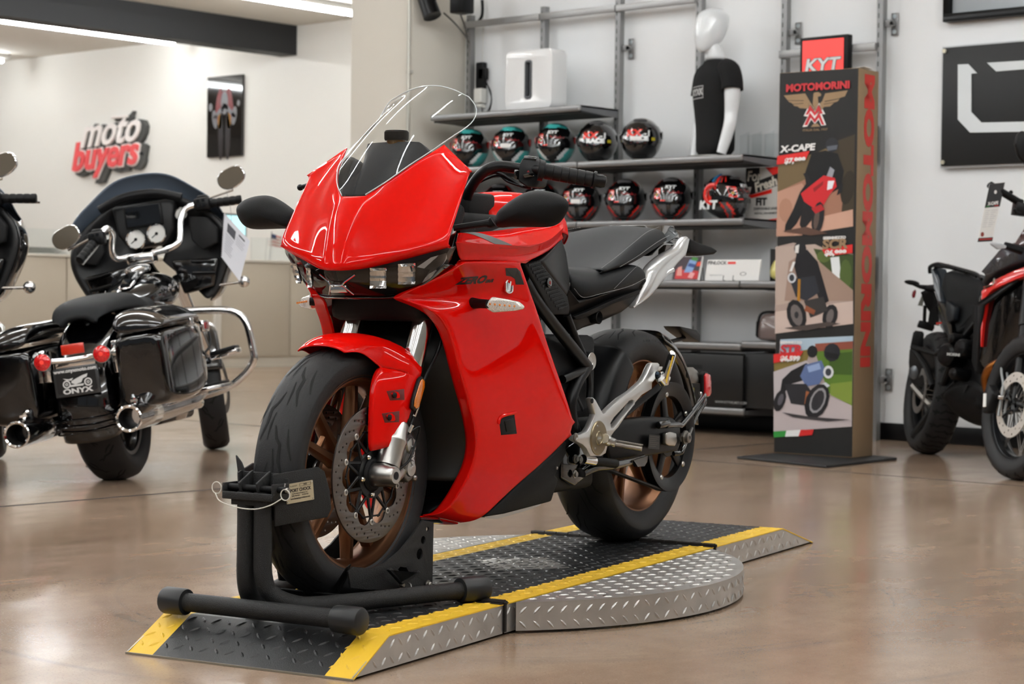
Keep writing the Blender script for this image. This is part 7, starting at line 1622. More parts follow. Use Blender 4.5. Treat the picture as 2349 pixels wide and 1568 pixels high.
# fairing: outer shell, inner dash
def FO(x,pts): return [V((x+dx,y,z)) for dx,y,z in pts]
half=[(0,.0,1.30),(0,.10,1.285),(0,.20,1.235),(-.01,.30,1.175),(-.02,.375,1.10),(-.03,.40,1.02),(-.03,.385,.93),(-.03,.34,.84),(-.03,.30,.76),(-.03,.25,.735)]
full=[(d,-y,z) for d,y,z in half[::-1]]+half[1:]
def scl(F_,k,dx,dz=0,c=(0,1.0)): return [V((1.05+a+dx,c[0]+(y-c[0])*k,c[1]+(z-c[1])*k+dz)) for a,y,z in F_]
rows=[scl(full,1,0),scl(full,1.012,.04),scl(full,1.0,.16),scl(full,.86,.30),scl(full,.62,.40),scl(full,.3,.45)]
fo=tpart('fairing_shell',rows,M_gloss,thick=.006,sub=2)
rows=[scl(full,.985,-.002),scl(full,.93,-.012),scl(full,.80,.03),scl(full,.62,.05),scl(full,.40,.05),scl(full,.15,.05)]
fi=tpart('inner_fairing',rows,mat('fairing_inner','131314',.42),thick=.003,sub=2)
g=G(); g.prism([(1.00,-.155,1.245),(1.00,.155,1.245),(1.0,.14,1.10),(1.0,.09,1.03),(1.0,-.09,1.03),(1.0,-.14,1.10)],(.10,0,0)); db=g.build('dash_panel',mat('fairing_inner','131314',.42),tb,bev=.02,bseg=3)
g=G(); g.tube([(.97,-.2,1.235),(.965,-.1,1.27),(.965,0,1.28),(.965,.1,1.27),(.97,.2,1.235)],.022,10,smooth=4,flat=.8); g.build('dash_visor',M_satin,tb)
g=G(); g.box((.992,0,1.18),(.012,.185,.11)); sc=g.build('screen_bezel',M_satin,db,bev=.008); g=G(); g.box((.9845,0,1.18),(.003,.165,.09)); g.build('infotainment_screen',mat('screen_off','06080c',.08,coat=1),sc)
for y,z,r in ((.052,1.072,.042),(-.052,1.085,.042),(.185,1.12,.028),(-.185,1.16,.028)):
    g=G(); g.lathe([(0,r*1.0),(0,r*1.16),(.012,r*1.18),(.018,r*1.08),(.014,r)],(.995,y,z),(-1,0,.1),28); gz=g.build('gauge_bezel',M_chrome,db)
    g=G(); g.lathe([(.008,r),(.0081,0)],(.995,y,z),(-1,0,.1),28); g.build('gauge_face',mat('gauge_white','cfcec9',.4),gz); g=G(); g.tube([V((.984,y,z)),V((.984,y+r*.6,z-r*.4))],.0018,4); g.lathe([(.009,.008),(.014,.006),(.014,0)],(.995,y,z),(-1,0,.1),12); g.build('gauge_needle',M_black,gz)
for s in (1,-1):
    q=[(.985,s*.215,1.145),(.985,s*.30,1.13),(.985,s*.345,1.07),(.985,s*.335,1.0),(.985,s*.26,.975),(.985,s*.215,1.03)]
    g=G(); g.prism(q,(.05,0,0)); g.build('speaker_grille',mat('grille','0b0b0c',.7,bump=1,bscale=250),fi,bev=.008)
    g=G(); g.prism([(.99,s*.10,.95),(.99,s*.33,.93),(.99,s*.29,.80),(.99,s*.14,.78)],(.05,0,0)); g.build('glove_box',M_gloss,fi,bev=.012)
    for k in range(2):
        g=G(); g.tube([(.982,s*.20,.93-.055*k),(.978,s*.31,.915-.055*k)],.008,8); g.build('fairing_rib',M_satin,fi)
    g=G(); g.sph((1.02,s*.43,.80),.028,16); g.tube([(1.02,s*.30,.80),(1.02,s*.41,.80)],.007,8); g.build('turn_signal',M_chrome,tb)
hs=[(0,0,1.385),(0,.09,1.38),(-.0,.17,1.35),(-.01,.25,1.285),(-.02,.34,1.22),(-.03,.38,1.15)]
fs_=[(d,-y,z) for d,y,z in hs[::-1]]+hs[1:]
lo=[(0,0,1.24),(0,.1,1.23),(0,.2,1.2),(0,.28,1.16),(-.01,.34,1.12),(-.02,.385,1.09)]; fl=[(d,-y,z) for d,y,z in lo[::-1]]+lo[1:]
tpart('windshield',[[V((1.06+a-.03,y,z)) for a,y,z in fs_],[V((1.06+a+.02,y*1.0,z-.03)) for a,y,z in fs_],[V((1.06+a+.09,y,z)) for a,y,z in fl]],mat('tinted_screen','66717f',.2,coat=.6),thick=.004,sub=2,label='dark blue tinted windscreen')
# handlebar turned to the left, controls, mirrors
piv=V((.86,0,.98)); 
def bar(s): 
    if s<0: return [V((.88,-.045,.99)),V((.885,-.13,1.0)),V((.90,-.18,1.03)),V((.93,-.19,1.12)),V((.95,-.215,1.175)),V((.97,-.26,1.19)),V((1.0,-.48,1.187))]
    return [V((.84,.045,.985)),V((.82,.11,.985)),V((.80,.12,1.03)),V((.77,.10,1.10)),V((.73,.11,1.125)),V((.70,.135,1.10)),V((.57,.215,.985))]
for s in (1,-1):
    P=bar(s); g=G(); g.tube(P[:-1]+[P[-2].lerp(P[-1],.3)],.0155,12,smooth=4); g.build('handlebar',M_chrome if s<0 else M_chrome,tb)
    a,b=P[-2].lerp(P[-1],.32),P[-1]; L=(b-a).length; pr=[(0,0),(0,.024)]
    for k in range(5): pr+=[(L*(k+.1)/5,.019),(L*(k+.35)/5,.0215),(L*(k+.8)/5,.0215)]
    pr+=[(L-.004,.022),(L,.017),(L,0)]
    g=G(); g.lathe(pr,a,b-a,20); g.build('grip',M_black,tb,ang=30)
    g=G(); c=P[-2].lerp(P[-1],.16); g.box(c,(.06,.075,.06)); g.box(c+V((.02,0,.03)),(.05,.05,.03)); g.build('switch_housing',M_satin,tb,bev=.01)
    g=G(); 
    for i in range(2):
        for j in range(2): g.box(c+V((-.032,-.012+.024*i,-.006+.022*j)),(.006,.014,.012))
    g.build('switch_buttons',M_gloss,tb)
    g=G(); g.tube([c+V((.045,0,.0)),c.lerp(b,.3)+V((.055,0,-.01)),b+V((.045,0,-.015))],[.009,.008,.006],8,smooth=3,flat=.6); g.build('lever',M_chrome if s<0 else mat('lever_silver','a9a9a8',.3,metal=1),tb)
    if s<0: mc=[(1.04,-.436,1.2986)][0]; tl=.16
    else: mc=[(.7,.2985,1.1085)][0]; tl=.22
    mc=V(mc); g=G(); g.tube([c+V((.02,0,.02)),mc+V((.0,0,-.06)),mc],.005,8); g.build('mirror_stem',M_chrome,tb)
    F=Matrix.Translation(mc)@frame((0,0,0),(0,-1,0),(0,0,1))@Matrix.Rotation(.28,4,'Z')
    o_=[(.072*c_[0]*(1 if c_[0]>0 else .95),.05*c_[1]) for c_ in [(1,.1),(.92,.62),(.6,.95),(.0,.98),(-.6,.86),(-.93,.45),(-1,-.1),(-.85,-.6),(-.45,-.95),(.1,-1),(.6,-.78),(.93,-.4)]]
    o_=[(p[0],p[1]) for p in cat2([(x,y,0) for x,y in o_],3)]
    mm_=part('mirror',shape([o_],.022,.006),M_chrome,tb,F); part('mirror_glass',shape([[(x*.93,y*.92) for x,y in o_]],.001),mat('mirror_view','6e6558',.15,metal=.3),mm_,F@Matrix.Translation((0,0,.0115)))
g=G(); g.box((.86,0,.97),(.10,.13,.05)); g.build('bar_riser',M_chrome,tb,bev=.012)
# engine, frame, fork, front wheel
g=G(); g.bb((.25,-.15,.20),(.85,.15,.42)); g.build('crankcase',M_satin,tb,bev=.03,bseg=3)
for s,x in ((1,.48),(-1,.66)):
    for k in range(9):
        pass
    g=G(); ax_=V((s*-.38,0,1)).normalized()
    for k in range(10):
        c=V((.57,0,.40))+ax_*(.03+.024*k); g.lathe([(-.008,.0),(-.008,.085),(.004,.088),(.006,.0)],c,ax_,24)
    g.build('engine_cylinder',M_satin,tb)
for s in (1,-1):
    g=G(); g.lathe([(0,0),(0,.12),(.03,.115),(.045,.09),(.05,0)],(.55,s*.14,.32),(0,s,0),32); g.build('engine_cover',M_chrome,tb)
    g=G(); g.tube([(.30,s*.17,.33),(.28,s*.22,.40),(.33,s*.25,.48)],.03,12,smooth=3); g.build('engine_side_pipe',M_chrome,tb)
    # crash bar
    g=G(); g.tube([(.72,s*.10,.70),(.72,s*.28,.685),(.72,s*.42,.66),(.72,s*.475,.60),(.72,s*.49,.48),(.72,s*.485,.42),(.72,s*.43,.36),(.72,s*.33,.31),(.72,s*.12,.28)],.0175,14,smooth=5); g.build('engine_guard',M_chrome,tb)
    g=G(); g.box((.62,s*.385,.47),(.12,.13,.028),Matrix.Rotation(.15*s,3,'X')); fp=g.build('highway_peg',M_chrome,tb,bev=.01); g=G(); g.box((.605,s*.385,.485),(.11,.12,.02),Matrix.Rotation(.15*s,3,'X')); g.build('peg_pad',M_black,fp,bev=.006)
    g=G(); g.prism([(.25,s*.30,.31),(.52,s*.30,.31),(.58,s*.36,.315),(.52,s*.42,.32),(.30,s*.42,.32),(.24,s*.37,.315)],(0,0,.02)); fb=g.build('footboard',M_chrome,tb,bev=.006); g=G(); g.prism([(.27,s*.31,.331),(.51,s*.31,.331),(.55,s*.36,.336),(.51,s*.41,.341),(.31,s*.41,.341),(.26,s*.37,.336)],(0,0,.012)); g.build('board_pad',M_black,fb,bev=.003)
    g=G(); g.tube([(1.02,s*.11,.86),(1.30,s*.11,.40) if 0 else (1.60,s*.10,.32)],[.03,.026],14); g.build('fork_leg',M_chrome,tb)
    g=G(); g.bb((.26,s*.13,.42),(.50,s*.17,.66)); g.build('side_cover',M_gloss,tb,bev=.025,bseg=3)
g=G(); g.tube([(1.0,0,.86),(.92,0,.55),(.9,0,.25)],.03,10); g.tube([(.2,-.1,.25),(.9,-.1,.22)],.02,8); g.tube([(.2,.1,.25),(.9,.1,.22)],.02,8); g.bb((-.05,-.11,.45),(.5,.11,.70)); g.build('frame',M_satin,tb)
FWc=V((1.70,-.02,.318)); W=twheel('front_wheel',V((0,0,0)),.318,.068,.245,9,tb)
W.location=FWc; W.rotation_euler=(0,0,rad(14))
rows=[[V((math.sin(rad(a))*q,y,math.cos(rad(a))*q)) for y,q in ((-.085,.29),(-.084,.325),(-.05,.348),(0,.354),(.05,.348),(.084,.325),(.085,.29))] for a in (-75,-50,-25,0,25,45)]
ff=tpart('front_fender',rows,M_gloss,thick=.004,sub=2); ff.location=FWc; ff.rotation_euler=(0,0,rad(14))
g=G(); g.lathe([(-.004,.10),(-.004,.145),(.0,.145),(.0,.10)],(1.70,-.09,.318),(.0,1,0),40,closed=True); g.build('brake_disc',M_disc,tb)
g=G(); g.tube([(.62,.16,.22),(.60,.24,.12),(.59,.30,.055)],.012,8); g.cyl((.59,.30,.056),(.59,.30,.048),.03,14); g.build('side_stand',M_chrome,tb)
g=G(); g.tube([(.5,-.28,.64),(.55,-.33,.60),(.53,-.34,.52),(.48,-.30,.47)],.005,6,smooth=4); g.build('ignition_cable',M_satin,tb)
# price sheet hanging from the right grip: a thing of its own
t=thing('price_sheet','white information sheet hanging by a wire from the touring motorcycle right grip','sheet')
PS=[(-7.62,6.4335,1.2018),(-7.5,6.499,1.0619),(-7.5,6.4367,.858),(-7.62,6.4137,.987)]
PS=[(1,-.3852,1.1383),(.98,-.4945,.9853),(.98,-.4182,.8),(1,-.3419,.933)]
TM=Matrix.Translation((-6.861,5.237,0))@Matrix.Rotation(rad(126.8),4,'Z')@Matrix.Rotation(rad(-9),4,'X')
Wd_=[TM@V(p) for p in PS]; o0=Wd_[0]; t.location=o0
Wd_=[p-o0 for p in Wd_]; nn=(Wd_[1]-Wd_[0]).cross(Wd_[3]-Wd_[0]).normalized(); cm=V((0,0,.8))-o0
if nn.dot(cm)<0: nn=-nn
g=G(); g.prism(Wd_,-nn*.002); g.build('sheet',mat('sheet_white','e3e4ea',.25,coat=.6),t)
def q2(u,v): return Wd_[0]*(1-u)*(1-v)+Wd_[1]*u*(1-v)+Wd_[2]*u*v+Wd_[3]*(1-u)*v+nn*.0006
def qd(nm,u0,v0,u1,v1,m): 
    g=G(); g.prism([q2(u0,v0),q2(u1,v0),q2(u1,v1),q2(u0,v1)],nn*.0002); g.build(nm,m,t,flat=True)
Mg=mat('print_dark','55565c',.6); Ml=mat('print_pale','aaaab2',.6)
qd('printed_photo',.18,.12,.50,.32,Mg); qd('printed_title',.62,.10,.85,.14,Mg)
for k in range(8): qd('printed_line',.14+.01*(k%2),.38+.055*k,.48-.03*(k%3),.395+.055*k,Ml)
for k in range(4): qd('printed_line',.56,.2+.05*k,.88-.04*(k%2),.212+.05*k,Ml)
g=G(); 
for k in range(22): 
    p=Wd_[0].lerp(Wd_[3],(k+.5)/22); g.box(p,(.006,.006,.006))
g.build('punched_edge',M_black,t)
g=G(); g.tube([Wd_[0].lerp(Wd_[1],.3)+V((0,0,-.0)),Wd_[0].lerp(Wd_[1],.25)+V((0,0,.06)),Wd_[0].lerp(Wd_[1],.1)+V((0,0,.115))],.0012,5,smooth=3); g.build('hanging_wire',M_steel,t)
# the second touring motorcycle stands to the left, mostly outside the photo
t2=copy_tree(tb); t2.location=(-7.50+.62-.08-.064,4.86-.70-.06-.048,0); t2.rotation_euler=(rad(-2),0,rad(128.5)); 
for c_ in [x for x in t2.children if x.name.split('.')[0] in ('engine_guard','highway_peg','footboard')]:
    for k_ in list(c_.children): bpy.data.objects.remove(k_)
    bpy.data.objects.remove(c_)
for c_ in t2.children:
    if c_.name.startswith('mirror') and sum((c_.matrix_basis.translation+V(b_)).y for b_ in c_.bound_box)<0: c_.location=c_.location+V((0,.12,.04))
t2['label']='black touring motorcycle cut off by the left edge, only mirror, grip and fairing visible'

# ================= black and red adventure motorcycle at the right edge =================
am=thing('adventure_motorcycle','black and red adventure motorcycle leaning by the back wall, cut off by the right edge','motorcycle',(-5.31,9.295,0),(rad(-8),0,rad(-44.6)))
M_amgrey=mat('tank_grey','3a3a3f',.35,coat=.6,metal=.3); M_amred=mat('stripe_red','d81c12',.3,coat=1)
def apart(nm,rows,m,**k): k.setdefault('mirror',False); k.setdefault('thick',0); return surf(nm,rows,m,k.pop('parent',am),**k)
KG=[[(0,.1,.006),(.07,.5,.006)],[(.05,.55,.007),(.07,.95,.007)],[(.14,-.1,.004),(.16,.5,.004)],[(.02,.75,.004),(.12,.8,.004)]]
def awheel(nm,c,R,w,rf,nsp,parent,ang=0):
    g=G(); hw=w*.62
    g.lathe([(-hw,rf),(-hw+.006,rf-.012),(-hw*.4,rf-.022),(hw*.4,rf-.022),(hw-.006,rf-.012),(hw,rf),(hw*.5,rf-.008),(-hw*.5,rf-.008)],(0,0,0),(0,1,0),56,closed=True)
    g.lathe([(-.05,.012),(-.055,.035),(-.03,.028),(.03,.028),(.055,.035),(.05,.012)],(0,0,0),(0,1,0),24)
    W=g.build(nm,mat('rim_anthracite','15171a',.3,metal=.5),parent,ang=30); W.location=c; W.rotation_euler=(0,0,ang)
    g=G()
    for k in range(nsp):
        a=2*PI*k/nsp; s=1 if k%2 else -1; b=a+.5*(1 if (k//2)%2 else -1)
        g.tube([V((math.sin(a)*.03,s*.05,math.cos(a)*.03)),V((math.sin(b)*(rf-.02),s*.006,math.cos(b)*(rf-.02)))],.0022,5)
    g.build('spokes',M_steel,W)
    make_tyre(W,V((0,0,0)),w,R,rf-.004,KG,26); return W
rwA=awheel('rear_wheel',V((0,0,.325)),.325,.076,.225,36,am)
me=shape([circ(.12,48),circ(.085,40)]+[circ(.006,8,(.103*math.cos(k*.52),.103*math.sin(k*.52))) for k in range(12)],.004)
part('brake_disc',me,mat('disc_grey','a8a39d',.35,metal=.8),rwA,Matrix(((1,0,0,0),(0,0,-1,-.075),(0,1,0,0),(0,0,0,1))))
FWA=V((1.49,0,.335)); fwA=awheel('front_wheel',FWA,.335,.057,.252,36,am,rad(10))
for s in (-1,1):
    me=shape([circ(.15,60),circ(.105,48)]+[circ(.0055,8,((.118+.018*(k%2))*math.cos(k*.26),(.118+.018*(k%2))*math.sin(k*.26))) for k in range(24)],.0045)
    d_=part('brake_disc',me,mat('disc_bright','c9c2ba',.4,metal=.5),fwA,Matrix(((1,0,0,0),(0,0,-1,s*.062),(0,1,0,0),(0,0,0,1))))
    g=G(); 
    for k in range(5): spoke(g,V((0,0,0)),2*PI*k/5,.03,2*PI*k/5+.3,.108,.014,.012,.004,.004,s*.062)
    g.build('disc_carrier',M_satin,fwA)
g=G(); g.prism([(-.10,-.075,.04),(-.16,-.075,.08),(-.19,-.075,.02),(-.17,-.075,-.06),(-.12,-.075,-.05)],(0,-.045,0)); cA=g.build('brake_caliper',M_black,fwA,bev=.008); g=G(); g.tube([(-.15,-.122,-.03),(-.165,-.122,.03)],.009,8); g.build('caliper_mark',M_white,cA)
for s in (-1,1):
    g=G(); g.tube([(1.47,s*.085+.05,.335),(1.30,s*.09+.09,.80)],[.028,.026],14); g.tube([(1.34,s*.09+.08,.70),(1.17,s*.09+.12,1.12)],.031,14); g.build('fork_leg',M_satin,am)
P=[(1.42,-.0689,.2749),(1.4,-.0616,.386),(1.36,-.0508,.4263),(1.3,-.0489,.4852),(1.26,-.0291,.5482),(1.2,.0452,.6155)]
g=G(); g.tube(P,.006,8,smooth=4); g.tube([V(p)+V((.01,-.03,0)) for p in P],.006,8,smooth=4); g.build('brake_hose',mat('hose_grey','8f9292',.4),am)
g=G(); g.box([(1.42,-.0885,.3587)][0],(.03,.05,.018)); g.build('hose_union',M_chrome,am,bev=.004)
# engine, skid plate, exhaust
g=G(); g.bb((.25,.0,.28),(.80,.2,.60)); g.bb((.45,.02,.6),(.75,.2,.80)); g.build('engine',M_matte,am,bev=.03)
for c,r in (([(.5,-.0888,.5266)][0],.062),([(.62,-.0507,.5689)][0],.05),([(.6,-.0599,.4395)][0],.034),([(.5,-.0641,.6125)][0],.03)):
    g=G(); g.lathe([(-.06,0),(-.06,r),(.03,r*.95),(.045,r*.75),(.05,0)],c,(.5,-1,0),24); ec=g.build('engine_cover',M_satin,am)
part('cover_lettering',text('MORINI',.018,.0006,.001,0,sx=1.1),M_alu,am,frame([(.66,-.1214,.5309)][0],(.5,.6,.05),(0,0,1)))
g=G(); g.tube([(1.12,.0452,.5968),(1.1,.0079,.5384),(1.02,-.0341,.4937),(.98,-.0412,.4425),(.95,-.0172,.3919),(.92,.0265,.3545)],.024,14,smooth=5); g.build('exhaust_header',mat('heat_copper','9a5f2c',.3,metal=1),am,label='copper coloured exhaust header')
SK=[[(.45,-.0874,.3245),(.45,-.0309,.2548),(.5,.0634,.2095),(.6,.1081,.2006)], [(.55,-.0888,.3624),(.6,-.037,.2956),(.7,.017,.2547),(.78,.0596,.2334)], [(.6,-.0196,.3972),(.68,-.0104,.4239),(.8,-.0011,.4089),(.86,.0082,.3701)]]
apart('skid_plate',[[V(p) for p in r] for r in SK],M_matte,thick=.006)
SK2=[(.4,-.0906,.3215),(.5,-.0665,.3857),(.6,.0064,.4451),(.8,-.0106,.3859),(.85,.0197,.3177),(.72,.069,.2092),(.52,.0572,.2099),(.42,-.0264,.2538)]
g=G(); g.prism([V(p) for p in SK2],(.0,.12,.0)); g.build('skid_plate_side',M_matte,am,bev=.012)
g=G(); g.prism([V(p)+V((-.0,-.012,0)) for p in [(.66,-.0219,.3951),(.68,-.0187,.3921),(.62,-.0213,.3276),(.6,-.0246,.3304)]],(0,.004,0)); g.build('skid_slot',M_darkhole,am)
# muffler and rider gear on the right side
P=[(-.15,-.1325,.5596),(-.15,-.1319,.4651),(-.12,-.1125,.3512),(-.05,-.0611,.3269),(.05,.0012,.3526),(.12,.001,.4481),(.12,-.0441,.5105),(0,-.113,.5662)]
g=G(); g.prism([V(p) for p in P],(0,.10,0)); mf=g.build('muffler',M_satin,am,bev=.03,bseg=4)
g=G(); c=V([(-.12,-.0618,.4248)][0]); g.sph(c+V((0,-.02,0)),.062,20,(1.1,.5,.9)); g.build('muffler_cap',mat('muffler_grey','70757a',.3,metal=.7),mf)
g=G(); g.tube([(0,-.0147,.3946),(.2,.0295,.341),(.1,.0061,.3788)],.03,10); g.tube([(-.12,-.0802,.3442),(.1,-.0201,.2478)],.02,8); g.build('muffler_shield',M_steel,am)
g=G(); g.tube([(.05,-.1666,.5477),(.2,-.0699,.5273),(.35,-.0059,.5009)],.014,10); g.tube([(.05,-.151,.5385),(.15,-.1027,.4566),(.25,-.0811,.361)],.017,10); g.tube([(.3,-.041,.3806),(.4,-.0507,.4733),(.5,-.0499,.5658)],.02,10); g.build('footpeg_frame',M_black,am)
g=G(); P=[(.02,-.1687,.5536),(.02,-.1656,.6238),(.02,-.1535,.6373),(.02,-.1425,.6273),(.02,-.1353,.5517)]; g.prism([V(p) for p in P],(.03,.03,0)); g.build('pillion_footpeg',M_black,am,bev=.003)
g=G(); g.sph([(.05,-.1643,.5481)][0],.012,10); g.build('peg_bolt',M_chrome,am)
# tail: plate carrier, signals
g=G(); g.tube([(-.2,-.011,.8856),(-.3,-.0352,.8823),(-.32,-.0737,.8836),(-.33,-.1165,.8939)],[.02,.016,.011,.008],10); g.sph([(-.33,-.1172,.8986)][0],.02,12,(.8,2.2,.7)); g.build('turn_signal',M_black,am)
P=[(-.34,-.1047,.8525),(-.34,-.0922,.8665),(-.34,-.0856,.8555),(-.34,-.0876,.8215),(-.34,-.0988,.815),(-.34,-.1058,.8283)]
g=G(); g.prism([V(p) for p in P],(.012,0,0)); g.build('side_reflector',mat('reflector_dark_red','7d1b22',.2,coat=1),am,bev=.002,label='dark red reflector')
g=G(); P=[(-.3,-.0695,.853),(-.3,-.0344,.8776),(-.28,.0026,.7923),(-.28,.0193,.6872),(-.3,-.0048,.6904),(-.3,-.0053,.7551),(-.3,-.0346,.7865)]; g.prism([V(p) for p in P],(.02,.03,0)); g.tube([(-.3,-.0346,.7865),(-.32,-.019,.6927),(-.32,-.012,.6794)],.010,8); g.tube([(-.25,.0179,.7948),(-.28,.0404,.7383),(-.32,.0247,.6946)],.010,8); g.build('plate_carrier',M_black,am)
g=G(); P=[(-.31,-.0724,.7807),(-.31,-.0591,.8355),(-.31,-.0451,.8088),(-.31,-.0454,.78)]; g.prism([V(p) for p in P],(.006,.0,0)); g.build('plate_back',mat('plate_back_grey','77776f',.5),am)
g=G(); P=[(-.33,-.0529,.6778),(-.33,-.0471,.7027),(-.33,.0339,.7007),(-.33,.0408,.6729),(-.33,.0318,.6523),(-.33,-.0531,.6634)]; g.prism([V(p) for p in P],(.02,0,0)); g.build('plate_light',M_black,am,bev=.004)
# rear rack, seat, side covers
g=G(); g.tube([(-.25,-.0477,.9636),(-.22,-.0608,.9921),(-.1,-.0592,1.007),(-0,-.0398,1.0014),(.2,.0098,.9785),(.3,.0394,.9636),(.4,.0403,.9357)],[.012,.012,.010,.009,.009,.009,.009],8,smooth=3); g.tube([(-.2,-.0404,.995),(-0,-.0145,.9913),(.3,.0415,.9503)],.008,8,smooth=3)
for q in ([(0,-.0359,1.0067),(0,-.0291,.9937)],[(.1,-.0164,.9942),(.1,-.0089,.9769)],[(.2,.0091,.9829),(.2,.0195,.9617)]): g.tube(q,.012,6)
g.build('luggage_rack',M_satin,am)
g=G(); P=[(-.2,-.0641,.9771),(-.2,-.0428,.9946),(-.15,-.0277,.93),(-.05,-.0201,.7899),(-0,-.0019,.688),(0,-.011,.6703),(-.08,-.0256,.7889),(-.15,-.0438,.8803)]; g.prism([V(p) for p in P],(.02,.06,0)); g.build('tail_cover',mat('tail_bluegrey','27313a',.3,coat=.6),am,bev=.006)
P=[(-.05,-.0484,.9681),(-0,-.013,.9822),(.15,.0281,.959),(.4,.042,.9247),(.45,.0291,.822),(.42,.0238,.7987),(.3,.0432,.7219),(.2,.004,.6483),(.1,.0137,.6572),(-.02,-.0055,.7922),(-.08,-.0261,.8827)]
g=G(); g.prism([V(p) for p in P],(0,.2,.0)); g.build('seat',M_seat,am,bev=.03,bseg=4)
P=[(-.06,-.0256,.8124),(-0,.0027,.7936),(.15,.0165,.693),(.2,.0054,.6394),(.3,.0062,.5917),(.15,-.0002,.6215),(0,.0006,.6721)]
g=G(); g.prism([V(p)+V((0,-.02,0)) for p in P],(0,.06,0)); sc_=g.build('side_cover',M_gloss,am,bev=.008)
g=G(); P=[(-.02,-.0162,.6949),(.04,-.0041,.7022),(.04,-.0003,.6935),(-.02,-.012,.6838)]; g.prism([V(p)+V((0,-.024,0)) for p in P],(0,.004,0)); g.build('cover_stripe',M_amred,sc_)
g=G(); P=[(.1,-.016,.8143),(.2,.0058,.7835),(.2,.0074,.7152),(.12,.006,.6978),(.05,.0047,.7477)]; g.prism([V(p)+V((0,-.024,0)) for p in P],(0,.03,0)); g.build('cover_inset',mat('inset_blue_black','14191f',.4),sc_,bev=.004)
g=G(); g.bb((.0,.04,.62),(.75,.16,.82)); g.build('subframe',M_matte,am,bev=.03)
g=G(); g.tube([(.2,-.0706,.5318),(.45,-.0384,.5885),(.6,-.0127,.706)],.018,10); g.tube([(0,-.0604,.0844),(.2,-.0281,.2637),(.4,.0078,.3924)],.03,10); g.build('swingarm',M_satin,am)
# tank and front shroud
P=[(.62,-.0477,.8873),(.68,-.0293,.9617),(.78,-.0251,1.0689),(.85,-.0209,1.0936),(1,.0727,1.1463),(1,.0925,1.0228),(.85,-.0003,.964),(.72,-.0348,.917)]
g=G(); g.prism([V(p) for p in P],(.0,.26,.0)); tnk=g.build('fuel_tank',M_amgrey,am,bev=.03,bseg=4)
part('tank_lettering',text('MORINI',.062,.0008,.004,.0,sx=1.1),M_dec,tnk,frame(V([(.87,-.0019,1.002)][0])+V((.09,-.03,.0)),(V([(.99,.0293,1.0344)][0])-V([(.7,-.0327,.9436)][0])),(0,0,1)))
P1=[(.66,-.0619,.8565),(.74,-.0399,.9095),(.88,.0116,.9655),(1.02,.0859,1.0215),(1.02,.0931,.9763),(.9,.0161,.9233),(.76,-.0393,.8662),(.72,-.0522,.8318),(.72,-.0493,.7021),(.74,-.0476,.5834),(.7,-.054,.7011)]
g=G(); g.prism([V(p)+V((.13,-.01,0)) for p in P1],(-.02,.03,0)); g.build('red_stripe_panel',M_amred,am,bev=.004,label='glossy red stripe panel')
P2=[(.74,-.0583,.8309),(.78,-.0455,.8652),(.92,.0098,.9222),(1.05,.1041,.9776),(1.05,.1887,.4485),(.98,.0372,.4649),(.9,-.021,.4743),(.8,-.0469,.5312),(.76,-.0516,.5833),(.74,-.0554,.7014)]
g=G(); g.prism([V(p)+V((.01,-.01,0)) for p in P2],(0,.15,0)); sh2=g.build('side_shroud',M_gloss,am,bev=.01)
g=G(); P=[(.8,-.0527,.7887),(.84,-.0428,.8119),(1.02,.0549,.9325),(1.02,.0575,.9161),(.86,-.0364,.7872),(.84,-.0322,.6634),(.84,-.0184,.4939),(.8,-.0321,.5765)]; g.prism([V(p)+V((0,-.035,0)) for p in P],(0,.012,0)); g.build('shroud_edge',M_black,sh2,bev=.003)
g=G(); g.tube([V(p)+V((0,-.04,0)) for p in [(.82,-.0288,.8741),(.88,-.0072,.8921),(.9,-.0093,.9194)]],.006,6); g.build('shroud_badge',M_chrome,sh2)
g=G(); P=[(.78,-.0638,.7869),(.82,-.0546,.7885),(.84,-.0222,.6006),(.84,-.0245,.45),(.8,-.0435,.5102)]; g.prism([V(p)+V((0,-.03,0)) for p in P],(0,.06,0)); g.build('radiator_duct',M_matte,am,bev=.01)
# handlebar, mirror, signal
g=G(); g.tube([(1.18,-.2333,1.3324),(1.14,-.1262,1.2976),(1.1,-.0251,1.2655),(1.06,.1445,1.2394)],[.013,.013,.013,.013],12); g.build('handlebar',M_satin,am)
g=G(); a,b=[V(p) for p in [(1.18,-.2271,1.3334),(1.12,-.0486,1.2776)]]; d=b-a; g.lathe([(0,0),(0,.018),(.035,.018),(.04,.013),(.06,.017),(d.length-.02,.017),(d.length,.02),(d.length,0)],a,d,18); g.build('grip',M_black,am,ang=30)
g=G(); g.box([(1.12,-.0482,1.2485)][0],(.07,.06,.06)); g.tube([(1.16,-.0904,1.2443),(1.16,-.0749,1.226),(1.14,-.0327,1.2293)],.008,8); g.sph([(1.13,-.1074,1.3198)][0],.011,8); g.build('switch_housing',M_satin,am,bev=.008)
P=[(1.1,-.0926,1.2216),(1.1,-.0821,1.2358),(1.1,-.0882,1.2473)]
g=G(); P=[(1.15,-.1153,1.1953),(1.15,-.1108,1.2333),(1.15,-.0943,1.2359)]; 
P=[(1.12,-.1087,1.2017),(1.12,-.1125,1.226)]
P=[(1.06,-.1113,1.5549),(1.06,-.1059,1.6017),(1.06,-.0877,1.6213),(1.06,-.0219,1.6109),(1.06,.0087,1.553),(1.06,-.0144,1.4971),(1.06,-.0529,1.4701),(1.06,-.0849,1.4964)]
g=G(); g.prism([V(p) for p in P],(.03,0,0)); g.build('mirror',M_black,am,bev=.01)
g=G(); g.tube([(1.06,-.0441,1.4819),(1.08,.014,1.3436),(1.1,.0295,1.2303)],.006,8); g.build('mirror_stem',M_black,am)
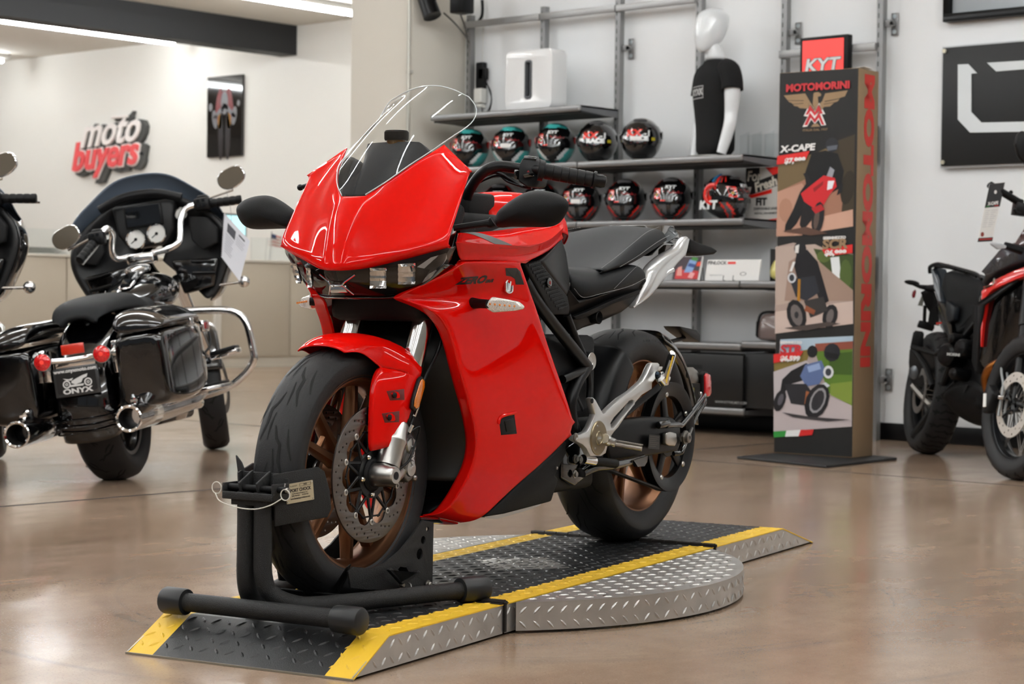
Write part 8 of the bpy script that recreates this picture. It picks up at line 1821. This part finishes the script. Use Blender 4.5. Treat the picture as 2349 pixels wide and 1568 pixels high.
g=G(); g.tube([(1.15,-.0167,1.0552),(1.15,-.0754,1.0647),(1.15,-.1056,1.0683)],[.02,.018,.016],10); sgn2=g.build('turn_signal',M_black,am)
g=G(); P=[(1.16,-.1822,1.0644),(1.16,-.1705,1.0704),(1.16,-.1286,1.0728),(1.16,-.104,1.0642),(1.16,-.1062,1.0514),(1.16,-.1427,1.0416),(1.16,-.1747,1.0573)]; g.prism([V(p) for p in P],(.025,0,0)); g.build('signal_lens',mat('lens_smoke_white','b5b8bc',.1,coat=1),sgn2,bev=.005,bseg=3)
g=G(); g.prism([(1.0,.1,1.0),(1.25,.1,.98),(1.32,.1,.85),(1.2,.1,.7),(1.0,.1,.7)],(0,.16,0)); g.build('front_fairing',M_gloss,am,bev=.03)
g=G(); g.prism([V(p) for p in [(1.1,-.047,1.0829),(1.05,.0066,1.1722),(1,.0806,1.2318),(1,.1003,1.1084),(1.05,.019,1.0945)]],(0,.05,0)); g.build('windshield_base',mat('maroon_gloss','3a1416',.25,coat=1),am,bev=.005)
# hanging specification tag: a thing of its own
TM2=Matrix.Translation((-5.31,9.295,0))@Matrix.Rotation(rad(-44.6),4,'Z')@Matrix.Rotation(rad(-8),4,'X')
t=thing('hang_tag','long narrow specification tag hanging from the adventure motorcycle handlebar grip','tag')
Q=[TM2@V(p) for p in [(1.22,-.2419,1.3329),(1.17,-.1561,1.3575),(1.17,-.1724,1.076),(1.22,-.2567,1.0574)]]
t.location=Q[0]; Q=[p-t.location for p in Q]; nn=(Q[1]-Q[0]).cross(Q[3]-Q[0]).normalized(); cm=V((0,0,.8))-t.location
if nn.dot(cm)<0: nn=-nn
g=G(); g.prism(Q,-nn*.001); g.build('tag_sheet',M_white,t)
def t2p(u,v): return Q[0]*(1-u)*(1-v)+Q[1]*u*(1-v)+Q[2]*u*v+Q[3]*(1-u)*v
def td_(nm,u0,v0,u1,v1,m,h=.0006): g=G(); g.prism([t2p(u0,v0)+nn*h,t2p(u1,v0)+nn*h,t2p(u1,v1)+nn*h,t2p(u0,v1)+nn*h],nn*.0002); return g.build(nm,m,t,flat=True)
td_('tag_header',0,0,1,.41,mat('tag_dark','2e2e30',.5)); td_('tag_footer',0,.93,1,1,mat('tag_dark','2e2e30',.5)); td_('footer_band',.08,.945,.95,.97,mat('tag_red','b0302a',.5),.001)
td_('flag_stripe',.08,.38,.30,.40,mat('tag_green','2f7a3a',.5),.001); td_('flag_stripe',.62,.38,.9,.40,mat('tag_red','b0302a',.5),.001)
for k in range(9): td_('printed_line',.12,.46+.035*k,.40-.05*(k%2),.465+.035*k,Ml); td_('printed_line',.48,.46+.035*k,.88-.08*(k%3),.465+.035*k,Ml)
F=frame(t2p(.5,.345)+nn*.001,Q[1]-Q[0],(Q[0]-Q[3])); 
if (F.to_3x3()@V((0,0,1))).dot(nn)<0: F=frame(t2p(.5,.345)+nn*.001,-(Q[1]-Q[0]),(Q[0]-Q[3]))
part('tag_lettering',text('X-CAPE',.020,.0002,.001,.1),M_white,t,F)
c=t2p(.22,.87)+nn*.0008; g=G(); g.lathe([(0,0),(0,.011),(.0004,.011),(.0004,0)],c,nn,18); g.build('tag_seal',mat('seal_red','8a3a30',.5),t)
c=t2p(.5,.15)+nn*.0008; g=G(); g.lathe([(0,0),(0,.009),(.0004,.009),(.0004,0)],c,nn,14); g.build('tag_hole',M_white,t)
